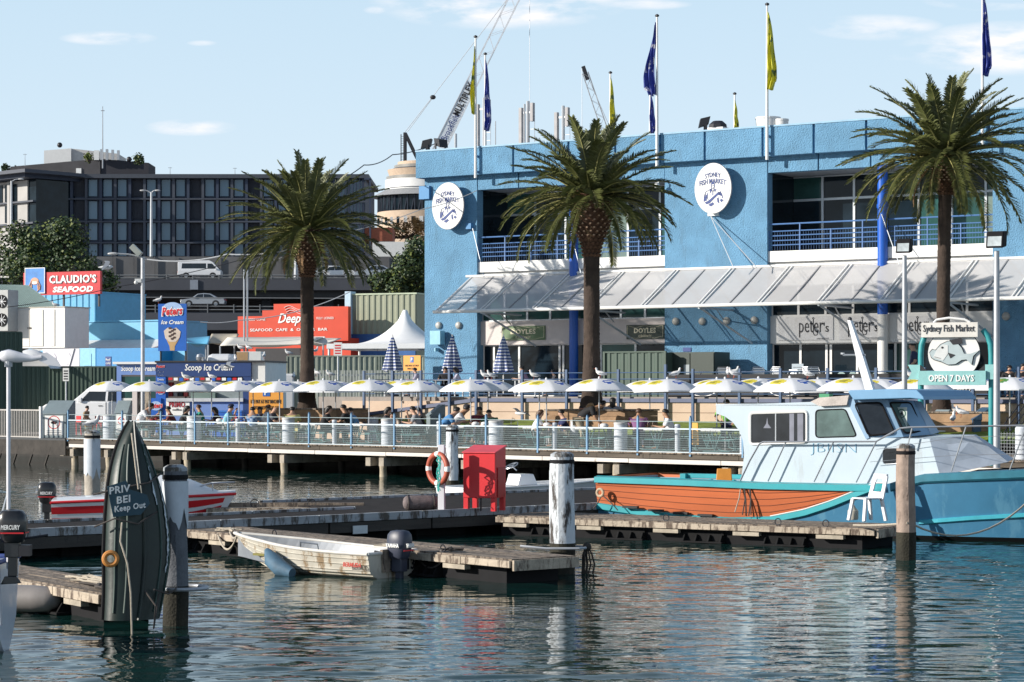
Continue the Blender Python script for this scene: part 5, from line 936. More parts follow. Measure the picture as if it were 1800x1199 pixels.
txt(t, WHITEI, 'Deep', S_(489), S_(529), Z_(573), Z_(551), -.03, shear=.35, bold=.02); txt(t, WHITEI, 'SEAFOOD  CAFE  &  OYSTER  BAR', S_(440), S_(576), Z_(582), Z_(577), -.03, bold=.01); txt(t, WHITEI, 'ESPRESSO  COFFEE', S_(430), S_(467), Z_(563), Z_(559), -.03); txt(t, WHITEI, 'FULLY  LICENSED', S_(557), S_(587), Z_(562), Z_(558), -.03)
mb = MB(); 
for q in range(3):
    for i in range(8): f_ = lambda u: (S_(500 + q * 2) + (S_(528) - S_(500)) * u, Z_(541 + q * 4) + .13 * math.sin(u * 5)); a_, b_ = f_(i / 8), f_((i + 1) / 8); mb.bar((a_[0], -.03, a_[1]), (b_[0], -.03, b_[1]), .1 * (1 - i / 10), .02)
mb.build('wave_logo', WHITEI, t); mb = MB(); mb.box(S_(460), S_(600), -2.5, -2.4, Z_(597), Z_(594)); mb.build('wall_light', WHITE, t)
def sail(label, pts, m, Y0, name='shade_sail', th=.05, posts=True):
    c = pt(*pts[0]); t = thing(name, label, 'awning', (c.x, c.y, LANDZ)); P = [pt(*p) - Vector((c.x, c.y, LANDZ)) for p in pts]; a, b, d, e = P; rows = []
    for i in range(9):
        q = i / 8; rows.append([(a.lerp(e, q)).lerp(b.lerp(d, q), j / 12) + Vector((0, 0, -.35 * math.sin(PI * j / 12) * math.sin(PI * q))) for j in range(13)])
    mb = MB(); mb.grid(rows); o = mb.build('canvas', m, t, smooth=True, fixn=False); so = o.modifiers.new('s', 'SOLIDIFY'); so.thickness = th
    if posts:
        for p in (d, e): mb = MB(); mb.tube([(p.x, p.y, 0), (p.x, p.y, p.z)], .05, 6); mb.build('post', GALV, t)
CAN = mat('cream_canvas', (.72, .69, .62), .8, var=.05)
sail('cream shade sail in front of the red cafe', [(400, 594, 147), (568, 594, 147), (534, 606, 139), (387, 608, 139)], CAN, 0); sail('small pale shade sail at the far right of the red cafe', [(528, 594, 147), (600, 596, 147), (568, 606, 140), (545, 600, 140)], CAN, 0)
sail('curved beige awning left of the red cafe', [(372, 588, 150), (420, 588, 150), (412, 604, 144), (362, 604, 144)], mat('beige_canvas', (.5, .44, .34), .8), 0); sail('pale blue awning left of the beige one', [(325, 596, 146), (370, 592, 146), (366, 606, 140), (328, 603, 140)], SB, 0)
t, hw, h_ = boxthing('cardboard_box', 'brown and white crate on the roof behind the kiosk', 416, 459, 618, 634, 0, 1, SHEETW, 'crate', Frame((0, 121), -4)); mb = MB(); mb.box(-hw, -.05, -.02, -.003, 0.02, h_ - .02); mb.build('brown_side', mat('cardboard', (.42, .27, .14), .8), t)
t = thing('caravan', 'white rounded van front right of the kiosk', 'van', pt(486, HY, 122) - Vector((0, 0, H - LANDZ)), 0); mb = MB(); mb.prism([(-.9, .3), (.95, .3), (.95, 3.1), (.1, 3.1), (-.5, 2.6), (-.85, 1.7)], 0, 2); mb.build('body', CW, t, bevel=.1); mb = MB(); mb.add([(-.6, -.01, 1.9), (.0, -.01, 1.9), (.05, -.01, 2.55), (-.35, -.01, 2.5)], [(0, 1, 2, 3)]); mb.build('side_window', CG, t); mb = MB(); mb.lathe([(.34, -.1), (.34, .1)], n=16); o = mb.build('wheel', TYRE, t); o.location = (-.3, 0, .34); o.rotation_euler = (R(90), 0, 0)
# green shed, white tent
t, w_, h_, fr = shed('green_shed', 'pale green corrugated shed behind the white tent', 620, 732, 518, 700, 150, mat('pale_green_sheet', (.28, .30, .22), .6, var=.06), dep=10, corrp=.42, roofm=mat('shed_trim', (.45, .52, .38), .5), deg=-22)
mb = MB(); mb.box(-.45, -.02, -.3, .5, 0, h_ + .25); mb.build('corner_column', mat('pale_blue_column', (.45, .60, .72), .6), t); mb = MB(); mb.box(0, w_, -.2, -.1, 0, h_ * .62); mb.build('blue_dado', mat('dado_blue', (.02, .10, .30), .5), t)
t = thing('marquee_tent', 'white peaked marquee tent left of the blue market building', 'tent', pt(712, HY, 128) - Vector((0, 0, H - LANDZ)), R(-10)); k = FPX / 128; zt = (HY - 548) / k + H - LANDZ; ze = (HY - 606) / k + H - LANDZ; rows = []; RR = 3.6
for i in range(19):
    q = i / 18; hgt = zt - (zt - ze) * (1 - (1 - q) ** 2.6) * 1.0 if q > .06 else zt - q * 2; r = RR * q; row = []
    for j in range(48):
        a = 2 * PI * j / 48; c_ = 1 / max(abs(math.cos(a)), abs(math.sin(a))); rr = r * (1 + (c_ - 1) * q ** 1.3); row.append((max(rr, .16) * math.cos(a), max(rr, .16) * math.sin(a), hgt - (0.12 * (c_ - 1) * q * (1 - q) * 8)))
    rows.append(row)
rows.append([(p[0] * 1.002, p[1] * 1.002, p[2] - .28) for p in rows[-1]])
mb = MB(); mb.grid(rows, closed=True); mb.build('canopy', mat('tent_white', (.80, .80, .80), .7, var=.03), t, smooth=35, fixn=False)
for a, b in ((-1, -1), (1, -1), (1, 1), (-1, 1)): mb = MB(); mb.tube([(a * RR * .97, b * RR * .97, 0), (a * RR * .97, b * RR * .97, ze)], .07, 8); mb.build('post', WHITE, t)
mb = MB(); mb.lathe([(.1, zt - .1), (.17, zt), (.1, zt + .1)], n=12); mb.build('peak_cap', WHITE, t)
# ------------------------------------------------------------------ motorway, hotel, cranes and trees beyond
def bx(par, name, m, x0, x1, y0, y1, Y, dep=1.0, Yoff=0): 
    mb = MB(); p0, p1 = pt(x0, y1, Y), pt(x1, y0, Y); mb.box(p0.x, p1.x, Y + Yoff, Y + Yoff + dep, p0.z, p1.z); return mb.build(name, m, par)
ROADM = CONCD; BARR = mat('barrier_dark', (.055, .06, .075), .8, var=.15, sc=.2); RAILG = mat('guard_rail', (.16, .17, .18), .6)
t = thing('motorway_viaduct', 'grey concrete motorway viaduct with guard rails crossing behind the shops', 'bridge', (0, 250, 0))
def vb(name, m, x0, x1, y0, y1, d0, d1): mb = MB(); p0, p1 = pt(x0, y1, 250 + d0), pt(x1, y0, 250 + d0); mb.box(p0.x, p1.x, d0, d1, p0.z, p1.z); return mb.build(name, m, t)
vb('sound_wall', CONC if False else mat('wall_concrete', (.125, .125, .13), .9, var=.2, sc=.25, dirt=.2, dirtcol=(.06, .06, .06)), 150, 760, 451, 505, 12, 13)
for i in range(16): vb('wall_pilaster', MATS['wall_concrete'], 160 + i * 37, 161 + i * 37, 451, 500, 11.7, 11.9)
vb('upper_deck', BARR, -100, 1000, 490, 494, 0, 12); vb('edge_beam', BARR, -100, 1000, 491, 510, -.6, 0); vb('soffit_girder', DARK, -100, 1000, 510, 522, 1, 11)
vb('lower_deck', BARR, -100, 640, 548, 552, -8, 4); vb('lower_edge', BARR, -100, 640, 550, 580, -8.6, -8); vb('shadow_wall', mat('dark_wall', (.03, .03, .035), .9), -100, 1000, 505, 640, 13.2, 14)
for i in range(6): vb('pier', BARR, 130 + i * 110, 145 + i * 110, 512, 650, 5, 7)
for yy in (484, 489): mb = MB(); mb.tube([pt(-100, yy, 249.6) - Vector((0, 250, 0)), pt(1000, yy, 249.6) - Vector((0, 250, 0))], .07, 5); mb.build('guard_rail', RAILG, t)
for i in range(24): x = 200 + i * 46; vb('rail_post', RAILG, x, x + 1.8, 483, 492, -.5, -.3)
for yy in (521, 536, 542): mb = MB(); mb.tube([pt(-100, yy, 241.6) - Vector((0, 250, 0)), pt(660, yy + 4, 241.6) - Vector((0, 250, 0))], .06, 5); mb.build('lower_rail', RAILG, t)
for i in range(12): x = 180 + i * 46; vb('lower_post', RAILG, x, x + 1.6, 535, 550, -8.5, -8.3)
vb('bridge_plate', mat('plate_grey', (.22, .25, .3), .6), 334, 348, 492, 509, -.75, -.62)
def car_at(px, ybot, Y, rz, label, kw, col, name='car', sc=1):
    c = pt(px, ybot, Y); v = vehicle(label, 'car', c, rz, col=col, name=name, **kw); v.scale = (sc,) * 3; return v
car_at(358, 540, 243, 0.0, 'silver sedan on the lower ramp, nose to the left', SED, CS); car_at(588, 491, 252, 0.0, 'white taxi on the viaduct right of the left palm', SED, CW); c = car_at(577, 490, 257, 0, 'pale sedan half behind the white taxi', SED, CS); car_at(662, 490, 252, 0, 'silver sedan on the viaduct beside the green trees', SED, CS)
for v in (0,):
    VAN = dict(prof=[(-2.35, .3), (-2.4, .8), (-2.3, 1.0), (2.35, 1.0), (2.4, .35)], roof=[(-2.28, .98), (-1.5, 1.85), (-1.1, 2.05), (2.2, 2.05), (2.38, 1.8), (2.36, .98)], Lw=4.8, W_=1.8, wheels=(-1.5, 1.45), wins=[[(-1.95, 1.12), (-1.4, 1.7), (-.9, 1.7), (-.9, 1.12)], [(-.75, 1.15), (-.75, 1.72), (1.9, 1.72), (1.95, 1.15)]])
    v = vehicle('white minibus driving on the viaduct', 'van', pt(352, 491, 251.5), PI, col=CW, name='van', **VAN)
for px, lb in ((500, 0),): pass
# street lamps
def lamp(px, ybot, ytop, Y, label, r=.09, arms=((-1, .9),), head=True):
    b_ = pt(px, ybot, Y); h_ = (ybot - ytop) * Y / FPX; t = thing('street_lamp', label, 'street lamp', b_); mb = MB(); mb.tube([(0, 0, 0), (0, 0, h_)], [r, r * .6], 8); mb.build('pole', GALV, t, smooth=True)
    for sx, ln in arms:
        mb = MB(); mb.tube([(0, 0, h_ - .1), (sx * ln * .5, 0, h_ + .15), (sx * ln, 0, h_ + .22)], r * .4, 6); o = mb.build('arm', GALV, t); mb = MB(); mb.ball((sx * (ln + .2), 0, h_ + .2), .35, .16, .1, 8); mb.build('lamp_head', mat('lamp_white', (.55, .55, .55), .4), o, smooth=True)
lamp(266, 451, 338, 262, 'distant double-headed street lamp in front of the dark hotel', .2, ((-1, .8), (1, .5)))
lamp(20, 400, 318, 262, 'distant street lamp at the far left in front of the hotel', .16, ((1, .9),)); lamp(520, 500, 425, 250, 'grey motorway lamp post just left of the left palm trunk', .25, ())
mb = MB(); 
def boardlamp():
    Y = 103; b_ = pt(251, HY, Y); b_.z = DZ; k = FPX / Y; h_ = H + (HY - 452) / k - DZ; t = thing('floodlight_pole', 'tall pale pole with floodlight, lamp arm and camera by the kiosk', 'lamp post', b_); mb = MB(); mb.tube([(0, 0, 0), (0, 0, h_)], .09, 10); mb.build('pole', mat('pole_pale', (.52, .53, .56), .45), t, smooth=True)
    mb = MB(); mb.tube([(0, 0, h_), (-.6, 0, h_ + .12), (-1.2, 0, h_ + .16)], .04, 6); o = mb.build('arm', GALV, t); mb = MB(); mb.ball((-1.35, 0, h_ + .15), .25, .12, .07); mb.build('lamp_head', MATS['lamp_white'], o)
    mb = MB(); mb.bar((-.5, 0, h_ + .5), (-.1, 0, h_ + .1), .5, .25); mb.build('floodlight', mat('flood_pale', (.4, .42, .38), .4), t); mb = MB(); mb.box(-.35, -.05, -.1, .1, h_ - 1.15, h_ - .98); mb.ball((-.3, -.05, h_ - 1.15), .09); mb.build('camera', WHITE, t)
boardlamp()
def floodpole(px, ytop, Y, label, zb, yaw):
    k = FPX / Y; b_ = pt(px, HY, Y); b_.z = zb; h_ = H + (HY - ytop) / k - zb; t = thing('floodlight_pole', label, 'lamp post', b_, 0); mb = MB(); mb.tube([(0, 0, 0), (0, 0, h_)], [.1, .075], 10); mb.build('pole', GALV, t, smooth=True)
    mb = MB(); mb.prismx([(-.24, .06), (.14, .12), (.2, .55), (-.16, .52)], -.24, .24); o = mb.build('floodlight', BLACK, t, bevel=.03); o.location = (0, 0, h_); o.rotation_euler = (0, 0, yaw); mb = MB(); mb.add([(-.19, -.235, .12), (.19, -.235, .12), (.19, -.165, .48), (-.19, -.165, .48)], [(0, 1, 2, 3)]); mb.build('lens', mat('lens_bright', (.45, .5, .52), .1, var=.3), o)
floodpole(1590, 449, 74, 'lamp pole with a black floodlight left of the market signpost', 1.2, -.4); floodpole(1752, 441, 62, 'leaning lamp pole with a large black floodlight right of the market signpost', 1.2, -.5)
# poles with wires
t = thing('power_pole', 'pair of short grey service poles left of the red cafe', 'pole', pt(432, HY, 145) - Vector((0, 0, H - LANDZ))); 
for q in (-.1, .1): mb = MB(); mb.tube([(q, 0, 0), (q, 0, 10.0 - abs(q))], .06, 6); mb.build('pole', GALV, t)
def wire(label, pts, r=.02, m=None, sag=.0):
    P = [pt(*p) for p in pts]; o_ = P[0]; mb = MB(); full = []
    for i in range(len(P) - 1):
        for j in range(10): q = j / 10; full.append(P[i].lerp(P[i + 1], q) - o_ - Vector((0, 0, sag * 4 * q * (1 - q))))
    full.append(P[-1] - o_); mb.tube(full, r, 5); o = mb.build('cable', m or DARK, None); o.location = o_; tag(o, label, 'cable', 'overhead cables')
wire('thin overhead cable from the building corner down past the left palm', [(780, 245, 112), (690, 272, 108), (640, 290, 103), (560, 330, 97)], .025, sag=.15)
wire('thin overhead cable crossing the left oval sign', [(838, 335, 101), (740, 368, 101), (600, 410, 101), (440, 470, 101)], .018, GALV, .1)
wire('thin overhead cable from the floodlight pole to the left palm', [(252, 455, 103), (400, 447, 100), (560, 425, 97)], .03, GALV, .2)
wire('thin overhead cable above the green fence on the left', [(12, 540, 118), (200, 505, 118), (430, 455, 118), (620, 405, 118)], .02, sag=.1)
wire('sagging cable in front of the red cafe', [(352, 566, 138), (420, 563, 138), (520, 548, 138), (615, 513, 138)], .03, GALV, .1)
# hotel
HT = thing('dark_hotel', 'long dark hotel with rows of tall bluish windows above the motorway', 'building', (0, 290, 0)); HM = mat('hotel_dark_hazy', (.028, .042, .078), .6, var=.12, sc=.1); HL = mat('hotel_fin', (.05, .06, .085), .6, var=.08); HG = mat('hotel_glass', (.13, .23, .32), .12, var=.15, sc=.05, spec=.5); LV = mat('louvre', (.04, .045, .06), .6, wave=('Z', 3.0))  # wall colour made bluer and lighter to carry distance haze
def hb(name, m, x0, x1, y0, y1, d0=0, d1=1, par=None): 
    mb = MB(); p0, p1 = pt(x0, y1, 290 + d0), pt(x1, y0, 290 + d0); mb.box(p0.x, p1.x, d0, d1, p0.z, p1.z); return mb.build(name, m, par or HT)
hb('wall', HM, 68, 642, 312, 560, .5, 20); hb('roof_edge', mat('roof_edge', (.05, .06, .08), .6), 60, 648, 306, 313, -.8, 20)
rows_ = [(316, 345), (354, 385), (392, 422), (429, 450)]
for r_, (ya, yb) in enumerate(rows_):
    hb('floor_band', HL, 68, 642, yb + 3.5, yb + 6.0, -.35, .5)
    for c_ in range(22):
        x = 79 + c_ * 25.65
        if x > 500 and r_ in (1, 3) and c_ % 3 == 0: continue
        if (c_ + r_ * 2) % 4 == (2 if r_ % 2 == 0 else 0) : hb('louvre_panel', LV, x - 2, x + 18, ya, yb, .3, .5); continue
        o = hb('window', HG, x, x + 15, ya, yb, .35, .49)
    for c_ in range(23): hb('fin', HL if c_ % 2 else HM, 79 + c_ * 25.65 - 7, 79 + c_ * 25.65 - 2.5, ya - 2, yb + 3, -.3, .5)
hb('glass_end', HG, 600, 641, 318, 452, -.1, .3); [hb('end_fin', HM, 600 + i * 6.2, 602 + i * 6.2, 314, 455, -.5, -.15) for i in range(7)]; [hb('end_band', HL, 600, 652, 353 + i * 38, 356 + i * 38, -.6, -.5) for i in range(3)]; hb('frame_post', HM, 649, 652, 315, 455, -1, -.4); hb('frame_top', HM, 640, 652, 313, 316, -1, -.4)
HW = mat('hotel_lit_grey', (.40, .39, .38), .8, var=.12, sc=.3)
mb = MB(); a_, b_, c_, d_ = pt(-120, HY, 250), pt(68, HY, 290), pt(68, HY, 300), pt(-120, HY, 262); zt, zb = H + (HY - 318) * 290 / FPX, 0
# sunlit return wing at the left
_wo = pt(69, HY, 300); WG = thing('hotel_wing', 'sunlit grey brick wing of the hotel at the far left', 'building', (_wo.x, 288, 0), R(-42))
def wb(name, m, x0, x1, y0, y1, d0=0, d1=8): mb = MB(); p0, p1 = pt(x0, y1, 300 + d0), pt(x1, y0, 300 + d0); mb.box((p0.x - _wo.x) * 1.3, (p1.x - _wo.x) * 1.3, d0 + 12, d1 + 12, p0.z, p1.z); return mb.build(name, m, WG)
wb('wall', HW, -80, 52, 318, 560, -12, 8); wb('glass_corner', GLASS, 52, 69, 318, 560, -11.8, 0); wb('roof_canopy', HL, -80, 82, 300, 306, -15, 0); wb('canopy_slab', HM, -80, 70, 307, 314, -14, 0)
for x in (2, 20, ): [wb('window', GLASS, x, x + 9, y, y + 30, -12.1, -12) for y in (323, 360)]
wb('window', GLASS, -14, -4, 323, 353, -12.1, -12); [wb('floor_band', HL, -80, 70, y, y + 3, -12.5, -12.05) for y in (354, 392)]; wb('pier', HW, 13, 19, 318, 420, -12.6, -12.15)
BR = mat('dark_brick', (.10, .095, .10), .9, var=.2, sc=.3, wave=('Z', 2.5)); BRD = mat('shaded_brick', (.035, .035, .045), .9, var=.2, sc=.3)  # second brick is the same wall, darkened for its shaded end face
PH = thing('rooftop_block', 'dark brick rooftop block with white lift tower behind the hotel', 'building', (0, 310, 0))
def pb(name, m, pts, d0, d1): 
    mb = MB(); mb.prism([(pt(x, y, 310).x, pt(x, y, 310).z) for x, y in pts], d0, d1); return mb.build(name, m, PH)
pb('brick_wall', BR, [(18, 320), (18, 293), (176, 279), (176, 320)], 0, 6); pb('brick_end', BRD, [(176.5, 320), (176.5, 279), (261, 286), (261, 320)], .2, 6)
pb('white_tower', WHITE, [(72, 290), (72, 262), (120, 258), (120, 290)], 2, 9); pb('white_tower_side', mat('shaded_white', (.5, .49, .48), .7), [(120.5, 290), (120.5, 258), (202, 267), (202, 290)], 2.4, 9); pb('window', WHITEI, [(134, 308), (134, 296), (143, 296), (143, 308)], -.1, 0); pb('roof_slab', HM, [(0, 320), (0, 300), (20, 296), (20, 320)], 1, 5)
for x, y0, w_ in ((171, 265, 9), (179, 263, 3), (189, 263, 4), (199, 264, 4), (209, 265, 4)): pb('flue', GALV if w_ < 9 else WHITE, [(x - w_ / 2, 282), (x - w_ / 2, y0), (x + w_ / 2, y0), (x + w_ / 2, 282)], -.6, -.2)
for x, y in ((105, 255), (227, 280)): mb = MB(); p = pt(x, y, 309); mb.ball((p.x, -1, p.z), .36); mb.build('satellite_dish', DARK, PH)
def whip(px, y0, y1, Y, label, r=.05):
    b_ = pt(px, y1, Y); t = thing('antenna', label, 'antenna', b_); h_ = (y1 - y0) * Y / FPX; mb = MB(); mb.tube([(0, 0, 0), (0, 0, h_)], [r, r * .5], 6); mb.build('rod', GALV, t); mb = MB(); mb.tube([(-.25, 0, h_ * .93), (.25, 0, h_ * .93)], r * .6, 5); mb.build('crossbar', GALV, t)
whip(180.5, 187, 296, 305, 'very tall thin antenna rod in front of the rooftop block', .09); whip(44, 270, 292, 305, 'television aerial left of the white lift tower'); whip(299, 294, 308, 295, 'short rod on the hotel roof edge'); whip(413, 295, 308, 295, 'short rod on the hotel roof left of the palm')
# round building
RB = thing('round_building', 'curved white and sandstone building with a glazed drum behind the palm', 'building', pt(745, HY, 330) - Vector((0, 0, H))); k = FPX / 330; zy = lambda y: H + (HY - y) / k; SS = mat('cream_stone', (.52, .40, .30), .8, var=.1); 
def drum(name, m, r, y1, y0, r2=None): mb = MB(); mb.lathe([(r / k, zy(y1)), ((r2 or r) / k, zy(y0))], n=64); return mb.build(name, m, RB, smooth=30)
drum('stone_drum', SS, 82, 450, 375); drum('glass_band', GLASS, 80, 376, 345); drum('roof_skirt', mat('drum_roof', (.30, .31, .32), .6), 92, 348, 336, 70); drum('white_band', WHITE, 68, 336, 318); drum('glass_band', mat('drum_glass', (.25, .24, .22), .3), 66, 319, 312); drum('white_drum', SS, 60, 312, 300, 64); drum('scaffold_tier', mat('drum_glass', (.25, .24, .22), .3), 52, 300, 292); drum('top_drum', SS, 46, 292, 286); [drum('tier_band', HL, 69 - i * 5, 334 - i * 12, 333 - i * 12) for i in range(4)]
for i in range(40): a = PI + PI * i / 40; mb = MB(); mb.bar((80.8 / k * math.cos(a), 80.8 / k * math.sin(a), zy(376)), (80.8 / k * math.cos(a + (.08 if i % 2 else -.0)), 80.8 / k * math.sin(a + (.08 if i % 2 else 0)), zy(346)), .14); mb.build('mullion', HL, RB)
for i in range(14): a = PI + PI * .12 + PI * .75 * i / 14; mb = MB(); mb.bar((82.3 / k * math.cos(a), 82.3 / k * math.sin(a), zy(398)), (82.3 / k * math.cos(a), 82.3 / k * math.sin(a), zy(386)), .55, .1); mb.build('window', WHITE if i % 2 else GLASS, RB)
mb = MB(); mb.box(-8 / k, 20 / k, -2, 2, zy(296), zy(272)); mb.build('brick_box', mat('pinkish_box', (.45, .36, .33), .8), RB)
boxthing('low_white_building', 'low white flat-roofed building beyond the green trees', 655, 760, 425, 452, 0, 8, SHEETW, 'building', Frame((0, 280), 0)); boxthing('red_roof_house', 'small red tiled roof between the palm and the round building', 640, 690, 400, 424, 0, 6, mat('red_tile', (.30, .09, .05), .8, var=.2), 'building', Frame((0, 290), 0))
# cranes
def crane(label, foot, tip, Y, wpx, m, tower=None, text=False, dark=None):
    a, b = pt(*foot, Y), pt(*tip, Y); t = thing('tower_crane', label, 'crane', a); b = b - a; Lb = b.length; dx = b.normalized(); dz = Vector((-dx.z, 0, dx.x)); w_ = wpx * Y / FPX; mb = MB(); n = int(Lb / (w_ * 1.0)); hw = w_ / 2
    for sg in (-1, 1):
        for yy in (-hw, hw): mb.bar(dz * sg * hw + Vector((0, yy, 0)), b + dz * sg * hw * .9 + Vector((0, yy, 0)), .09)
    for i in range(n):
        p, q = b * (i / n), b * ((i + 1) / n); s1 = 1 if i % 2 else -1
        for yy in (-hw, hw): mb.bar(p + dz * s1 * hw + Vector((0, yy, 0)), q - dz * s1 * hw + Vector((0, yy, 0)), .045)
        mb.bar(p + dz * hw + Vector((0, -hw, 0)), q + dz * hw + Vector((0, hw, 0)), .04)
    mb.build('jib', m, t)
    if text:
        ob = txt(t, NAVY, 'Brookfield', 2.6 * w_ * .5, 2.6 * w_ * .5 + Lb * .155, -hw * .65, hw * .55, -hw - .05, bold=.0); an = math.atan2(dx.z, dx.x)
        ob.rotation_euler = (0, -an, 0); ob2 = txt(t, INK, 'MULTIPLEX', Lb * .225, Lb * .415, -hw * .6, hw * .6, -hw - .05, bold=.04); ob2.rotation_euler = (0, -an, 0)
        mb = MB(); mb.add([Vector((x, -hw + .02, z)) for x, z in ((1.0, -hw), (Lb * .42, -hw), (Lb * .42, hw), (1.0, hw))], [(0, 1, 2, 3)]); o = mb.build('banner_net', mat('banner_net', (.62, .68, .74), .8), t); o.rotation_euler = (0, -an, 0)
    return t, Lb
t, Lb = crane('large white lattice crane with lettering on its jib behind the blue building', (768, 270), (915, -25), 350, 20, mat('crane_white', (.66, .66, .68), .5), text=True)
k = FPX / 350; L2 = lambda x, y: Vector(((x - 768) / k, 0, (270 - y) / k))
mb = MB(); mb.tube([L2(712, 300), L2(712, 233)], .28, 6); mb.tube([L2(705, 300), L2(705, 236)], .08, 5); [mb.bar(L2(705, 300 - i * 4), L2(712, 300 - i * 4), .05) for i in range(16)]; mb.build('mast', DARK, t); mb = MB(); mb.bar(L2(713, 236), L2(733, 278), .55); mb.build('back_stay', DARK, t); mb = MB(); mb.box(L2(716, 0).x, L2(728, 0).x, -1, 1, L2(0, 297).z, L2(0, 286).z); mb.build('winch', DARK, t)
for p in ((712, 232, 762, 168), (716, 232, 762, 170), (762, 168, 898, -10)): mb = MB(); mb.tube([L2(*p[:2]), L2(*p[2:])], .045, 4); mb.build('cable', GALV, t)
mb = MB(); mb.ball(L2(761, 171), .45, .3, .35); mb.build('pulley', DARK, t); mb = MB(); mb.tube([L2(931, -20), L2(931, 178)], .04, 4); mb.build('hoist_rope', GALV, t)
t, Lb = crane('small dark-tipped crane jib above the middle palm', (1064, 232), (1029, 128), 380, 11, mat('crane_grey', (.35, .36, .38), .5)); k = FPX / 380; L3 = lambda x, y: Vector(((x - 1064) / k, 0, (232 - y) / k)); mb = MB(); mb.bar(L3(1033, 140), L3(1025, 117), 1.0, .6); mb.build('jib_head', DARK, t); mb = MB(); mb.tube([L3(1023, 120), L3(1023, 230)], .04, 4); mb.tube([L3(1034, 137), L3(1068, 215)], .05, 4); mb.build('rope', GALV, t)
# trees
LEAF = [mat('leaf_dark', (.028, .055, .016), .6, var=.4, sc=.5), mat('leaf_light', (.11, .14, .025), .6, var=.3, sc=.5), mat('leaf_autumn', (.30, .16, .05), .7, var=.3, sc=.5)]
def tree(label, px, ybase, Y, lobes, leaf=.3, n=5200, mats=(0, 1), seed=1, name='tree'):
    rng = random.Random(seed); b_ = pt(px, ybase, Y); k = FPX / Y; t = thing(name, label, 'tree', b_); mb = MB(); cs = []
    for (lx, ly, lr) in lobes:
        c = Vector(((lx - px) / k, rng.uniform(-.5, .5) * lr / k, (ybase - ly) / k)); cs.append((c, lr / k))
        for j in range(9): d = Vector((rng.gauss(0, 1), rng.gauss(0, 1), rng.gauss(0, .8) + .15)).normalized(); cs.append((c + d * lr / k * rng.uniform(.6, .95), lr / k * rng.uniform(.25, .45)))
    tot = sum(r * r for c, r in cs)
    for c, r in cs:
        for i in range(int(n * r * r / tot)):
            d = Vector((rng.gauss(0, 1), rng.gauss(0, 1), rng.gauss(0, 1))).normalized(); p = c + d * r * rng.uniform(.55, 1.08); u = Vector((rng.gauss(0, 1), rng.gauss(0, 1), rng.gauss(0, .6))).normalized(); nn_ = (d + u * .7).normalized(); x = nn_.cross(Vector((0, .3, 1))).normalized(); y = nn_.cross(x); s_ = leaf * rng.uniform(.5, 1.1)
            mb.add([p - x * s_ * .5, p - y * s_ * .3, p + x * s_ * .5, p + y * s_ * .45], [(0, 1, 2, 3)], 1 if rng.random() < .22 else 0)
    mb.build('crown', [LEAF[mats[0]], LEAF[mats[1]]], t, fixn=False); mb = MB(); top = (ybase - min(l[1] for l in lobes)) / k * .8
    mb.tube([(0, 0, 0), (.1, 0, top * .4), (0, .1, top * .8)], [.35 * leaf / .3, .25 * leaf / .3, .06], 7)
    for c, r in cs[:: 4]: mb.tube([(0, 0, top * .5), c * .6 + Vector((0, 0, top * .1)), c], [.14, .08, .03], 5)
    mb.build('trunk', BARK, t, smooth=True)
tree('large dense evergreen tree behind the red seafood sign on the left', 95, 600, 195, [(20, 440, 46), (75, 430, 44), (120, 420, 40), (60, 480, 50), (130, 470, 48), (175, 500, 34), (190, 545, 28), (5, 480, 46), (150, 520, 40), (100, 405, 26)], .34, 15000, seed=2)
tree('dark green tree against the left edge of the blue building', 735, 560, 172, [(735, 440, 26), (718, 470, 30), (742, 490, 28), (700, 500, 26), (668, 496, 22), (730, 515, 24)], .28, 8000, seed=4)
tree('bare autumn brown tree in front of the round building', 715, 430, 300, [(700, 405, 18), (725, 400, 20), (745, 408, 16), (680, 412, 12)], .35, 1800, (2, 2), seed=5)
tree('small rooftop shrub beside the white lift tower', 155, 284, 300, [(155, 276, 9)], .35, 300, (1, 1), seed=6, name='shrub'); tree('rooftop shrub at the right end of the brick block', 243, 288, 300, [(243, 280, 11)], .35, 400, (0, 1), seed=7, name='shrub'); tree('dark treetop on the skyline at the far left', 15, 300, 320, [(10, 296, 8), (28, 296, 6)], .4, 300, (0, 0), seed=8, name='shrub')
# ------------------------------------------------------------------ docks, piles
ASPH = mat('deck_felt', (.030, .027, .027), .95, var=.3, sc=3, bump=.3, spec=.15); CURB = mat('curb_white', (.36, .39, .42), .8, var=.25, sc=2, bump=.5, dirt=.52, dirtcol=(.09, .08, .07), streak='x')
PONT = mat('pontoon_black', (.012, .012, .013), .85, var=.3, spec=.2); PILEW = mat('pile_white_paint', (.60, .64, .68), .7, var=.08, sc=2.2, bump=.5, bs=12, dirt=.52, dirtcol=(.06, .05, .045)); PILEB = mat('pile_bare', (.12, .13, .15), .85, var=.25, sc=3, bump=.6, dirt=.2, dirtcol=(.05, .05, .05)); ALG = mat('pile_algae', (.022, .02, .012), .85, var=.5, sc=4, bump=.8)
ROPE = mat('rope', (.42, .37, .30), .9, var=.2, sc=20); ROPED = mat('rope_dark', (.07, .06, .055), .9, var=.2)
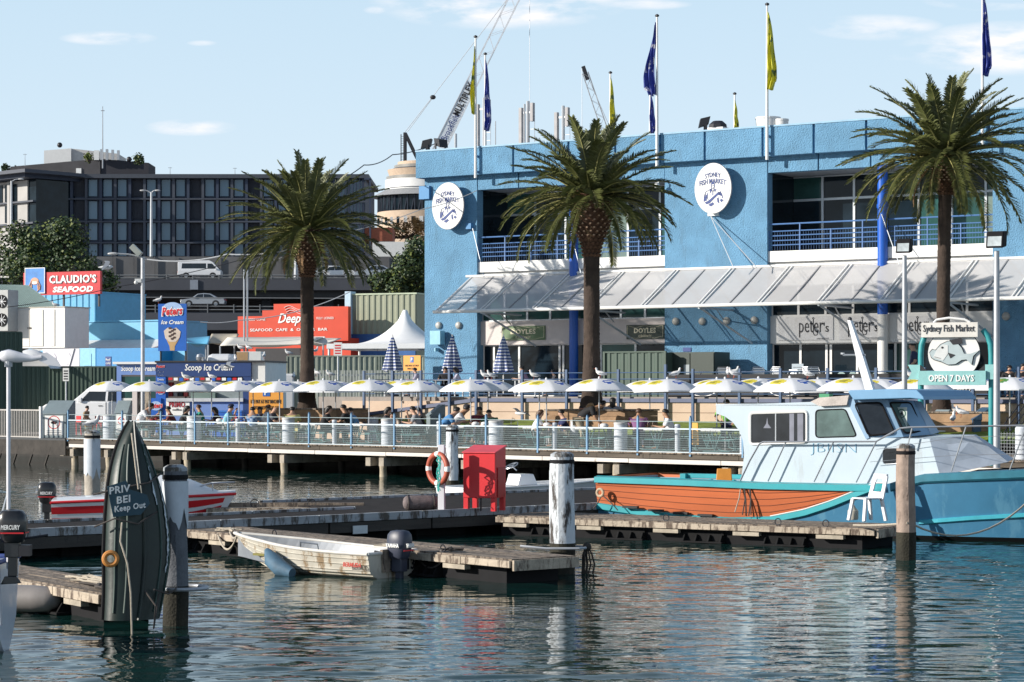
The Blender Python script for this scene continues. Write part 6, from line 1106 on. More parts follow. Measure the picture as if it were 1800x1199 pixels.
def dock(label, fl, ang, L_, W_, zt, back=0, pont=True, surf=TIMB, fas=TIMBL, name='floating_dock'):
    t = thing(name, label, 'dock', (fl[0], fl[1], 0), R(ang)); rng = random.Random(int(L_ * 10)); mb = MB(); n = max(4, int(W_ / .19))
    for i in range(n):
        x = -back
        while x < L_: x2 = min(L_, x + rng.uniform(2.6, 4.2)); mb.box(x, x2 - .012, W_ * i / n, W_ * (i + 1) / n - .012, zt - .05, zt + rng.uniform(-.006, .004)); x = x2
    mb.build('deck_boards', surf, t)
    for yy, nm in ((-.05, 'front_plank'), (W_, 'rear_plank')):
        x = -back
        while x < L_: x2 = min(L_, x + rng.uniform(2.4, 3.6)); mb = MB(); mb.box(x, x2 - .02, yy, yy + .05, zt - .155 + rng.uniform(-.012, .01), zt - .03); mb.build(nm, fas, t, bevel=.008); x = x2
    mb = MB(); mb.box(L_, L_ + .05, 0, W_, zt - .2, zt - .02); mb.build('end_plank', fas, t)
    x = -back + .2; i = 0
    while x < L_ - .7:
        mb = MB(); mb.box(x, x + .62, -.03, .1, zt - .25, zt - .17); mb.build('block', mat('block_timber', (.40, .35, .28), .85, var=.3, bump=.4), t)
        if pont and x + 2.0 < L_:
            mb = MB(); mb.box(x + .7, x + 1.65, .14, W_ - .2, -.35, zt - .22)
            for q in (0, .31, .64, .95): mb.prismx([(-.02, .02), (.14, .02), (.14, zt - .27), (.08, zt - .27)], x + .7 + q * .95, x + .7 + q * .95 + .04)
            mb.box(x + .68, x + 1.68, -.03, .25, .0, .04); mb.build('pontoon', PONT, t, bevel=.01)
        x += 1.95; i += 1
    mb = MB(); mb.box(-back, L_ - .4, .2, W_ - .1, -.4, zt - .07); mb.build('dark_fill', BLACK, t)  # black block added to fill the space under the boards with darkness
    return t
def ring(par, x, y, z, r=.07):
    mb = MB(); mb.torus((0, 0, r), r, .012, n=14, k=5); mb.box(-.04, .04, -.02, .02, -.01, .02); o = mb.build('mooring_ring', DARK, par); o.location = (x, y, z)
dA = dock('pale timber floating dock that the aluminium dinghy is tied to', (-6.68, 46.72), -50.9, 10.6, 1.45, .45, back=3.2)
dB = dock('timber floating dock with the white plastic chair in front of the cruiser', (1.84, 50.7), -32.5, 6.75, 1.9, .45, back=2.6)
dC = dock('short timber dock with tangled ropes at the lower left', (-7.66, 34.9), -56, 3.35, 1.0, .45, back=4)
for x in (1.2, 3.9): ring(dB, x + .6, .02, .45)
ring(dB, 5.6, .03, .45); ring(dA, 3.2, .05, .45); ring(dA, 8.6, .05, .45)
GW = thing('main_gangway', 'dark felt-covered main gangway with worn white kerbs crossing the picture', 'dock', (-9.75, 44.35, 0), R(41.8)); zt = .55
def gw(name, m, x0, x1, y0, y1, z0, z1, bev=0): mb = MB(); mb.box(x0, x1, y0, y1, z0, z1); return mb.build(name, m, GW, bevel=bev)
gw('deck', ASPH, -6, 10.4, .12, 2.45, zt - .08, zt - .01); gw('hub_deck', ASPH, 10.4, 22, .12, 6.3, zt - .08, zt - .01)
x = -6; rng = random.Random(4)
while x < 17:
    x2 = min(17, x + rng.uniform(2.5, 3.5)); gw('front_kerb', CURB, x, x2 - .02, -.04, .12, zt - .12, zt + .05, .01); gw('fascia', mat('fascia_dark_timber', (.05, .045, .04), .85, var=.4, bump=.5, dirt=.3, dirtcol=(.03, .03, .03), streak='x'), x + .3, x2 + .25, -.02, .06, zt - .36, zt - .13, .008)
    if x < 10.4: gw('rear_kerb', CURB, x, min(10.4, x2) - .02, 2.45, 2.58, zt - .1, zt + .05, .01)
    x = x2
for i in range(4): gw('hub_rear_kerb', CURB, 10.4 + i * 2.9, 13.28 + i * 2.9, 6.3, 6.44, zt - .1, zt + .05, .01)
for i in range(12): gw('pontoon', PONT, -5.5 + i * 2.3, -4 + i * 2.3, .5, 2.2, -.4, zt - .1, .02)  # black boxes set back along the whole underside so it looks dark
gw('dark_fill', BLACK, -6, 22, .7, 2.3, -.4, zt - .09); gw('hub_dark_fill', BLACK, 10.6, 22, .7, 6.1, -.4, zt - .09); gw('bracket_plate', mat('white_plate', (.62, .66, .68), .6), 8.35, 8.75, -.07, -.05, .16, .34)  # black blocks added so the void under gangway and hub stays dark
dD = dock('far timber finger dock with mooring rings, right of the red and white speedboat', (-7.2, 54.2), 24, 0, 0.1, .3) if False else None
t = thing('finger_dock', 'narrow sunlit timber finger dock in front of the speedboat bow', 'dock', tuple(gp(385, 893, .5)), 0); e = gp(665, 893, .5) - gp(385, 893, .5); t.rotation_euler = (0, 0, math.atan2(e.y, e.x)); Le = e.length
t.location.z = 0; mb = MB(); mb.box(-.3, Le, 0, .7, .42, .5); mb.build('deck_boards', TIMBL, t); mb = MB(); mb.box(-.3, Le, -.05, 0, .3, .47); mb.build('front_plank', TIMBL, t); mb = MB(); mb.box(0, Le * .9, .45, .62, .5, .6); mb.build('rubbing_beam', TIMB, t); ring(t, Le * .22, .1, .5, .1); ring(t, Le * .58, .1, .5, .1)
def pile(label, px, ywl, ytop, wpx, m, name='mooring_pile', cap=True, taper=.0, band=.55, Y=None):
    p = gp(px, ywl, 0) if Y is None else Vector(((px - CX) * Y / FPX, Y, 0)); k = FPX / p.y; r = wpx / k / 2; h_ = H + (HY - ytop) / k; t = thing(name, label, 'pile', p, random.random()); rng = random.Random(px); n = 28
    off = [rng.uniform(-.035, .035) for j in range(n)]
    def ringp(z, rr): return [(rr * (1 + off[j]) * math.cos(2 * PI * j / n) + .01 * math.sin(z * 3), rr * (1 + off[j]) * math.sin(2 * PI * j / n), z) for j in range(n)]
    zs = [band + (h_ - band) * i / 12 for i in range(13)]; mb = MB(); rows = [ringp(z, r * (1.05 - .07 * (z / h_) + taper * math.sin(PI * z / h_))) for z in zs]; rows += [ringp(h_ + .03, r * .8), ringp(h_ + .04, .02)]; mb.grid(rows, closed=True); mb.build('shaft', m, t, smooth=25)
    mb = MB(); mb.grid([ringp(z, r * 1.06) for z in (-1, 0, band * .5, band - .002)], closed=True); mb.build('wet_foot', ALG, t, smooth=25)
    if cap: mb = MB(); mb.lathe([(r * 1.0, h_ - .12), (r * 1.05, h_ - .11), (r * 1.05, h_ - .06), (r * 1.0, h_ - .05)], n=24); mb.build('band', BLACK, t); mb = MB(); mb.lathe([(r * 1.0, h_ + .0), (r * .98, h_ + .05), (r * .6, h_ + .09)], n=14); mb.build('cap', CURB, t)
    return t, p, r, h_
tD, pD, rD, hD = pile('thick white peeling pile right of the red cabinet', 988, 1008, 803, 42, PILEW, taper=.03); tE, pE, rE, hE = pile('bare weathered timber pile at the cruiser bow', 1592, 985, 788, 33, mat('pile_brown', (.30, .23, .19), .85, var=.3, sc=3, bump=.8, bs=10, dirt=.3, dirtcol=(.07, .05, .04))); tH, pH, rH, hH = pile('grey pile with peeling white top behind the upended green dinghy', 308, 1098, 828, 43, PILEB, cap=True)
tF, pF, rF, hF = pile('short thick pile with white top and a perched gull at the left', 162, 0, 762, 27, mat('pile_pale', (.40, .36, .31), .85, var=.25, bump=.8, bs=10, dirt=.25, dirtcol=(.1, .09, .08)), Y=60); pile('tall split pile behind the red cabinet post', 795, 0, 752, 22, PILEW, Y=70)
for tt, rr, hh, z0, z1 in ((tE, rE, hE, .3, 1), (tF, rF, hF, .62, 1), (tH, rH, hH, .62, 1)):
    if tt is tE: continue
    mb = MB(); n = 28; rg = random.Random(3); rows = []; z0 = z0 if tt is not tH else .8
    for i in range(7): rows.append([(rr * 1.075 * math.cos(2 * PI * j / n), rr * 1.075 * math.sin(2 * PI * j / n), hh - .14 - (hh * (1 - z0) + .18 * rg.random() * (i == 6) + .1 * math.sin(j * 1.3) * (i == 6)) * i / 6) for j in range(n)])
    mb.grid(rows, closed=True); mb.build('white_top', mat('top_white', (.55, .60, .66), .7, var=.12, dirt=.22, dirtcol=(.2, .2, .22)), tt, smooth=25)
def hoop(p, z, r, label, px2=None):
    t = thing('pile_hoop', label, 'hoop', (p.x, p.y, z)); mb = MB(); mb.torus((0, 0, 0), r, .028, 'z', 36, 8); mb.build('hoop', GALV, t, smooth=True); mb = MB(); mb.bar((-r, .05, -.03), (-r - .25, .15, -.03), .1, .05); mb.build('bracket', GALV, t)
hoop(pH + Vector((.12, 0, 0)), .52, .33, 'steel mooring hoop around the pile by the green dinghy'); 
t = thing('mooring_rail', 'steel mooring rail around the thick white pile', 'hoop', (pD.x, pD.y, .45)); mb = MB(); mb.tube([(-.75, -.1, .05), (-.3, -.3, .02), (.3, -.3, .02), (.42, -.15, .02), (.42, .2, .02), (0, .32, .02)], .025, 6); mb.build('rail', GALV, t, smooth=True)
# ropes
def rope(label, pts, r=.014, m=ROPE, grp='mooring ropes'):
    P = [Vector(p) for p in pts]; o_ = P[0].copy(); mb = MB(); mb.tube([p - o_ for p in P], r, 6); o = mb.build('rope', m, None, smooth=True); o.location = o_; tag(o, label, 'rope', grp)
def catenary(a, b, sag, n=12): a, b = Vector(a), Vector(b); return [a.lerp(b, i / n) - Vector((0, 0, sag * 4 * (i / n) * (1 - i / n))) for i in range(n + 1)]
def tangle(c, sx, sy, n, seed, z0): rng = random.Random(seed); return [Vector((c[0] + sx * math.sin(i * .9 + seed) * rng.uniform(.4, 1), c[1] + sy * math.cos(i * 1.3) * rng.uniform(.4, 1), z0 + .02 + .05 * rng.random())) for i in range(n)]

# ------------------------------------------------------------------ red cabinet, lifebuoy and fender on the gangway
cp = gp(842, 899, .55); k = FPX / cp.y; t = thing('red_cabinet', 'bright red hose cabinet on legs standing on the gangway edge', 'cabinet', (cp.x, cp.y + .1, .55), R(-23)); W_, D_, z0, z1, z2 = .80, .62, .30, 1.32, 1.46
mb = MB(); mb.prismx([(0, z0), (0, z1), (D_, z2), (D_, z0)], -W_ / 2, W_ / 2); mb.build('body', RED, t, bevel=.012); mb = MB(); mb.prismx([(-.03, z1 + .005), (-.03, z1 + .03), (D_ + .02, z2 + .04), (D_ + .02, z2 + .005)], -W_ / 2 - .02, W_ / 2 + .02); mb.build('lid', mat('red_lid', (.66, .06, .08), .4), t, bevel=.006)
mb = MB(); mb.box(W_ / 2 + .002, W_ / 2 + .02, .12, D_ - .1, .32, 1.0); mb.build('side_panel', mat('shaded_red', (.40, .012, .02), .45), t)  # darker red panel paints in the shade of the right side
for a in (-W_ / 2 + .06, W_ / 2 - .06):
    for b in (.06, D_ - .06): mb = MB(); mb.box(a - .055, a + .055, b - .05, b + .05, 0, z0 - .002); mb.build('leg', RED, t)
mb = MB(); mb.tube([(.0, .1, .3), (.0, .1, 0)], .02, 6); mb.build('pipe', DARK, t)
pp = gp(777, 898, .55); t = thing('lifebuoy_post', 'white square post carrying the lifebuoy', 'post', (pp.x, 51.85, .55), R(-15)); mb = MB(); mb.box(-.075, .075, -.05, .05, 0, 1.52); mb.build('post', mat('post_white', (.68, .66, .70), .5, var=.05), t, bevel=.008)
t = thing('lifebuoy', 'orange lifebuoy with white bands hanging behind the white post', 'lifebuoy', (pp.x - .08, 51.72, .55 + .98), R(-48)); mb = MB(); mb.torus((0, 0, 0), .33, .065, 'y', 36, 10); mb.build('ring', mat('buoy_orange', (.42, .09, .05), .5, var=.1), t, smooth=True)
for a in (0, 90, 180, 270):
    mb = MB(); 
    for i in range(5): pass
    rows = []
    for i in range(5):
        an = R(a - 9 + 18 * i / 4); rows.append([((.33 + .068 * math.cos(b)) * math.cos(an), .068 * math.sin(b), (.33 + .068 * math.cos(b)) * math.sin(an)) for b in [2 * PI * j / 10 for j in range(10)]])
    mb.grid(rows, closed=True); mb.build('band', WHITEI, t, smooth=True)
mb = MB(); rg = random.Random(1)
for i in range(6): mb.tube([(.1 + rg.uniform(-.08, .08), -.06, .3 - .1 * j + rg.uniform(-.02, .02)) for j in range(9)], .012, 5)
mb.build('grab_rope', mat('turquoise_rope', (.05, .38, .34), .8), t)
fp = gp(738, 898, .55); t = thing('roll_fender', 'fat mottled grey roll fender lying on the gangway', 'fender', (fp.x, fp.y + .3, .55 + .17), R(12)); mb = MB(); mb.tube([(-.40, 0, 0), (-.38, 0, 0), (-.34, 0, 0), (-.2, 0, 0), (.2, 0, 0), (.34, 0, 0), (.38, 0, 0), (.40, 0, 0)], [.06, .12, .155, .17, .17, .155, .12, .06], 16); mb.build('roll', mat('mottled_fender', (.16, .13, .13), .9, var=.4, sc=6, bump=1, dirt=.2, dirtcol=(.35, .32, .3)), t, smooth=True); mb = MB(); mb.torus((-.30, 0, 0), .165, .015, 'x', 20, 5); mb.torus((.30, 0, 0), .165, .015, 'x', 20, 5); mb.build('lashing', ROPED, t)

# ------------------------------------------------------------------ boats
def hull(mb, L_, beam, keel, sheer, nst=24, rows=(10,), flare=.82, mfun=None, split=None):
    # closed outer shell: stations from stern (x=0) to bow (x=L); section goes keel -> bilge -> sheer
    st = []
    for i in range(nst + 1):
        u = i / nst; x = L_ * u; b = beam(u) / 2; zk, zs = keel(u), sheer(u); sec = []; zsp = split(u) if split else None
        ts = [j / 10 for j in range(11)] if not split else None
        zz = [zk + (zs - zk) * (q ** 1.4) for q in ts] if ts else [zk + (zsp - zk) * (j / 6) ** 1.3 for j in range(7)] + [zsp + (zs - zsp) * (j / 5) for j in range(1, 6)]
        for z in zz:
            q = (z - zk) / (zs - zk) if zs > zk else 1; w_ = b * (flare + (1 - flare) * q) * min(1, (q * 2.6 + .02)) ** .55 * (1 if u < .6 else (q * .35 + .65) ** ((u - .6) * 3.5)); xx = x + (q * .28 * (u > .75) * (u - .75) * 4 if L_ > 3 else 0); sec.append((xx, w_, z))
        st.append(sec)
    for sg in (-1, 1): mb.grid([[(p[0], sg * p[1], p[2]) for p in s_] for s_ in st])
    s0 = st[0]; mb.add([(p[0], -p[1], p[2]) for p in s0] + [(p[0], p[1], p[2]) for p in reversed(s0)], [tuple(range(2 * len(s0)))])
    return st
def gunwale(par, st, r, m, name='gunwale', close=True, inset=0):
    for sg in (-1, 1): mb = MB(); mb.tube([(s_[-1][0], sg * (s_[-1][1] - inset), s_[-1][2]) for s_ in st], r, 8); mb.build(name, m, par, smooth=True)
    mb = MB(); mb.tube([(st[0][-1][0], -st[0][-1][1], st[0][-1][2]), (st[0][-1][0], st[0][-1][1], st[0][-1][2])], r, 8); mb.build('transom_cap', m, par)
def outboard(par, x, y, z, s_=1, cowl=None, word='YAMAHA', yaw=0, red=True, vert=.9):
    t = bpy.data.objects.new('outboard_motor', None); C.objects.link(t); t.parent = par; t.location = (x, y, z); t.rotation_euler = (0, 0, yaw); t.scale = (s_,) * 3
    mb = MB(); rows = []
    for i, (q, a, b) in enumerate(((0, .15, .12), (.04, .17, .145), (.16, .2, .16), (.3, .215, .165), (.40, .20, .155), (.46, .15, .12), (.48, .05, .04))):
        rows.append([(a * abs(math.cos(w)) ** .7 * (1 if math.cos(w) > 0 else -1) - .02 * q, b * abs(math.sin(w)) ** .7 * (1 if math.sin(w) > 0 else -1), q) for w in [2 * PI * j / 20 for j in range(20)]])
    mb.grid(rows, closed=True); c = mb.build('cowl', cowl or mat('cowl_grey', (.045, .052, .08), .45, var=.08), t, smooth=40, fixn=False)
    mb = MB(); mb.box(-.19, .19, -.168, -.166, .13, .15); mb.box(-.208, -.204, -.13, .13, .13, .15); mb.box(.203, .206, -.13, .13, .13, .15); mb.build('stripe', RED, c)
    mb = MB(); mb.box(-.11, .10, -.085, .085, -.22, -.002); mb.box(-.07, .06, -.04, .04, -vert, -.2); mb.prism([(-.12, -vert - .0), (.05, -vert), (.12, -vert - .1), (-.18, -vert - .12)], -.035, .035); mb.build('leg', cowl or MATS['cowl_grey'], t, bevel=.01)
    mb = MB(); mb.box(.1, .26, -.09, .09, -.2, -.04); mb.tube([(.15, 0, .05), (.5, .05, .1)], .02, 6); mb.build('clamp', DARK, t)
    # lettering on the side facing -x and -y
    for w_, rz_, yy, ln in ((word, 0, -.18, .14), (word, -PI / 2, -.235, .10), (word, PI, -.18, .14)):
        ob = txt(c, WHITEI, w_, -ln, ln, .19, .26, yy, bold=.03, shear=.1); ob.rotation_euler = (0, 0, rz_)
    return t
# -- aluminium dinghy
TN = thing('aluminium_dinghy', 'small worn white-silver aluminium dinghy with a grey outboard, tied to the dock', 'boat', (-2.12, 40.3, 0), math.atan2(.60, -.80)); TM = mat('dinghy_paint', (.55, .52, .45), .5, metal=.15, var=.15, sc=2, dirt=.45, dirtcol=(.28, .20, .12)); TI = mat('dinghy_inside', (.22, .24, .27), .5, metal=.2, var=.2)
bm_ = lambda u: 1.42 * (1 - max(0, (u - .35) / .65) ** 2.3) * (.93 + .07 * min(1, u * 3)) + .03; st = None
mb = MB(); st = hull(mb, 3.55, bm_, lambda u: -.12 + .45 * max(0, (u - .62) / .38) ** 2, lambda u: .44 + .20 * u ** 2, flare=.80); mb.build('hull', TM, TN, smooth=25, fixn=False)
for zf in (.25, .42, .58, .74, .88):
    for sg in (-1, 1):
        mb = MB(); pts = []
        for s_ in st[:-1]:
            j = zf * 10; a = int(j); f_ = j - a; p = [s_[a][q] + (s_[min(10, a + 1)][q] - s_[a][q]) * f_ for q in range(3)]; pts.append((p[0], sg * (p[1] + .006), p[2]))
        mb.tube(pts, .012, 4); mb.build('pressed_rib', TM, TN)
gunwale(TN, st, .03, mat('dinghy_gunwale', (.62, .60, .56), .5, var=.1, dirt=.2, dirtcol=(.3, .22, .15)))
mb = MB(); ins = [[(s_[q][0] * .975 + .03, 0, 0) for q in range(1)] for s_ in st]; rows = []
for s_ in st: b = max(.01, s_[-1][1] - .05); x = .03 + s_[-1][0] * .97; rows.append([(x, -b, s_[-1][2] - .01), (x, -b * .85, .12 + .2 * max(0, x / 3.5 - .6)), (x, b * .85, .12 + .2 * max(0, x / 3.5 - .6)), (x, b, s_[-1][2] - .01)])
mb.grid(rows); mb.build('liner', TI, TN, fixn=False)
for x in (.75, 1.75, 2.7): mb = MB(); w_ = bm_(x / 3.55) / 2 - .06; mb.box(x, x + .28, -w_, w_, .28, .32); mb.build('thwart', TI if x < 2 else mat('olive_thing', (.20, .18, .05), .8), TN)
mb = MB(); mb.box(-.03, .03, -.3, .3, .1, .50); mb.build('transom_pad', TIMB, TN); outboard(TN, -.16, 0, .34, 1.05, yaw=0, vert=.62)
mb = MB(); mb.tube([(1.1, .72, .47), (1.1, .75, .58), (1.5, .75, .60), (1.55, .70, .47)], .014, 5); mb.build('grab_handle', STEEL, TN)
ob = txt(TN, mat('red_lettering', (.5, .05, .03), .5), 'BERMUDA', -.42, 0, .18, .26, 0, bold=.03, shear=.2, name='boat_name'); ob.rotation_euler = (0, 0, PI); ob.location = (.08, .75, .03)
ob = txt(TN, INK, '113', .0, .32, .05, .25, 0, bold=.02, name='number'); ob.rotation_euler = (0, 0, -PI / 2 ); ob.location = (-.012, -.28, .06)
mb = MB(); mb.tube([(2.35, .72, .42), (2.15, .80, .26), (1.9, .84, .12), (1.6, .86, .05)], [.05, .15, .16, .09], 12); mb.build('blue_fender', mat('faded_blue', (.06, .13, .20), .7, var=.3), TN, smooth=True)
bowp = TN.matrix_basis @ Vector((3.75, 0, .66)); dAp = Frame((-6.68, 46.72), -50.9)
rope('pale mooring rope drooping from the aluminium dinghy bow to the dock', catenary(bowp, dAp.w(1.2, .0, .42), .32), .02); rope('second bow rope of the aluminium dinghy looped at the dock ring', catenary(bowp, dAp.w(1.5, .1, .47), .12), .018); rope('tangled rope heap at the dock ring left of the aluminium dinghy', [dAp.w(1.1 + q.x, .3 + q.y, q.z) for q in tangle((0, 0), .35, .16, 26, 3, .45)], .017)
stp = TN.matrix_basis @ Vector((.1, -.7, .45)); rope('dark stern rope from the aluminium dinghy to the mooring ring', catenary(stp, dAp.w(8.6, .05, .5), .08), .016, ROPED); rope('lower stern rope from the aluminium dinghy', catenary(stp, dAp.w(8.7, .05, .42), .28), .016, ROPED); rope('knotted rope heap on the dock between dinghy and white pile', [dAp.w(8.6 + q.x, .25 + q.y, q.z) for q in tangle((0, 0), .32, .14, 22, 7, .46)], .015, ROPED)
rope('rope heap on the near gunwale of the aluminium dinghy', [TN.matrix_basis @ Vector((.5 + q.x, -.55 + q.y, q.z)) for q in tangle((0, 0), .3, .12, 24, 5, .47)], .016)
# weed on rail by white pile
t = thing('weedy_rope', 'bunch of black weedy rope hanging off the rail beside the white pile', 'rope', (pD.x + .45, pD.y, .48)); mb = MB(); rg = random.Random(8)
for i in range(9): a = rg.uniform(-.09, .09); mb.tube([(a * .3, 0, 0), (a, rg.uniform(-.05, .05), -.15), (a * 1.3 + .02, 0, -.32), (a + rg.uniform(-.04, .04), 0, -.5)], .016, 5)
mb.ball((0, 0, .0), .08); mb.build('strands', mat('weed', (.04, .035, .03), .9), t)
# -- upended green dinghy
GD_ = thing('upended_dinghy', 'dark green dinghy stood on its stern against a pile, keel towards us', 'boat', (pH.x - .53, pH.y - .62, .05), R(30)); GM = mat('green_hull_paint', (.005, .017, .014), .45, var=.45, sc=1.6, bump=.2, bs=8, dirt=.08, dirtcol=(.35, .38, .40)); HH = 2.72; rows = []; inner = []
for i in range(27):
    q = i / 26; b = .455 * (1 - max(0, (q - .32) / .68) ** 2.0) ** .85 * (.84 + .16 * min(1, q / .3)) + .012; dep = .36 * (1 - .55 * max(0, (q - .55) / .45) ** 1.6) * (.85 + .15 * q); lean = .32 * q + .18 * max(0, q - .6) - .0; zz = .10 + HH * q - .08 * (q > 2); row = []
    for j in range(21):
        a = (j / 20 - .5) * PI; sx = math.sin(a); w_ = b * (abs(sx) ** .8) * (1 if sx > 0 else -1); dy = -dep * (math.cos(a) ** .75 if math.cos(a) > 0 else 0) ; row.append((w_, lean + dy, zz)); row[-1] = (row[-1][0] + .20 * q + .06 * math.sin(q * 5), row[-1][1], row[-1][2])
    rows.append(row); inner.append([(x * .96, y + .025, z) for x, y, z in row])
mb = MB(); mb.grid(rows); mb.grid(inner); s_ = rows[0]; mb.add([p for p in s_], [tuple(range(len(s_)))]); mb.build('hull', GM, GD_, smooth=30, fixn=False)
for e, nm in ((0, 'gunwale'), (-1, 'gunwale')): mb = MB(); mb.tube([(r_[e][0] * 1.02, r_[e][1], r_[e][2]) for r_ in rows], .032, 8); mb.build(nm, BLACK, GD_, smooth=True)
mb = MB(); mb.tube([(r_[10][0], r_[10][1] - .015, r_[10][2]) for r_ in rows], [.028] * 20 + [.02] * 7, 6); mb.build('keel', GM, GD_, smooth=True)
for jj in (4, 7, 13, 16): mb = MB(); mb.tube([(r_[jj][0] * 1.01, r_[jj][1] - .006, r_[jj][2]) for r_ in rows[1:24]], .014, 5); mb.build('strake', mat('strake_green', (.03, .065, .055), .45, var=.3), GD_, smooth=True)
# peeled patches follow the right-hand side of the shell
mb = MB(); rg = random.Random(5); off = Vector((.3, -.95, 0)) * .016
def hp_(i, j): a = int(j); return Vector(rows[i][a]).lerp(Vector(rows[i][a + 1]), j - a) + off
for i0, i1, jc, w0 in ((15, 24, 12.6, .5), (6, 18, 15.0, .7)):
    R_ = []; q = (i1 - i0) * 3
    for k_ in range(q): 
        f_ = i0 + k_ / 3; a = int(f_); w_ = w0 * rg.uniform(.25, 1) * math.sin(PI * (k_ + .6) / q) ** .5; c_ = jc + rg.uniform(-.2, .2) + .02 * k_; R_.append([hp_(a, c_ - w_).lerp(hp_(a + 1, c_ - w_), f_ - a), hp_(a, c_ + w_).lerp(hp_(a + 1, c_ + w_), f_ - a)])
    mb.grid(R_)
mb.build('bare_patch', mat('bare_aluminium', (.50, .55, .60), .5, metal=.2, var=.15), GD_)
for a_, b_, s_, hgt in ((-.34, .02, 'PRIV', .115), (-.24, .02, 'BEI', .105), (-.32, .12, 'Keep Out', .10)): pass
sg_ = thing('warning_board', 'torn blue-green board reading keep out on the upended dinghy', 'sign', GD_.matrix_basis @ Vector((-.12, -.22, 1.72)), R(16)); mb = MB(); mb.prism([(-.28, .22), (-.02, .30), (.02, .18), (.26, .10), (.30, -.02), (.18, -.17), (-.20, -.2), (-.24, .0)], -.03, -.012); mb.build('board', mat('board_teal', (.015, .06, .09), .5), sg_)
for x0, x1, z0, z1, w_ in ((-.25, .03, .11, .21, 'PRIV'), (-.15, .03, -.02, .08, 'BEI'), (-.18, .24, -.16, -.05, 'Keep Out')): txt(sg_, WHITEI, w_, x0, x1, z0, z1, -.036, bold=.025, tilt=.14)
t = thing('orange_float_ring', 'small orange ring float hanging on the left side of the green dinghy', 'float', GD_.matrix_basis @ Vector((-.36, -.20, .95)), R(10)); mb = MB(); mb.torus((0, 0, 0), .085, .035, 'y', 24, 8); mb.build('ring', mat('float_orange', (.60, .25, .06), .5), t, smooth=True)
gm = lambda *p: GD_.matrix_basis @ Vector(p)
for lb, pts in (('pale rope hanging down the left of the green dinghy into the water', [gm(-.25, -.35, 1.45), gm(-.3, -.42, 1.2), gm(-.22, -.48, .9), gm(-.18, -.5, .5), gm(-.17, -.52, -.1)]), ('rope tied round the bow of the green dinghy', [gm(.02, -.0, 2.66), gm(-.02, -.2, 2.4), gm(-.02, -.3, 2.1), gm(.0, -.32, 1.9)]), ('rope stretched across the green dinghy', [gm(-.5, .05, 1.38), gm(-.3, -.2, 1.5), gm(0, -.3, 1.42), gm(.4, -.1, 1.6)]), ('thin rope across the green dinghy above its board', [gm(-.5, .1, 1.82), gm(-.2, -.2, 1.92), gm(.2, -.2, 1.98), gm(.5, .1, 2.1)]), ('dark rope knot at the foot of the green dinghy', [gm(.1, -.3, .5), gm(.2, -.45, .3), gm(.15, -.5, .0), gm(.3, -.3, .45)]), ('rope from the green dinghy to the steel hoop', [gm(.2, -.38, .52), gm(.4, -.4, .45), gm(.55, -.3, .5), gm(.6, -.2, .52)])): rope(lb, pts, .013, ROPE if 'pale' in lb or 'bow' in lb else ROPED)
dCp = Frame((-7.66, 34.9), -56); rope('pale loose rope coils on the lower left dock', [dCp.w(1.9 + q.x * 1.9, .55 + q.y, q.z) for q in tangle((0, 0), .6, .3, 34, 11, .46)], .016); rope('dark rope on the lower left dock edge', [dCp.w(2.9 + q.x, .2 + q.y, q.z) for q in tangle((0, 0), .5, .18, 22, 13, .46)], .016, ROPED)
# -- grey inflatable tube at the lower left
p = gp(40, 1078, .0); t = thing('inflatable_tube', 'grey inflatable dinghy tube floating by the lower left dock', 'boat', (p.x, p.y, .22), R(-14)); mb = MB(); mb.tube([(-1.4, 0, 0), (.2, 0, 0), (.42, 0, 0), (.56, 0, 0), (.62, 0, 0)], [.2, .2, .185, .12, .03], 20); mb.build('tube', mat('pvc_grey', (.26, .24, .23), .45, var=.12), t, smooth=True); mb = MB(); mb.tube([(-1.4, -.04, -.19), (.4, -.04, -.17)], .02, 5); mb.build('rubbing_strip', DARK, t)
# -- red and white speedboat
SBo = thing('speedboat', 'white speedboat with red stripes and black outboard behind the green dinghy', 'boat', pt(98, HY, 54.5) - Vector((0, 0, H)), R(4)); mb = MB(); bm2 = lambda u: 1.7 * (1 - max(0, (u - .45) / .55) ** 2.2) + .03
st = hull(mb, 4.0, bm2, lambda u: -.15 + .5 * max(0, (u - .6) / .4) ** 2, lambda u: .66 + .16 * u, flare=.72); mb.build('hull', mat('gel_white', (.76, .77, .79), .25, var=.03, coat=.5), SBo, smooth=25, fixn=False)
for sg in (-1, 1):
    for a, b in ((.50, .64), (.74, .90)):
        mb = MB(); rows = []
        for s_ in st[:-1]:
            def at(f): j = f * 10; q = int(j); return tuple(s_[q][w] + (s_[min(10, q + 1)][w] - s_[q][w]) * (j - q) + (.008 if w == 1 else 0) for w in range(3))
            c, d = at(a), at(b); rows.append([(c[0], sg * c[1], c[2]), (d[0], sg * d[1], d[2])])
        mb.grid(rows); mb.build('red_stripe', RED, SBo, fixn=False)
gunwale(SBo, st, .035, RED); mb = MB(); rows = []
for s_ in st: b = s_[-1][1]; x = s_[-1][0]; u = x / 4; hgt = .10 + (.42 * math.sin(PI * min(1, max(0, (u - .33) / .62))) if u > .33 else 0); rows.append([(x, b * math.sin(a), s_[-1][2] + hgt * math.cos(a) ** .8 if abs(a) < 1.55 else s_[-1][2]) for a in [(j / 12 - .5) * PI * .999 for j in range(13)]])
mb.grid(rows); mb.build('deck', MATS['gel_white'], SBo, smooth=True, fixn=False); outboard(SBo, -.2, 0, .62, 1.05, mat('cowl_black', (.015, .015, .017), .3, coat=.3), 'MERCURY', vert=.8)
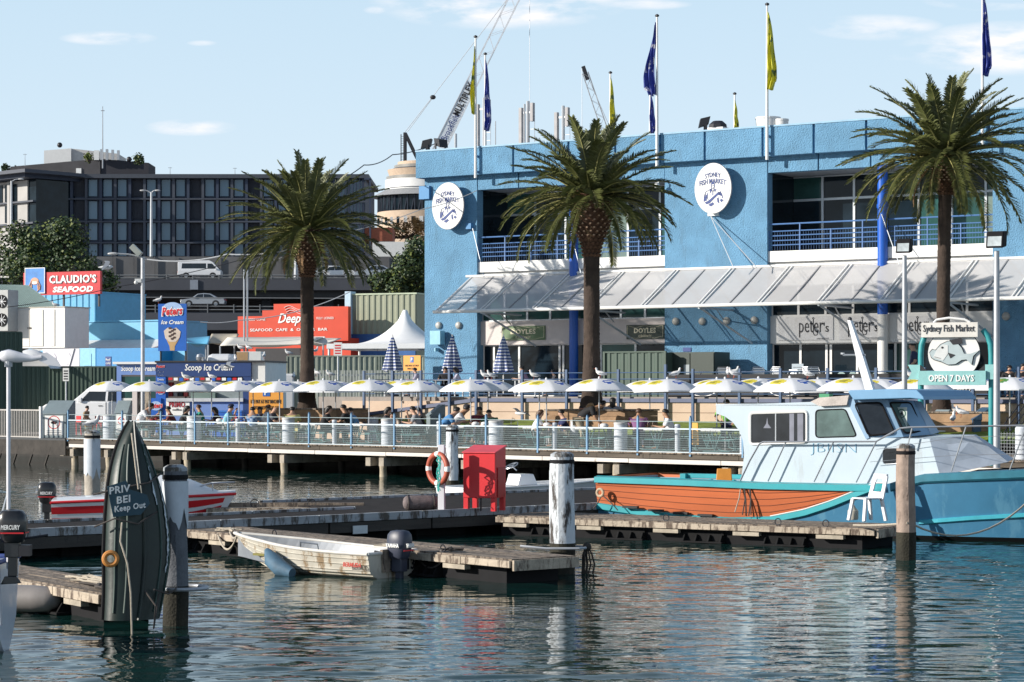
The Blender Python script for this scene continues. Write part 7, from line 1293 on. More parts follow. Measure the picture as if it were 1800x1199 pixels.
mb = MB(); mb.tube([(3.2, -.35, .95), (3.7, -.25, 1.08), (4.25, 0, 1.10), (3.7, .25, 1.08), (3.2, .35, .95)], .016, 5); mb.tube([(3.75, -.24, .84), (3.75, -.24, 1.08)], .014, 5); mb.build('bow_rail', STEEL, SBo)
# -- white runabout behind the cabinet
RU = thing('white_runabout', 'open white runabout with a steering wheel behind the red cabinet', 'boat', (-1.75, 65.2, 0), R(30)); mb = MB(); bm3 = lambda u: 1.8 * (1 - max(0, (u - .5) / .5) ** 2.3) + .03; st = hull(mb, 5.1, bm3, lambda u: -.15 + .45 * max(0, (u - .6) / .4) ** 2, lambda u: .52 + .16 * u * u, flare=.8); mb.build('hull', MATS['gel_white'], RU, smooth=25, fixn=False); gunwale(RU, st, .03, WHITE)
mb = MB(); rows = [[(s_[-1][0], -s_[-1][1], s_[-1][2] - .02), (s_[-1][0], s_[-1][1], s_[-1][2] - .02)] for s_ in st]; mb.grid(rows); mb.build('deck', MATS['gel_white'], RU, fixn=False); mb = MB(); mb.prism([(2.0, .55), (2.7, .55), (2.55, .88), (2.1, .88)], -.35, .35); mb.build('console', MATS['gel_white'], RU, bevel=.03)
mb = MB(); mb.torus((0, 0, 0), .2, .018, 'z', 20, 5); mb.bar((-.2, 0, 0), (.2, 0, 0), .02); mb.bar((0, -.2, 0), (0, .2, 0), .02); mb.tube([(0, 0, 0), (.1, 0, -.2)], .02, 5); o = mb.build('steering_wheel', STEEL, RU); o.location = (2.0, 0, 1.12); o.rotation_euler = (0, R(-25), 0); mb = MB(); mb.lathe([(.1, .6), (.1, .95), (.06, 1.0)], (3.4, 0, 0), 12); mb.build('post', CURB, RU)
# -- yacht stern at the left edge
YC = thing('yacht_stern', 'white yacht stern with blue cover cut by the left edge of the photo', 'boat', (-6.42, 28.9, 0), R(180)); mb = MB(); st = hull(mb, 6.0, lambda u: 1.5 + .6 * min(1, u * 2), lambda u: -.05 - .3 * u, lambda u: 1.15 - .05 * u, flare=.6); mb.build('hull', mat('yacht_white', (.62, .68, .76), .3, var=.05, coat=.3), YC, smooth=25, fixn=False); gunwale(YC, st, .03, NAVY, inset=.02); mb = MB(); mb.box(.02, 5.8, -.9, .9, 1.02, 1.06); mb.build('deck', WHITE, YC)
mb = MB(); mb.box(-.02, .22, .45, .75, 1.06, 1.5); mb.build('canvas_cover', mat('cover_blue', (.02, .07, .32), .7), YC, bevel=.04); outboard(YC, -.22, .62, 1.42, .85, MATS['cowl_black'], 'MERCURY', yaw=PI, vert=.5, red=False)
mb = MB(); mb.tube([(.05, .8, 1.06), (.05, .85, .55), (.0, .9, .3)], .03, 6); mb.tube([(-.06, .7, 1.1), (-.1, .75, .4)], .02, 5); mb.build('boarding_ladder', GALV, YC)
p = pt(15, 862, 28.6); t = thing('wind_generator', 'white wind generator on a tall white pole at the left edge', 'wind generator', (p.x, p.y, 1.06), R(0)); hz = H + (HY - 628) * 28.6 / FPX - 1.06; mb = MB(); mb.tube([(0, 0, 0), (0, 0, hz - .05)], .026, 10); mb.build('pole', mat('pole_white', (.68, .68, .72), .4), t, smooth=True); mb = MB(); mb.tube([(0, 0, hz - .12), (0, 0, hz - .02)], .05, 10); mb.build('collar', GALV, t)
mb = MB(); mb.tube([(-.12, 0, hz), (-.08, 0, hz + .01), (0, 0, hz + .02), (.12, 0, hz - .0), (.3, 0, hz - .02), (.42, 0, hz + .0)], [.03, .07, .085, .07, .035, .03], 14); mb.build('nacelle', MATS['pole_white'], t, smooth=True); mb = MB(); mb.prism([(.3, hz + .03), (.48, hz + .06), (.6, hz - .02), (.66, hz - .12), (.5, hz - .1), (.36, hz - .03)], -.012, .012); mb.build('tail_fin', MATS['pole_white'], t)
for a in (110, 230, 350): mb = MB(); mb.add([(-.13, 0, hz), (-.14, .03 * math.cos(R(a)), hz + .03), (-.14, .55 * math.cos(R(a)), hz + .55 * math.sin(R(a))), (-.13, .5 * math.cos(R(a + 6)), hz + .5 * math.sin(R(a + 6)))], [(0, 1, 2, 3)]); o = mb.build('blade', MATS['pole_white'], t); so = o.modifiers.new('s', 'SOLIDIFY'); so.thickness = .01
mb = MB(); mb.tube([(0, 0, 1.0), (-.25, 0, .1)], .012, 5); mb.build('stay', STEEL, t)

# -- the cruiser
CR = Frame((1.9, 54.6), -32.5); CB = thing('cabin_cruiser', 'old timber cabin cruiser, orange planked aft and blue at the bow, with a pale cabin', 'boat', CR.w(0, 0), CR.r)
ORG = mat('orange_planks', (.50, .125, .040), .6, var=.3, sc=1.3, dirt=.10, dirtcol=(.62, .38, .2), streak='x'); HB = mat('hull_blue', (.055, .20, .34), .42, var=.15, sc=.6, dirt=.42, dirtcol=(.09, .25, .38)); ABL = mat('antifoul_black', (.012, .012, .014), .6)
LC = 14.5; cs = CR.s; zz_ = lambda px, py, d=0: CR.z(px, py, d)
def interp(tab): 
    def f(x):
        for i in range(len(tab) - 1):
            if x <= tab[i + 1][0]: a, b = tab[i], tab[i + 1]; q = (x - a[0]) / (b[0] - a[0]); q = max(0, q); return a[1] + (b[1] - a[1]) * q
        return tab[-1][1]
    return f
sheer_t = [(0, zz_(1040, 838))] + [(cs(x), zz_(x, y)) for x, y in ((1200, 843), (1340, 849), (1500, 852), (1556, 852), (1575, 846), (1620, 834), (1700, 830), (1800, 826))] + [(LC, 2.05)]
str_t = [(0, zz_(1040, 888))] + [(cs(x), zz_(x, y)) for x, y in ((1120, 900), (1200, 909), (1280, 914), (1350, 912), (1410, 900), (1460, 884), (1500, 868), (1540, 853))] + [(cs(1556), zz_(1556, 852) - .02), (LC, 2.0)]
shf, stf = interp(sheer_t), interp(str_t)
stations = []; NS = 96
for i in range(NS + 1):
    x = LC * i / NS; u = x / LC; hb_ = 1.72 * (1 - max(0, (u - .58) / .42) ** 2.1) * (.90 + .10 * min(1, u * 5)) + .02; zs = shf(x); zk = min(stf(x), zs - .03); sec = []
    zl = [-.55, -.3, -.05, .10] + [.10 + (max(.2, zk) - .10) * j / 5 for j in range(1, 6)] + [max(.2, zk) + (zs - max(.2, zk)) * j / 5 for j in range(1, 6)]
    for j, z in enumerate(zl): q = (z + .55) / (zs + .55); rake = .55 * q * max(0, u - .9) * 10 ; sec.append((x + rake * .6, hb_ * (.80 + .20 * q) * min(1, (q * 3.2 + .03)) ** .5 * (1 if u < .6 else (.45 + .55 * q) ** ((u - .6) * 3)), z))
    stations.append(sec)
mb = MB()
for sg in (-1, 1):
    for i in range(NS):
        for j in range(13):
            a, b, c, d = stations[i][j], stations[i + 1][j], stations[i + 1][j + 1], stations[i][j + 1]; m_ = 2 if j < 3 else (0 if (j >= 8 and LC * (i + .5) / NS < cs(1556)) else 1)
            mb.add([(p[0], 1.75 + sg * p[1], p[2]) for p in (a, b, c, d)], [(0, 1, 2, 3)], m_)
s0 = stations[0]
for j in range(13): a, b = s0[j], s0[j + 1]; mb.add([(0, 1.75 - a[1], a[2]), (0, 1.75 + a[1], a[2]), (0, 1.75 + b[1], b[2]), (0, 1.75 - b[1], b[2])], [(0, 1, 2, 3)], 2 if j < 3 else (0 if j >= 8 else 1))
bmx = bmesh.new(); o = mb.build('hull', [ORG, HB, ABL], CB, fixn=False); bmx.from_mesh(o.data); bmesh.ops.remove_doubles(bmx, verts=bmx.verts, dist=.0005); bmx.to_mesh(o.data); bmx.free(); o.data.polygons.foreach_set('use_smooth', [True] * len(o.data.polygons)); o.data.set_sharp_from_angle(angle=R(30))
def side_line(zf, x0, x1, off, sg=-1):   # a line on the hull skin at height zf(x)
    pts = []
    for sec in stations:
        if sec[0][0] < x0 - .01 or sec[0][0] > x1 + .01: continue
        z = zf(sec[0][0]); 
        for j in range(len(sec) - 1):
            if sec[j][2] <= z <= sec[j + 1][2] + 1e-6: q = (z - sec[j][2]) / max(1e-6, sec[j + 1][2] - sec[j][2]); pts.append((sec[j][0] + (sec[j + 1][0] - sec[j][0]) * q, 1.75 + sg * (sec[j][1] + (sec[j + 1][1] - sec[j][1]) * q + off), z)); break
    return pts
for sg in (-1, 1):
    mb = MB(); pts = side_line(lambda x: shf(x) - .07, 0, cs(1556), .01, sg); rows = [[(p[0], p[1], p[2] - .085), (p[0], p[1] + sg * .05, p[2] - .07), (p[0], p[1] + sg * .05, p[2] + .06), (p[0], p[1] - sg * .12, p[2] + .09)] for p in pts]; mb.grid(rows); mb.build('gunwale', TEAL, CB, fixn=False)
    mb = MB(); pts = side_line(lambda x: stf(x) - .0, 0, cs(1556), .01, sg); rows = [[(p[0], p[1], p[2] - .12), (p[0], p[1] + sg * .045, p[2] - .09), (p[0], p[1] + sg * .045, p[2] + .03), (p[0], p[1], p[2] + .05)] for p in pts]; mb.grid(rows); mb.build('rubbing_strake', TEAL, CB, fixn=False)
    mb = MB(); mb.tube([(p[0], p[1] + sg * .03, p[2] + .055) for p in side_line(stf, cs(1340), cs(1556), .01, sg)], .014, 5); mb.build('strake_cap', WHITE, CB)
    mb = MB(); pts = side_line(lambda x: shf(x) - .06, cs(1560), LC, .01, sg); rows = [[(p[0], p[1], p[2] - .14), (p[0], p[1] + sg * .04, p[2] - .10), (p[0], p[1] + sg * .05, p[2] + .05), (p[0], p[1] - sg * .1, p[2] + .07)] for p in pts]; mb.grid(rows); mb.build('bow_gunwale', mat('gunwale_blue', (.03, .17, .24), .5, var=.2), CB, fixn=False)
    lw = interp([(cs(1610), .40), (cs(1700), .52), (cs(1800), .62), (LC, .95)]); mb = MB(); pts = side_line(lw, cs(1610), LC, .0, sg); rows = [[(p[0], p[1], p[2] - .07), (p[0], p[1] + sg * .05, p[2] - .04), (p[0], p[1] + sg * .05, p[2] + .03), (p[0], p[1], p[2] + .05)] for p in pts]; mb.grid(rows); mb.build('lower_strake', mat('strake_light_blue', (.05, .38, .48), .45), CB, fixn=False)
# plank seams
for kk in range(1, 5):
    f = lambda x, kk=kk: max(stf(x), .2) + (shf(x) - .08 - max(stf(x), .2)) * kk / 5; mb = MB(); pts = side_line(f, 0, cs(1540), .004); mb.tube(pts, .008, 4); mb.build('plank_seam', mat('seam', (.20, .06, .03), .8), CB)
for a, b in ((1092, 1118), (1137, 1162), (1181, 1206), (1224, 1250)): mb = MB(); mb.box(cs(a), cs(b), -.06 + .16, .2, stf(cs(a)) + .04, stf(cs(a)) + .09); o = mb.build('scupper', ABL, CB); o.location = (0, -.05, 0)
mb = MB(); rows = [[(s_[-1][0], 1.75 - s_[-1][1] + .05, z), (s_[-1][0], 1.75 + s_[-1][1] - .05, z)] for s_ in stations if s_[0][0] > cs(1290) for z in (s_[-1][2] - .02,)]; mb.grid(rows); mb.build('foredeck', mat('deck_cream', (.55, .50, .44), .7, var=.1), CB, fixn=False)
mb = MB(); mb.box(.05, cs(1310), .42, 3.1, .55, .6); mb.build('cockpit_sole', mat('sole_grey', (.3, .34, .36), .7), CB)
mb = MB(); mb.box(.06, .12, .4, 3.1, .6, shf(0) - .05); mb.box(.1, cs(1320), 3.02, 3.08, .6, 1.14); mb.box(.1, cs(1320), .45, .5, .6, 1.10); mb.build('cockpit_lining', mat('lining_grey_blue', (.22, .33, .40), .6), CB)
mb = MB(); 
for i in range(7): mb.box(.4 + i * .62, .46 + i * .62, 2.95, 3.02, .6, 1.12)
mb.build('frame_rib', TEAL, CB); mb = MB(); mb.box(.9, cs(1320), 3.0, 3.25, 1.14, 1.24); mb.box(.85, 1.0, 2.9, 3.28, .9, 1.24); mb.build('far_coaming', TEAL, CB)
mb = MB(); mb.box(cs(1160), cs(1260), .1, .34, 1.10, 1.16); mb.build('side_deck', WHITE, CB)
for px, lb in ((1272, 0),): 
    t = thing('orange_chair', 'orange moulded chair in the cruiser cockpit', 'chair', CR.w(cs(1272, .9), .9, .6), CR.r + .4); mb = MB(); mb.box(-.2, .2, -.2, .2, .40, .44); mb.build('seat', mat('chair_orange', (.62, .26, .04), .5), t, bevel=.02); mb = MB(); mb.prism([(-.2, .46), (.2, .46), (.17, .86), (-.17, .86)], .16, .2); mb.build('backrest', MATS['chair_orange'], t, bevel=.02)
    for a, b in ((-.17, -.17), (.17, -.17), (-.17, .17), (.17, .17)): mb = MB(); mb.box(a - .015, a + .015, b - .015, b + .015, 0, .4); mb.build('leg', STEEL, t)
CAB = mat('cabin_paint', (.45, .54, .61), .5, var=.05, sc=1.0, dirt=.34, dirtcol=(.40, .46, .50)); CABD = 0.30
def Q(px, py, d): return (cs(px, d), d, zz_(px, py, d))
def slab(name, pts, d0, d1, m=None, par=None, bevel=0):   # outline in px at depth d0, extruded to d1
    mb = MB(); mb.prism([(Q(x, y, d0)[0], Q(x, y, d0)[2]) for x, y in pts], d0, d1); return mb.build(name, m or CAB, par or CB, bevel=bevel)
arc = [(1259, 715), (1262, 712), (1262, 724)] 
arch = [(1285 + 25 * math.sin(a) - 0, 790 - 60 * math.cos(a)) for a in [PI / 2 * i / 6 for i in range(7)]]
side = [(1259, 713), (1480, 704), (1490, 704), (1556, 766), (1525, 770), (1648, 768), (1655, 832), (1560, 850), (1304, 848), (1308, 800), (1306, 775), (1300, 758), (1288, 742), (1274, 732), (1259, 727)]
side = [(1259, 713), (1488, 704), (1494, 712), (1524, 769), (1634, 772), (1652, 836), (1560, 852), (1302, 850), (1308, 800), (1306, 775), (1300, 758), (1288, 742), (1274, 732), (1259, 727)]
slab('cabin_side', side, CABD, CABD + .06); slab('cabin_side', side, 3.14, 3.2)
a, b = Q(1259, 713, CABD), Q(1490, 704, CABD); mb = MB(); mb.box(a[0] - .02, b[0], CABD + .0, 3.2, a[2] - .01, a[2] + .04); mb.build('cabin_roof', mat('roof_canvas', (.50, .56, .60), .7, var=.06), CB, bevel=.015)
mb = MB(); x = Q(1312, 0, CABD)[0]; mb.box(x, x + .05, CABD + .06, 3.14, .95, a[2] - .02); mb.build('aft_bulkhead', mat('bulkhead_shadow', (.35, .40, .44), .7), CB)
mb = MB(); x = Q(1524, 769, CABD); x2 = Q(1634, 772, CABD); mb.box(x[0], x2[0], CABD + .06, 3.14, x[2] - .06, x[2] - .012); mb.build('trunk_roof', CAB, CB)
slab('roof_patch', [(1425, 706), (1440, 699), (1492, 695), (1488, 712), (1440, 714)], .2, 1.2, mat('torn_canvas', (.50, .45, .42), .8, var=.2, bump=.5))
def bwin(pts, d, frame=BLACK, glass=None, fw=.035, name='window', ds=None, par=None):
    P = [Vector(Q(x, y, (ds[i] if ds else d))) for i, (x, y) in enumerate(pts)]; c = sum(P, Vector()) / len(P); n_ = (P[1] - P[0]).cross(P[2] - P[1]).normalized(); n_ = n_ if n_.y < 0 else -n_
    rp = []
    for i in range(len(P)):       # rounded corners
        a, b, d_ = P[i - 1], P[i], P[(i + 1) % len(P)]; r = .09
        e1, e2 = b + (a - b).normalized() * r, b + (d_ - b).normalized() * r
        for q in (0, .25, .5, .75, 1): rp.append((e1.lerp(b, q)).lerp(b.lerp(e2, q), q))
    mb = MB(); mb.add([p + n_ * .004 for p in rp] + [p - n_ * .02 for p in rp], [tuple(range(len(rp)))] + [(i, (i + 1) % len(rp), (i + 1) % len(rp) + len(rp), i + len(rp)) for i in range(len(rp))]); o = mb.build(name, glass or BG, par or CB); mb = MB(); mb.tube([p + n_ * .008 for p in rp] + [rp[0] + n_ * .008], fw * .5, 5, cap=False); mb.build('window_frame', frame, o, smooth=True); return o
BG = mat('boat_glass', (.018, .022, .028), .05, var=.6, sc=1.2, spec=.5); BG2 = mat('boat_glass_green', (.10, .155, .15), .08, var=.3, sc=2, spec=.5)
w1 = bwin([(1319, 726), (1419, 723), (1419, 778), (1319, 781)], CABD, WHITE, BG, .07)
for x0, x1 in ((1388, 1396), (1402, 1412)): mb = MB(); p0, p1 = Q(x0, 775, CABD), Q(x1, 727, CABD); mb.box(p0[0], p1[0], CABD - .010, CABD - .006, p0[2], p1[2]); mb.build('curtain', mat('curtain_grey', (.20, .21, .26), .8, var=.2), w1)
mb = MB(); p0, p1 = Q(1363, 779, CABD), Q(1365, 725, CABD); mb.box(p0[0], p1[0], CABD - .02, CABD - .008, p0[2], p1[2]); mb.build('mullion', STEEL, w1)
mb = MB(); p0 = Q(1349, 745, CABD); mb.prism([(p0[0] - .1, p0[2] - .1), (p0[0] + .1, p0[2] - .1), (p0[0] + .02, p0[2]), (p0[0], p0[2] + .15), (p0[0] - .03, p0[2])], CABD - .01, CABD - .006); mb.build('stored_gear', MATS['curtain_grey'], w1)
bwin([(1434, 721), (1486, 719), (1506, 767), (1434, 769)], CABD, BLACK, BG2, .03)
# wheelhouse front: blue frame leaning back, raked windows
WF = mat('wheelhouse_blue', (.22, .36, .52), .45, var=.06); slab('wheelhouse_pillar', [(1488, 704), (1500, 700), (1528, 770), (1522, 772)], CABD - .03, CABD + .1, WF)
def quadp(name, pts, ds, m, th=.04):
    P = [Vector(Q(x, y, d)) for (x, y), d in zip(pts, ds)]; mb = MB(); n_ = Vector((0, 1, 0)) * th; mb.add(P + [p + n_ for p in P], [(0, 1, 2, 3), (7, 6, 5, 4)] + [(i, (i + 1) % 4, (i + 1) % 4 + 4, i + 4) for i in range(4)]); return mb.build(name, m, CB)
quadp('wheelhouse_front', [(1496, 702), (1560, 702), (1588, 768), (1522, 772)], (CABD, CABD + .25, CABD + .25, CABD), WF); quadp('wheelhouse_front', [(1560, 702), (1606, 704), (1636, 764), (1588, 768)], (CABD + .25, CABD + .9, CABD + .9, CABD + .25), WF); quadp('wheelhouse_front', [(1606, 704), (1618, 706), (1650, 760), (1636, 764)], (CABD + .9, CABD + 1.9, CABD + 1.9, CABD + .9), WF)
bwin([(1502, 709), (1549, 708), (1573, 762), (1527, 766)], 0, BLACK, BG, .05, ds=(CABD - .01, CABD + .19, CABD + .19, CABD - .01)); w4 = bwin([(1563, 708), (1600, 708), (1622, 758), (1590, 762)], 0, BLACK, BG2, .05, ds=(CABD + .24, CABD + .8, CABD + .8, CABD + .26)); bwin([(1606, 708), (1616, 710), (1644, 758), (1630, 760)], 0, BLACK, BG2, .04, ds=(CABD + .88, CABD + 1.7, CABD + 1.7, CABD + .9))
rf = [(1490, 688), (1494, 686), (1560, 684), (1612, 686), (1623, 697), (1625, 703), (1600, 700), (1500, 703)]; slab('wheelhouse_roof', rf, CABD - .15, 3.3, mat('roof_blue', (.14, .31, .50), .5, var=.06), bevel=.02)
# circular notice with a four behind the windscreen
c = Vector(Q(1588, 733, CABD + .50)); n4 = thing('notice_card', 'white card with a circled number four in the cruiser windscreen', 'notice', (0, 0, 0)); bpy.data.objects.remove(n4)
mb = MB(); mb.box(-.13, .13, -.012, -.006, -.30, .22); o = mb.build('notice_card', mat('card', (.45, .52, .50), .6), CB); o.location = c + Vector((0, -.09, 0)); mb = MB(); mb.torus((0, -.016, .08), .09, .012, 'y', 24, 4, sq=.3); mb.torus((0, -.016, -.2), .09, .010, 'y', 24, 4, sq=.3); mb.bar((0, -.016, -.2), (0, -.016, -.08), .015, .006); mb.build('circle', mat('notice_green', (.03, .12, .08), .5), o); txt(o, INK, '4', -.035, .035, .03, .13, -.016, bold=.03)
# raised trunk forward and hatch
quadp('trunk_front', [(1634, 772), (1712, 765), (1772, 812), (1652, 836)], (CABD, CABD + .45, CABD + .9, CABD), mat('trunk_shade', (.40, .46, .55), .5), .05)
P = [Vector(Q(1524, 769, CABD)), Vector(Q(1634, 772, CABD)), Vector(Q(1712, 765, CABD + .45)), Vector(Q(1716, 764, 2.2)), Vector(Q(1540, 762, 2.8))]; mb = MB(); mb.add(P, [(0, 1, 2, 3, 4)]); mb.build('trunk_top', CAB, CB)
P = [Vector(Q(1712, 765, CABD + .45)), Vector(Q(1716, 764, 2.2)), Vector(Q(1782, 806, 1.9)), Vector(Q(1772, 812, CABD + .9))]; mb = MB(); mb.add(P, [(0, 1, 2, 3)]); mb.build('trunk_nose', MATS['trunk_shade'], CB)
bwin([(1708, 777), (1730, 777), (1744, 808), (1720, 811)], 0, BLACK, BG, .03, ds=(CABD + .55, CABD + .72, CABD + .85, CABD + .70), name='hatch_window'); bwin([(1552, 789), (1580, 788), (1580, 815), (1552, 816)], CABD, STEEL, BG, .02)
# stainless rails
RD = .12
def rl(name, pts, r=.02, d=RD): mb = MB(); mb.tube([Q(x, y, d) for x, y in pts], r, 6); mb.build(name, STEEL, CB, smooth=True)
rl('hand_rail', [(1299, 850), (1318, 810), (1335, 780), (1342, 777), (1440, 776.5), (1540, 776), (1582, 753), (1600, 751), (1800, 748), (1900, 746)], .022)
for a in ((1381, 778, 1350, 846), (1465, 777, 1431, 847), (1540, 777, 1505, 848), (1603, 753, 1595, 786), (1698, 750, 1672, 829), (1803, 750, 1775, 826)): rl('stanchion', [a[:2], a[2:]], .017)
rl('life_line', [(1540, 790), (1690, 768), (1800, 766)], .006); rl('life_line', [(1530, 812), (1680, 800), (1800, 798)], .006)
# mast
P = [Q(1531, 690, 1.4), Q(1494, 563, 1.4)]; mb = MB(); a, b = Vector(P[0]), Vector(P[1]); rows = [[p + Vector((x * w_, y * .07, 0)) for x, y in ((-1, -1), (1, -1), (1, 1), (-1, 1))] for p, w_ in ((a, .10), (a.lerp(b, .5), .085), (b, .035))]; mb.grid(rows, closed=True); mb.build('mast', mat('mast_white', (.72, .74, .76), .4), CB, fixn=True); mb = MB(); mb.tube([Q(1482, 624, 1.4), Q(1521, 624, 1.4)], .025, 6); mb.tube([Q(1481, 623, 1.4), Q(1481, 620, 1.4)], .05, 6); mb.build('crosstree', STEEL, CB); mb = MB(); mb.ball(Q(1494, 561, 1.4), .05); mb.build('masthead_light', DARK, CB)
rb = Vector(Q(1440, 700, .8)); mb = MB(); mb.box(rb.x, rb.x + .25, rb.y, rb.y + .2, rb.z, rb.z + .1); mb.build('roof_box', mat('green_box', (.04, .25, .12), .6), CB)
# graffiti on the side, hanging fender lines, ring fender
gx = Q(1425, 800, CABD); ge = Q(1505, 780, CABD); txt(CB, mat('graffiti_blue', (.16, .42, .60), .6), 'JBIISN', gx[0], ge[0], gx[2], ge[2], CABD - .006, bold=-.035, name='graffiti')
fc = Vector(Q(1056, 866, .05)); t = thing('ring_fender', 'small tan ring fender on the orange planks near the cruiser stern', 'fender', CR.w(fc.x, .02, fc.z), CR.r); mb = MB(); mb.torus((0, 0, 0), .085, .035, 'y', 20, 8); mb.build('ring', mat('fender_tan', (.50, .38, .26), .7), t, smooth=True)
for i, (x0, y0, x1, y1) in enumerate(((1303, 850, 1292, 900), (1306, 850, 1312, 903), (1310, 852, 1305, 905), (1316, 850, 1320, 905), (1319, 852, 1316, 907), (1058, 870, 1040, 898), (1058, 870, 1086, 897))): rope(('thin line hanging down the orange planks', 'knotted black line hanging beside the cabin end', 'second knotted black line on the orange planks', 'third knotted black line on the orange planks', 'fourth line under the hand rail foot', 'short line left from the ring fender', 'short line right from the ring fender')[i], [CR.w(q[0], q[1], q[2]) for q in (Q(x0, y0, .02), Q((x0 + x1) / 2 + 2, (y0 + y1) / 2, -.02), Q(x1, y1, -.03))], .014, ROPED if i else ROPE)
rope('mooring line sagging across the blue bow to the bare pile', [Vector(p) for p in catenary((pE.x + .1, pE.y, .72), CR.w(cs(1830), -.1, 1.2), .55)], .02, ROPE); rope('line from the bare pile to the dock end', [Vector(p) for p in catenary((pE.x, pE.y - .2, .74), Frame((1.84, 50.7), -32.5).w(6.2, .1, .5), .02)], .02, ROPE)
# white plastic chair
cc = gp(1528, 916, .45); t = thing('plastic_chair', 'white plastic garden chair standing on the dock end', 'chair', (cc.x, cc.y + .2, .45), R(-62)); t.scale = (1.15,) * 3; WP = mat('plastic_white', (.74, .75, .78), .45, var=.03)
mb = MB(); mb.box(-.22, .22, -.22, .2, .41, .44); mb.build('seat', WP, t, bevel=.015)
for a, b, s1, s2 in ((-.2, -.2, -1, -1), (.2, -.2, 1, -1), (-.19, .18, -1, 1), (.19, .18, 1, 1)): mb = MB(); mb.bar((a, b, .42), (a + s1 * .045, b + s2 * .07, 0), .08, .045); mb.build('leg', WP, t, bevel=.006)
mb = MB(); 
for sg in (-1, 1): mb.bar((sg * .19, .19, .41), (sg * .17, .31, .84), .10, .035)
mb.bar((-.20, .31, .84), (.20, .31, .84), .05, .09); mb.bar((-.18, .245, .62), (-.08, .3, .83), .03, .02); mb.bar((.18, .245, .62), (.08, .3, .83), .03, .02); mb.box(-.2, .2, .19, .23, .40, .55); mb.build('backrest', WP, t, bevel=.006)
t = thing('water_bottle', 'round pale jug standing behind the plastic chair', 'jug', (cc.x - .28, cc.y + .5, .45)); mb = MB(); mb.lathe([(.1, 0), (.12, .03), (.12, .2), (.05, .28), (.04, .32)], n=16); mb.build('body', mat('jug', (.5, .48, .42), .5), t, smooth=40)

# ------------------------------------------------------------------ market signpost on the quay
YS = 64.0; ks = FPX / YS; so_ = Vector(((1677 - CX) / ks, YS, 1.2)); t = thing('market_signpost', 'teal posted market sign with a smiling fish relief and opening days', 'sign', so_, R(-22)); X = lambda px: (px - 1677) / ks / .927; Zs = lambda py: H + (HY - py) / ks - 1.2
TS = mat('sign_teal', (.03, .28, .30), .45, var=.1); TLt = mat('sign_pale_teal', (.26, .52, .52), .5, var=.12, sc=3)
for sg, px in ((1, 1622), (-1, 1737)): mb = MB(); mb.tube([(X(px), .06, 0), (X(px), .06, Zs(625)), (X(px) + sg * .02, .06, Zs(606)), (X(px) + sg * .10, .06, Zs(592)), (X(px) + sg * .24, .06, Zs(580))], .085, 10); mb.build('post', TS, t, smooth=True)
def sb(name, m, x0, x1, y0, y1, d0, d1, bev=.006): mb = MB(); mb.box(X(x0), X(x1), d0, d1, Zs(y1), Zs(y0)); return mb.build(name, m, t, bevel=bev)
sb('name_board', mat('sign_cream', (.66, .64, .60), .5), 1625, 1717, 567, 593, -.14, -.02); txt(t, INK, 'Sydney Fish Market', X(1628), X(1712), Zs(587), Zs(571), -.15, bold=.0)
mb = MB(); mb.prism([(X(1677) + .73 * math.cos(a * PI / 24), Zs(622) + .72 * math.sin(a * PI / 24)) for a in range(48)], -.02, .04); mb.build('round_board', WHITE, t); mb = MB(); mb.torus((X(1677), .01, Zs(622)), .73, .02, 'y', 48, 6); mb.build('round_rim', INK, t)
mb = MB(); mb.tube([(X(1645), -.1, Zs(567)), (X(1650), -.1, Zs(562)), (X(1670), -.12, Zs(559)), (X(1695), -.1, Zs(562)), (X(1704), -.1, Zs(567))], .035, 8); mb.build('arch_light', WHITE, t, smooth=True); mb = MB(); mb.torus((X(1699), -.1, Zs(562)), .04, .012, n=12, k=4); mb.build('hook', INK, t)
sb('opening_board', TLt, 1620, 1730, 652, 677, -.14, -.03); txt(t, WHITEI, 'OPEN 7 DAYS', X(1637), X(1711), Zs(671), Zs(659), -.15, bold=.02)
for sg, (x0, x1, xm) in ((1, (1602, 1622, 1608)), (-1, (1750, 1728, 1743))): mb = MB(); mb.prism([(X(x0), Zs(641)), (X(x1), Zs(641)), (X(x1), Zs(667)), (X(x0), Zs(667)), (X(xm), Zs(654))], -.06, -.03); mb.build('ribbon_end', TLt, t); mb = MB(); mb.add([(X(x1), -.045, Zs(641)), (X(x1 + sg * 12), -.045, Zs(652)), (X(x1), -.045, Zs(652))], [(0, 1, 2)]); mb.build('ribbon_fold', INK, t)
FG = mat('fish_grey', (.42, .50, .52), .5, var=.1); fish = [(1641, 628), (1638, 620), (1643, 614), (1648, 616), (1656, 606), (1668, 600), (1682, 602), (1690, 612), (1694, 622), (1704, 622), (1718, 617), (1709, 626), (1706, 641), (1698, 632), (1690, 633), (1680, 640), (1668, 641), (1656, 635), (1646, 632)]
mb = MB(); mb.prism([(X(x), Zs(y)) for x, y in [(x + (1 if x > 1677 else -1), y + (1 if y > 620 else -1)) for x, y in fish]], -.05, -.021); mb.build('fish_outline', INK, t); mb = MB(); mb.prism([(X(x), Zs(y)) for x, y in fish], -.08, -.051); mb.build('fish_relief', FG, t)
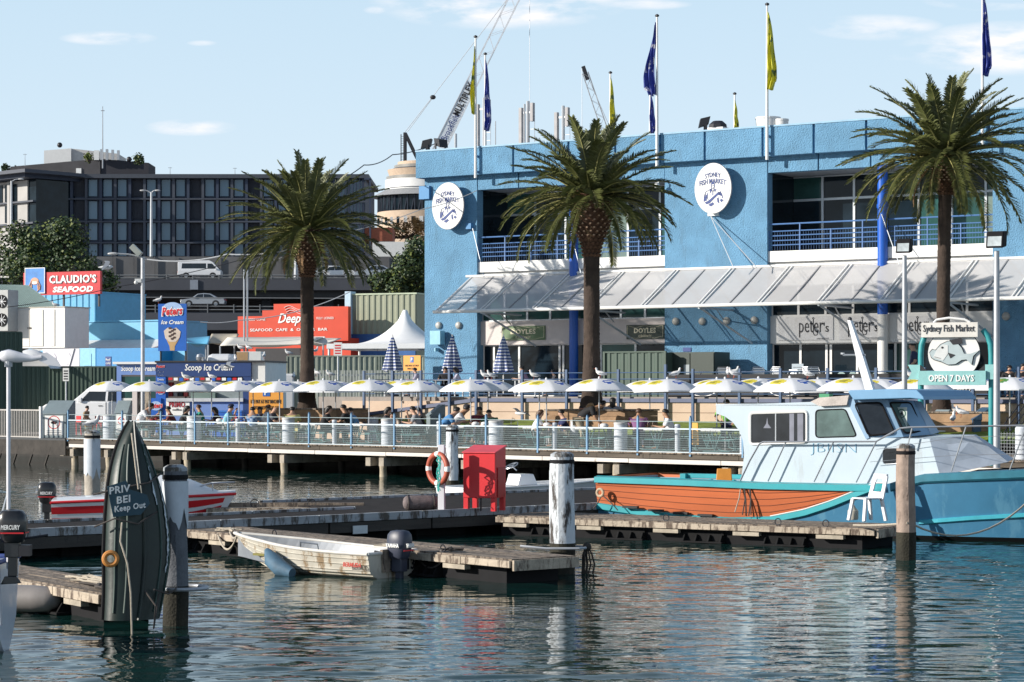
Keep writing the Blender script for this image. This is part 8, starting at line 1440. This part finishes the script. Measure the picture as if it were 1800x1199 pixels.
mb = MB(); mb.prism([(X(x), Zs(y)) for x, y in ((1644, 628), (1650, 614), (1660, 605), (1668, 607), (1668, 622), (1660, 634))], -.09, -.081); mb.build('fish_face', mat('fish_white', (.62, .64, .64), .5), t); mb = MB(); mb.ball((X(1659), -.095, Zs(611)), .035, .01, .03); mb.bar((X(1646), -.095, Zs(627)), (X(1656), -.095, Zs(630)), .02, .01); mb.prism([(X(1670), Zs(598)), (X(1690), Zs(594)), (X(1692), Zs(604)), (X(1676), Zs(606))], -.092, -.081); mb.prism([(X(1668), Zs(620)), (X(1680), Zs(624)), (X(1672), Zs(630))], -.092, -.081); mb.build('fish_details', INK, t)
# things at the right edge
t = thing('stair_railing', 'dark diagonal stair rails at the right edge of the photo', 'railing', pt(1790, HY, 74) - Vector((0, 0, H - 1.15))); mb = MB(); k = FPX / 74
for i in range(4): mb.bar(((-25) / k, 0, .3 + i * .25), ((40) / k, .0, 1.9 + i * .25), .035)
for i in range(4): mb.bar(((-20 + i * 18) / k, 0, .2 + i * .4), ((-20 + i * 18) / k, 0, 1.3 + i * .45), .035)
mb.build('rails', DARK, t)
t = thing('white_drum', 'white round drum with wire netting at the right edge behind the bow', 'bin', DK.w(DK.s(1796, 1.2), 1.2, DZ)); mb = MB(); mb.lathe([(.2, 0), (.2, .95), (.17, 1.0)], n=20); mb.build('drum', PALEW, t, smooth=30); mb = MB(); [mb.torus((0, 0, .15 * i), .215, .008, 'z', 20, 4) for i in range(1, 6)]; mb.build('wire', STEEL, t)
t = thing('end_fence', 'low wire fence behind the cruiser bow at the right edge', 'fence', DK.w(0, 0), DK.r); a, b = DK.s(1745, -.05), DK.s(1990, -.05); mb = MB(); [mb.box(a, b, -.07, -.06, DZ + .1 + i * .1, DZ + .106 + i * .1) for i in range(8)]; [mb.box(a + i * .1, a + i * .1 + .005, -.07, -.06, DZ, DZ + .85) for i in range(int((b - a) / .1))]; mb.build('wires', STEEL, t); [MB().box(a + i * 1.9, a + i * 1.9 + .06, -.09, -.03, DZ, DZ + 1.0).build('post', railm, t) for i in range(4)]
# ------------------------------------------------------------------ people
def skinobj(name, verts, edges, rad, root, m, par, sub=1):
    bm = bmesh.new(); lay = bm.verts.layers.skin.verify(); vs = [bm.verts.new(v) for v in verts]
    for a, b in edges: bm.edges.new((vs[a], vs[b]))
    for i, v in enumerate(vs): r = rad[i]; v[lay].radius = r if isinstance(r, tuple) else (r, r); v[lay].use_root = (i == root)
    me = bpy.data.meshes.new(name); bm.to_mesh(me); bm.free(); me.materials.append(m); o = bpy.data.objects.new(name, me); C.objects.link(o); o.parent = par
    s = o.modifiers.new('skin', 'SKIN'); s.use_smooth_shade = True; u = o.modifiers.new('sub', 'SUBSURF'); u.levels = sub; u.render_levels = sub; return o
SK = [mat('skin_light', (.50, .30, .21), .55, var=.05), mat('skin_tan', (.36, .20, .12), .55, var=.05), mat('skin_dark', (.20, .11, .07), .55, var=.05)]
HAIR = {'k': mat('hair_black', (.012, .010, .010), .5), 'b': mat('hair_brown', (.07, .035, .02), .5), 'r': mat('hair_fair', (.35, .2, .09), .5), 'g': mat('hair_grey', (.3, .28, .26), .6)}
def cloth(col): return mat('cloth_%d_%d_%d' % tuple(int(c * 100) for c in col), col, .85, var=.10, sc=8)
PLAID = mat('cloth_plaid', (.05, .13, .28), .85)
def plaid(m):
    t = m.node_tree; b = t.nodes['Principled BSDF']; tc = t.nodes['Texture Coordinate']; l = t.links.new; c = t.nodes.new('ShaderNodeTexChecker'); c.inputs['Scale'].default_value = 11; c.inputs[1].default_value = (.05, .13, .30, 1); c.inputs[2].default_value = (.35, .45, .6, 1); l(tc.outputs['Object'], c.inputs[0]); l(c.outputs[0], b.inputs['Base Color'])
plaid(PLAID)
def person(px, ytop, d, face, label, shirt, hair='k', skin=0, pose='sit', trous=(.04, .05, .08), fr=DK, zb=DZ, hat=None, longhair=False, mouth=False, smat=None, child=False, group='people on the boardwalk'):
    V = lambda *a: Vector(a); rg = random.Random(px * 7 + ytop); lean = rg.uniform(.02, .10)
    if pose == 'sit': pel, sp, ch, nk, hd = V(0, 0, .54), V(.01, 0, .74), V(lean, 0, .95), V(lean + .03, 0, 1.10), V(lean + .07, 0, 1.20)
    elif pose == 'lean': pel, sp, ch, nk, hd = V(0, 0, .54), V(.06, 0, .73), V(.18, 0, .90), V(.26, 0, 1.02), V(.34, 0, 1.10)
    elif pose == 'stand': pel, sp, ch, nk, hd = V(0, 0, .93), V(.0, 0, 1.12), V(.02, 0, 1.32), V(.03, 0, 1.48), V(.06, 0, 1.58)
    else: pel, sp, ch, nk, hd = V(-.12, 0, .92), V(.05, 0, 1.06), V(.24, 0, 1.18), V(.38, 0, 1.27), V(.47, 0, 1.33)
    up = (hd - nk).normalized(); vs = [pel, sp, ch, nk, hd, hd + up * .115]; ed = [(0, 1), (1, 2), (2, 3), (3, 4), (4, 5)]; rd = [.15, .135, .155, .056, .090, .075]
    vs.append(hd + V(.085, 0, -.01)); rd.append(.022); ed.append((4, 6))           # nose and face front
    arms = []
    for sg in (-1, 1):
        sh = ch + V(0, sg * .20, .055); fw = V(.19, 0, 0)
        if pose in ('sit', 'lean'):
            el = sh + V(.13, sg * .06, -.25); wr = V(max(sh.x + .33, .36), sg * .10, .80)
            if mouth and sg == -1: el = sh + V(.16, .03, -.22); wr = hd + V(.17, -.03, -.08)
        elif pose == 'stand': el = sh + V(-.02, sg * .14, -.27); wr = sh + V(.14, sg * .02, -.42)
        else: el = sh + V(.08, sg * .04, -.27); wr = sh + V(.22, 0, -.48)
        hdn = (wr - el).normalized(); b = len(vs); vs += [sh, el, wr, wr + hdn * .07]; rd += [.058, .042, .028, .030]; ed += [(2, b), (b, b + 1), (b + 1, b + 2), (b + 2, b + 3)]; arms.append((sh, el, wr))
        sd = hdn.cross(V(0, 0, 1)).normalized() if abs(hdn.z) < .95 else V(0, 1, 0)
        for q in range(4): c = len(vs); o_ = sd * (-.030 + .02 * q); ln = (.062, .075, .07, .055)[q]; vs += [wr + hdn * .095 + o_, wr + hdn * (.095 + ln) + o_ * 1.1 + V(0, 0, -.022)]; rd += [.0095, .0075]; ed += [(b + 3, c), (c, c + 1)]
        c = len(vs); vs += [wr + hdn * .05 + sd * .045, wr + hdn * .085 + sd * .06]; rd += [.011, .008]; ed += [(b + 3, c), (c, c + 1)]
    legs = []
    for sg in (-1, 1):
        if pose in ('sit', 'lean'): hp, kn, an = pel + V(.02, sg * .09, -.02), V(.42, sg * .11, .53), V(.40, sg * .11, .10)
        else: hp, kn, an = pel + V(0, sg * .09, -.06), V(.05 * (1 if pose == 'stand' else 0), sg * .10, .50), V(-.02, sg * .10, .09)
        b = len(vs); vs += [hp, kn, an, an + V(.15, sg * .01, -.04)]; rd += [.085, .056, .040, .035]; ed += [(0, b), (b, b + 1), (b + 1, b + 2), (b + 2, b + 3)]; legs.append((hp, kn, an))
    topz = (hd + up * .19).z; Hn = fr.z(px, ytop, d) - zb; s_ = Hn / topz; s_ = max(.55 if child else .8, min(1.22, s_)); z0 = zb
    t = thing('person', label, 'person', fr.w(fr.s(px, d), d, z0), face if isinstance(face, float) else {'R': 0, 'L': PI, 'A': PI / 2, 'T': -PI / 2}[face] + rg.uniform(-.15, .15), group); t.scale = (s_ * 1.22, s_ * 1.22, s_ * 1.02)
    sh0 = t.rotation_euler.z; off = Vector((math.cos(sh0) * hd.x - 0, math.sin(sh0) * hd.x, 0)) * s_; t.location = t.location - off * .6
    skinobj('body', vs, ed, rd, 0, SK[skin], t)
    v2 = [pel + V(0, 0, -.03), sp, ch, ch.lerp(nk, .55)]; e2 = [(0, 1), (1, 2), (2, 3)]; r2 = [.172, .160, .180, .085]
    for sh, el, wr in arms: b = len(v2); v2 += [sh, sh.lerp(el, .85)]; r2 += [.086, .066]; e2 += [(2, b), (b, b + 1)]
    skinobj('shirt', v2, e2, r2, 0, smat or cloth(shirt), t)
    v3 = [pel + V(0, 0, -.02)]; e3 = []; r3 = [.138]
    for hp, kn, an in legs: b = len(v3); v3 += [hp, kn, an + V(0, 0, .02)]; r3 += [.096, .068, .055]; e3 += [(0, b), (b, b + 1), (b + 1, b + 2)]
    skinobj('trousers', v3, e3, r3, 0, cloth(trous), t)
    hm = HAIR.get(hair); c = hd + up * .06; 
    if hair != 'bald':
        mb = MB(); rows = []
        for i in range(8):
            a = i / 7 * PI * .62; rows.append([(c.x - .012 + (.104 * math.sin(a)) * math.cos(w_) * (1 if math.cos(w_) < 0 else .82), c.y + .097 * math.sin(a) * math.sin(w_), c.z + .02 + .10 * math.cos(a) + (.03 if math.cos(w_) > .5 else 0) * (i / 7)) for w_ in [2 * PI * j / 14 for j in range(14)]])
        mb.grid(rows, closed=True)
        if longhair: mb.tube([(c.x - .05, 0, c.z + .02), (c.x - .085, 0, c.z - .08), (c.x - .095, 0, c.z - .2), (c.x - .09, 0, c.z - .30)], [.085, .09, .075, .03], 10)
        mb.build('hair', hm if not hat else hm, t, smooth=True)
    if hat: mb = MB(); mb.lathe([(.10, .05), (.1, .10), (.06, .135), (.01, .14)], (c.x - .01, 0, c.z), 14); mb.box(c.x + .06, c.x + .17, -.06, .06, c.z + .05, c.z + .062); mb.build('cap', cloth(hat), t, smooth=40)
    mb = MB(); 
    for sg in (-1, 1): mb.ball((hd.x + .078, sg * .032, hd.z + .055), .009, n=4)
    mb.build('eyes', INK, t); mb = MB(); mb.box(hd.x + .076, hd.x + .084, -.022, .022, hd.z - .035, hd.z - .028); mb.build('mouth', mat('lip', (.3, .09, .07), .5), t)
    for sg, (hp, kn, an) in zip((-1, 1), legs): mb = MB(); mb.box(an.x - .07, an.x + .19, an.y - .045, an.y + .045, .005, .085); mb.build('shoe', cloth((.05, .05, .06)), t, bevel=.02)
    return t
F1, F2 = 1.75, 4.6
W3 = (.66, .67, .70); BK = (.014, .014, .017)
P = person
P(152, 714, 2.2, 'R', 'small child in a patterned top standing between red stools', (.30, .22, .13), pose='stand', trous=(.4, .25, .08), child=True)
P(254, 708, F1, 'R', 'person in white leaning over a table by the kiosk post', W3, pose='lean', trous=(.1, .1, .12)); P(273, 722, F2, 'R', 'person in maroon bent low behind the one in white', (.22, .03, .04), pose='lean')
P(300, 715, F1, 'L', 'diner in a dark red striped shirt below the white cafe panel', (.15, .03, .03), skin=1); P(325, 714, F1, 'R', 'dark-haired woman in black beside the kiosk bin', BK, longhair=True); P(352, 712, F2, 'L', 'large man in a teal green shirt at the kiosk counter', (.02, .25, .18), skin=1, hair='b', mouth=True)
P(381, 716, F2, 'L', 'woman in a dark top in front of the blue freezer', (.05, .03, .05), longhair=True); P(401, 712, F1, 'R', 'man in light blue shirt and dark cap, hand to his mouth', (.22, .50, .62), hat=(.02, .03, .08), mouth=True, trous=(.45, .45, .45))
P(444, 716, F1, 'A', 'person in blue plaid seen from behind', (0, 0, 0), smat=PLAID); P(457, 716, F2, 'T', 'woman just behind the one in blue plaid', (.10, .05, .05), longhair=True); P(468, 712, F2, 'R', 'man in white between the plaid shirt and the bald man', W3, skin=1, hair='b'); P(478, 713, F1, 'R', 'bald man in a dark grey shirt with sunglasses', (.06, .06, .08), hair='bald', trous=(.5, .5, .5))
P(514, 716, F1, 'A', 'person in pale yellow seen from behind, below the left palm', (.62, .55, .22), trous=(.6, .55, .25)); P(574, 714, F1, 'R', 'person in black at the left of the table beside the left palm', BK, longhair=True); P(609, 712, F1, 'L', 'broad man in black facing the one in black', BK, skin=1); P(621, 717, F2, 'L', 'person in light blue behind the broad man in black', (.14, .32, .55))
P(680, 716, F1, 'R', 'woman in dark jacket with light sleeves beside a small child', (.05, .05, .06), longhair=True); P(690, 725, F1, 'T', 'small child beside the woman in the dark jacket', (.45, .38, .32), child=True); P(731, 715, F1, 'L', 'person in white and black leaning on the table by the big hooded bin', (.25, .25, .27), mouth=True); P(738, 717, F2, 'L', 'person in black half hidden beside the big hooded bin', BK)
P(790, 718, F1 - .8, 'R', 'diner in mid blue bending over the large meal', (.06, .20, .42), pose='lean'); P(807, 714, F1, 'R', 'man in a white shirt reaching across the large meal', W3, pose='lean', skin=1, hat=(.03, .03, .04)); P(843, 716, F2 - 1, 'T', 'diner in maroon facing us behind the large meal', (.16, .025, .04), skin=1); P(860, 721, F2 - 1, 'T', 'diner in green facing us at the end of the large meal', (.02, .14, .06))
P(946, 721, F1, 'R', 'woman in white with brown hair, hand at her face', W3, hair='b', longhair=True, mouth=True, trous=(.5, .5, .52)); P(972, 721, F2 - 1, 'T', 'woman in black with long hair facing us', BK, longhair=True); P(990, 721, F1, 'L', 'man in a navy jumper facing the woman in white', (.02, .03, .10), trous=(.1, .09, .07))
P(1021, 712, 3.0, 'R', 'fair-haired woman in orange print bending forward', (.55, .22, .13), hair='r', pose='bend', longhair=True, trous=(.12, .14, .3)); P(1041, 708, F1, 'R', 'man in black bending over the white bags', BK, pose='bend', skin=1, trous=(.35, .3, .22)); P(1077, 700, 3.4, 'A', 'tall woman in a grey top standing with her back to us', (.30, .30, .32), pose='stand', longhair=True, trous=(.2, .22, .28))
P(1123, 719, F1, 'A', 'man in a purple shirt seen from behind', (.22, .10, .22), hair='b', skin=1); P(1175, 720, F1, 'L', 'man in a white shirt behind two bottles', W3, skin=1)
P(1277, 703, 5.6, 'T', 'worker in a green and yellow vest wiping a table behind the cruiser cabin', (.12, .42, .05), pose='stand', trous=(.03, .04, .09))
for px, yt, f_, col, lb, dd in ((733, 647, 'L', (.35, .33, .42), 'terrace diner in pale lilac below the tent', -4.0), (783, 646, 'T', BK, 'terrace diner in black facing us at the corner pier', -4.0), (803, 646, 'L', (.5, .5, .62), 'terrace diner in white at the corner pier', -4.0), (921, 644, 'L', (.3, .2, .3), 'terrace diner in mauve at the restaurant windows', -4.0), (975, 650, 'L', (.05, .05, .06), 'terrace diner in shadow by the blue column', -2.6)):
    P(px, yt, dd, f_, lb, col, fr=FA, zb=TZ, group='people on the terrace', longhair=rg.random() < .5)
P(1606, 600, -2.5, 'L', 'man in a dark top and pale cap standing right of the white column', (.03, .04, .09), pose='stand', fr=FA, zb=TZ, hat=(.6, .6, .58), trous=(.02, .02, .03), group='people on the terrace')
for px, yt, lb in ((1752, 641, 'dark-haired diner on the terrace right of the signpost ribbon'), (1774, 643, 'dark-haired diner on the terrace right of the leaning lamp pole'), (1798, 640, 'dark-haired diner cut by the right edge of the photo')): P(px, yt, -4.8, 'T', lb, BK, fr=FA, zb=TZ, group='people on the terrace')
# food and bottles
def small(name, cat, label, px, d, z, f, fr=DK, group=None): t = thing(name, label, cat, fr.w(fr.s(px, d), d, z), fr.r, group); f(t); return t
def bag(t, s=.16): mb = MB(); rg2 = random.Random(int(t.location.x * 99)); rows = [[(s * math.sin(PI * (i + .3) / 6.6) * math.cos(2 * PI * j / 12) * rg2.uniform(.8, 1.15), s * math.sin(PI * (i + .3) / 6.6) * math.sin(2 * PI * j / 12), s * .55 * (1 - math.cos(PI * i / 6))) for j in range(12)] for i in range(7)]; mb.grid(rows, closed=True); mb.build('bag', mat('paper_white', (.70, .70, .70), .8), t, smooth=50)
for px, d, lb in ((386, F1, 'crumpled white bag on the table in front of the blue freezer'), (962, F1, 'white takeaway bag between the women in white and black'), (1062, F1, 'large white bag in front of the bending man'), (1046, F2 - 1, 'white bag behind the bending man'), (836, F1 - .3, 'white wrapper in the middle of the large meal'), (852, F1 - .1, 'white and red wrapper at the end of the large meal'), (300, F2, 'white bag on the table behind the striped diner')): small('takeaway_bag', 'bag', lb, px, d, DZ + .76, bag, group='takeaway bags on the tables')
def bottle(t): mb = MB(); mb.lathe([(.035, 0), (.037, .02), (.037, .17), (.014, .23), (.014, .29)], n=12); mb.build('glass', mat('bottle_brown', (.06, .03, .015), .15), t, smooth=40)
small('bottle', 'bottle', 'left brown bottle in front of the man in purple', 1139, F1, DZ + .76, bottle, group='bottles on the table'); small('bottle', 'bottle', 'right brown bottle beside the man in white', 1148, F1, DZ + .76, bottle, group='bottles on the table')
def wetsign(t): mb = MB(); mb.prism([(-.15, 0), (.15, 0), (.12, .75), (-.12, .75)], -.02, .02); mb.build('board', mat('sign_amber', (.65, .33, .04), .5), t)
small('folding_sign', 'sign', 'orange folding floor sign right of the fence end post', 1222, 1.0, DZ + .25, wetsign); 

# ------------------------------------------------------------------ gulls
GW_, GG, GB = mat('gull_white', (.68, .68, .68), .7, var=.04), mat('gull_grey', (.25, .27, .30), .7), mat('gull_red', (.35, .05, .02), .5)
def gull_proto(): 
    t = thing('seagull', 'x', 'seagull'); mb = MB(); mb.tube([(-.19, 0, .12), (-.14, 0, .125), (-.05, 0, .14), (.05, 0, .16), (.10, 0, .20), (.115, 0, .245), (.12, 0, .275), (.135, 0, .29), (.15, 0, .285)], [.008, .035, .062, .062, .042, .030, .034, .028, .010], 12); mb.build('body', GW_, t, smooth=True)
    for sg in (-1, 1): mb = MB(); rows = [[(x, sg * (.03 + w_), z + .02), (x, sg * (.055 + w_), z - .02), (x, sg * (.05 + w_), z - .045)] for x, w_, z in ((.06, .0, .17), (0, .012, .17), (-.08, .005, .155), (-.2, -.03, .13))]; mb.grid(rows); mb.build('wing', GG, t, smooth=True, fixn=False)
    mb = MB(); mb.tube([(.155, 0, .283), (.20, 0, .272)], [.009, .002], 6); mb.build('beak', GB, t)
    for sg in (-1, 1): mb = MB(); mb.tube([(.01, sg * .02, .10), (.01, sg * .02, .005), (.04, sg * .02, .003)], .005, 4); mb.build('leg', GB, t)
    mb = MB(); mb.box(-.26, -.18, -.02, .02, .115, .122); mb.build('tail', INK, t); return t
GP = gull_proto(); first = True
def gull(px, yb, Y, rz, label, sc=1.25):
    global first
    g = GP if first else copy_tree(GP); first = False; g.location = pt(px, yb, Y) if not isinstance(Y, Vector) else Y; g.rotation_euler = (0, 0, rz); g.scale = (sc,) * 3; tag(g, label, 'seagull', 'seagulls')
def on_umb(px, row, rz, lb, dx=0):
    d = 1.75 if row == 1 else 4.9; p = DK.w(DK.s(px, d), d, DZ + 2.11 + .42 - .0); gull(0, 0, Vector((p.x + dx, p.y, p.z + .03 - abs(dx) * .12)), rz, lb)
on_umb(339, 1, PI, 'gull on the umbrella at the kiosk counter, left of a pair', -.3); on_umb(372, 2, PI - .2, 'gull on the rear umbrella at the kiosk counter'); on_umb(858, 2, PI, 'left gull of the close pair above the four diners', -.12); on_umb(858, 2, PI + .2, 'right gull of the close pair above the four diners', .14); on_umb(948, 2, PI, 'gull on the umbrella left of the middle palm', -.2); on_umb(1053, 1, PI - .3, 'gull on the umbrella in front of the middle palm trunk', .05); on_umb(1175, 1, .2, 'white gull on the umbrella before the green enclosure', .25); on_umb(1275, 1, PI, 'gull on the umbrella left of the long printed row', .3); on_umb(1440, 2, PI - .3, 'gull on the rear umbrella left of the cruiser mast', -.4)
gull(0, 0, Vector((pF.x, pF.y, hF + .09)), 0.1, 'grey gull standing on the short white-topped pile', 1.3)
for px, yb, Y, rz, lb in ((278, 534, 110, 0, 'gull on the top left corner of the blue banner'), (97, 541, 131, PI, 'gull on top of the white cool room'), (423, 617, 120, 2.9, 'left gull on the crate behind the kiosk'), (437, 617, 120, 2.6, 'right gull on the crate behind the kiosk'), (464, 631, 119, 1.5, 'gull at the right end of the kiosk roof'), (414, 636, 117, 1.8, 'gull on the kiosk roof edge'), (507, 626, 121, PI, 'gull at the left end of the long corrugated fence'), (555, 622, 120, 1, 'gull on the corrugated fence right of the palm'), (663, 618, 126, 0, 'gull on the tent roof edge'), (739, 620, 125, PI, 'gull on the tent edge near the blue pier'), (516, 668, 109, 1.5, 'gull behind the umbrellas left of the palm'), (557, 662, 108, 2.5, 'gull on the rail right of the left palm trunk'), (580, 664, 108, PI, 'gull on the terrace rail end'), (1280, 664, 80, 1.6, 'gull standing on the terrace windbreak'), (1420, 664, 82, 1.6, 'gull near the chair stacks'), (1602, 668, 76, PI, 'gull left of the signpost ribbon'), (1682, 730, 76, PI, 'left gull at the foot of the right palm'), (1690, 734, 74, 2.8, 'right gull at the foot of the right palm'), (1675, 746, 66, 1.2, 'grey gull in front of the right palm planter'), (1290, 662, 84, 0, 'gull right of the closed doors')): gull(px, yb, Y, rz, lb)
def flying(px, y, Y, rz, label, sc=1.3, bank=0):
    t = thing('flying_gull', label, 'seagull', pt(px, y, Y), rz, 'seagulls'); t.scale = (sc,) * 3; t.rotation_euler = (bank, 0, rz); mb = MB(); mb.tube([(-.2, 0, 0), (-.1, 0, .0), (0, 0, 0), (.1, 0, .01), (.15, 0, .02), (.19, 0, .01)], [.01, .035, .055, .05, .035, .008], 10); mb.build('body', GW_, t, smooth=True)
    for sg in (-1, 1): mb = MB(); mb.grid([[(.07, sg * .03, .03), (-.06, sg * .03, .03)], [(.1, sg * .2, .10), (-.02, sg * .2, .10)], [(.04, sg * .36, .09), (-.06, sg * .36, .09)], [(-.04, sg * .52, .04), (-.07, sg * .52, .04)]]); o = mb.build('wing', GG, t, fixn=False); so = o.modifiers.new('s', 'SOLIDIFY'); so.thickness = .01
    mb = MB(); mb.tube([(.19, 0, .01), (.23, 0, 0)], [.008, .002], 5); mb.build('beak', GB, t)
flying(186, 470, 120, .1, 'gull gliding past the lamp arm at the left', 2.0, R(15)); flying(400, 645, 106, PI - .3, 'white gull landing in front of the kiosk lettering', 1.7, R(-12)); flying(914, 727, 84, 2.6, 'gull flying low over the lawn', 1.2, R(12))
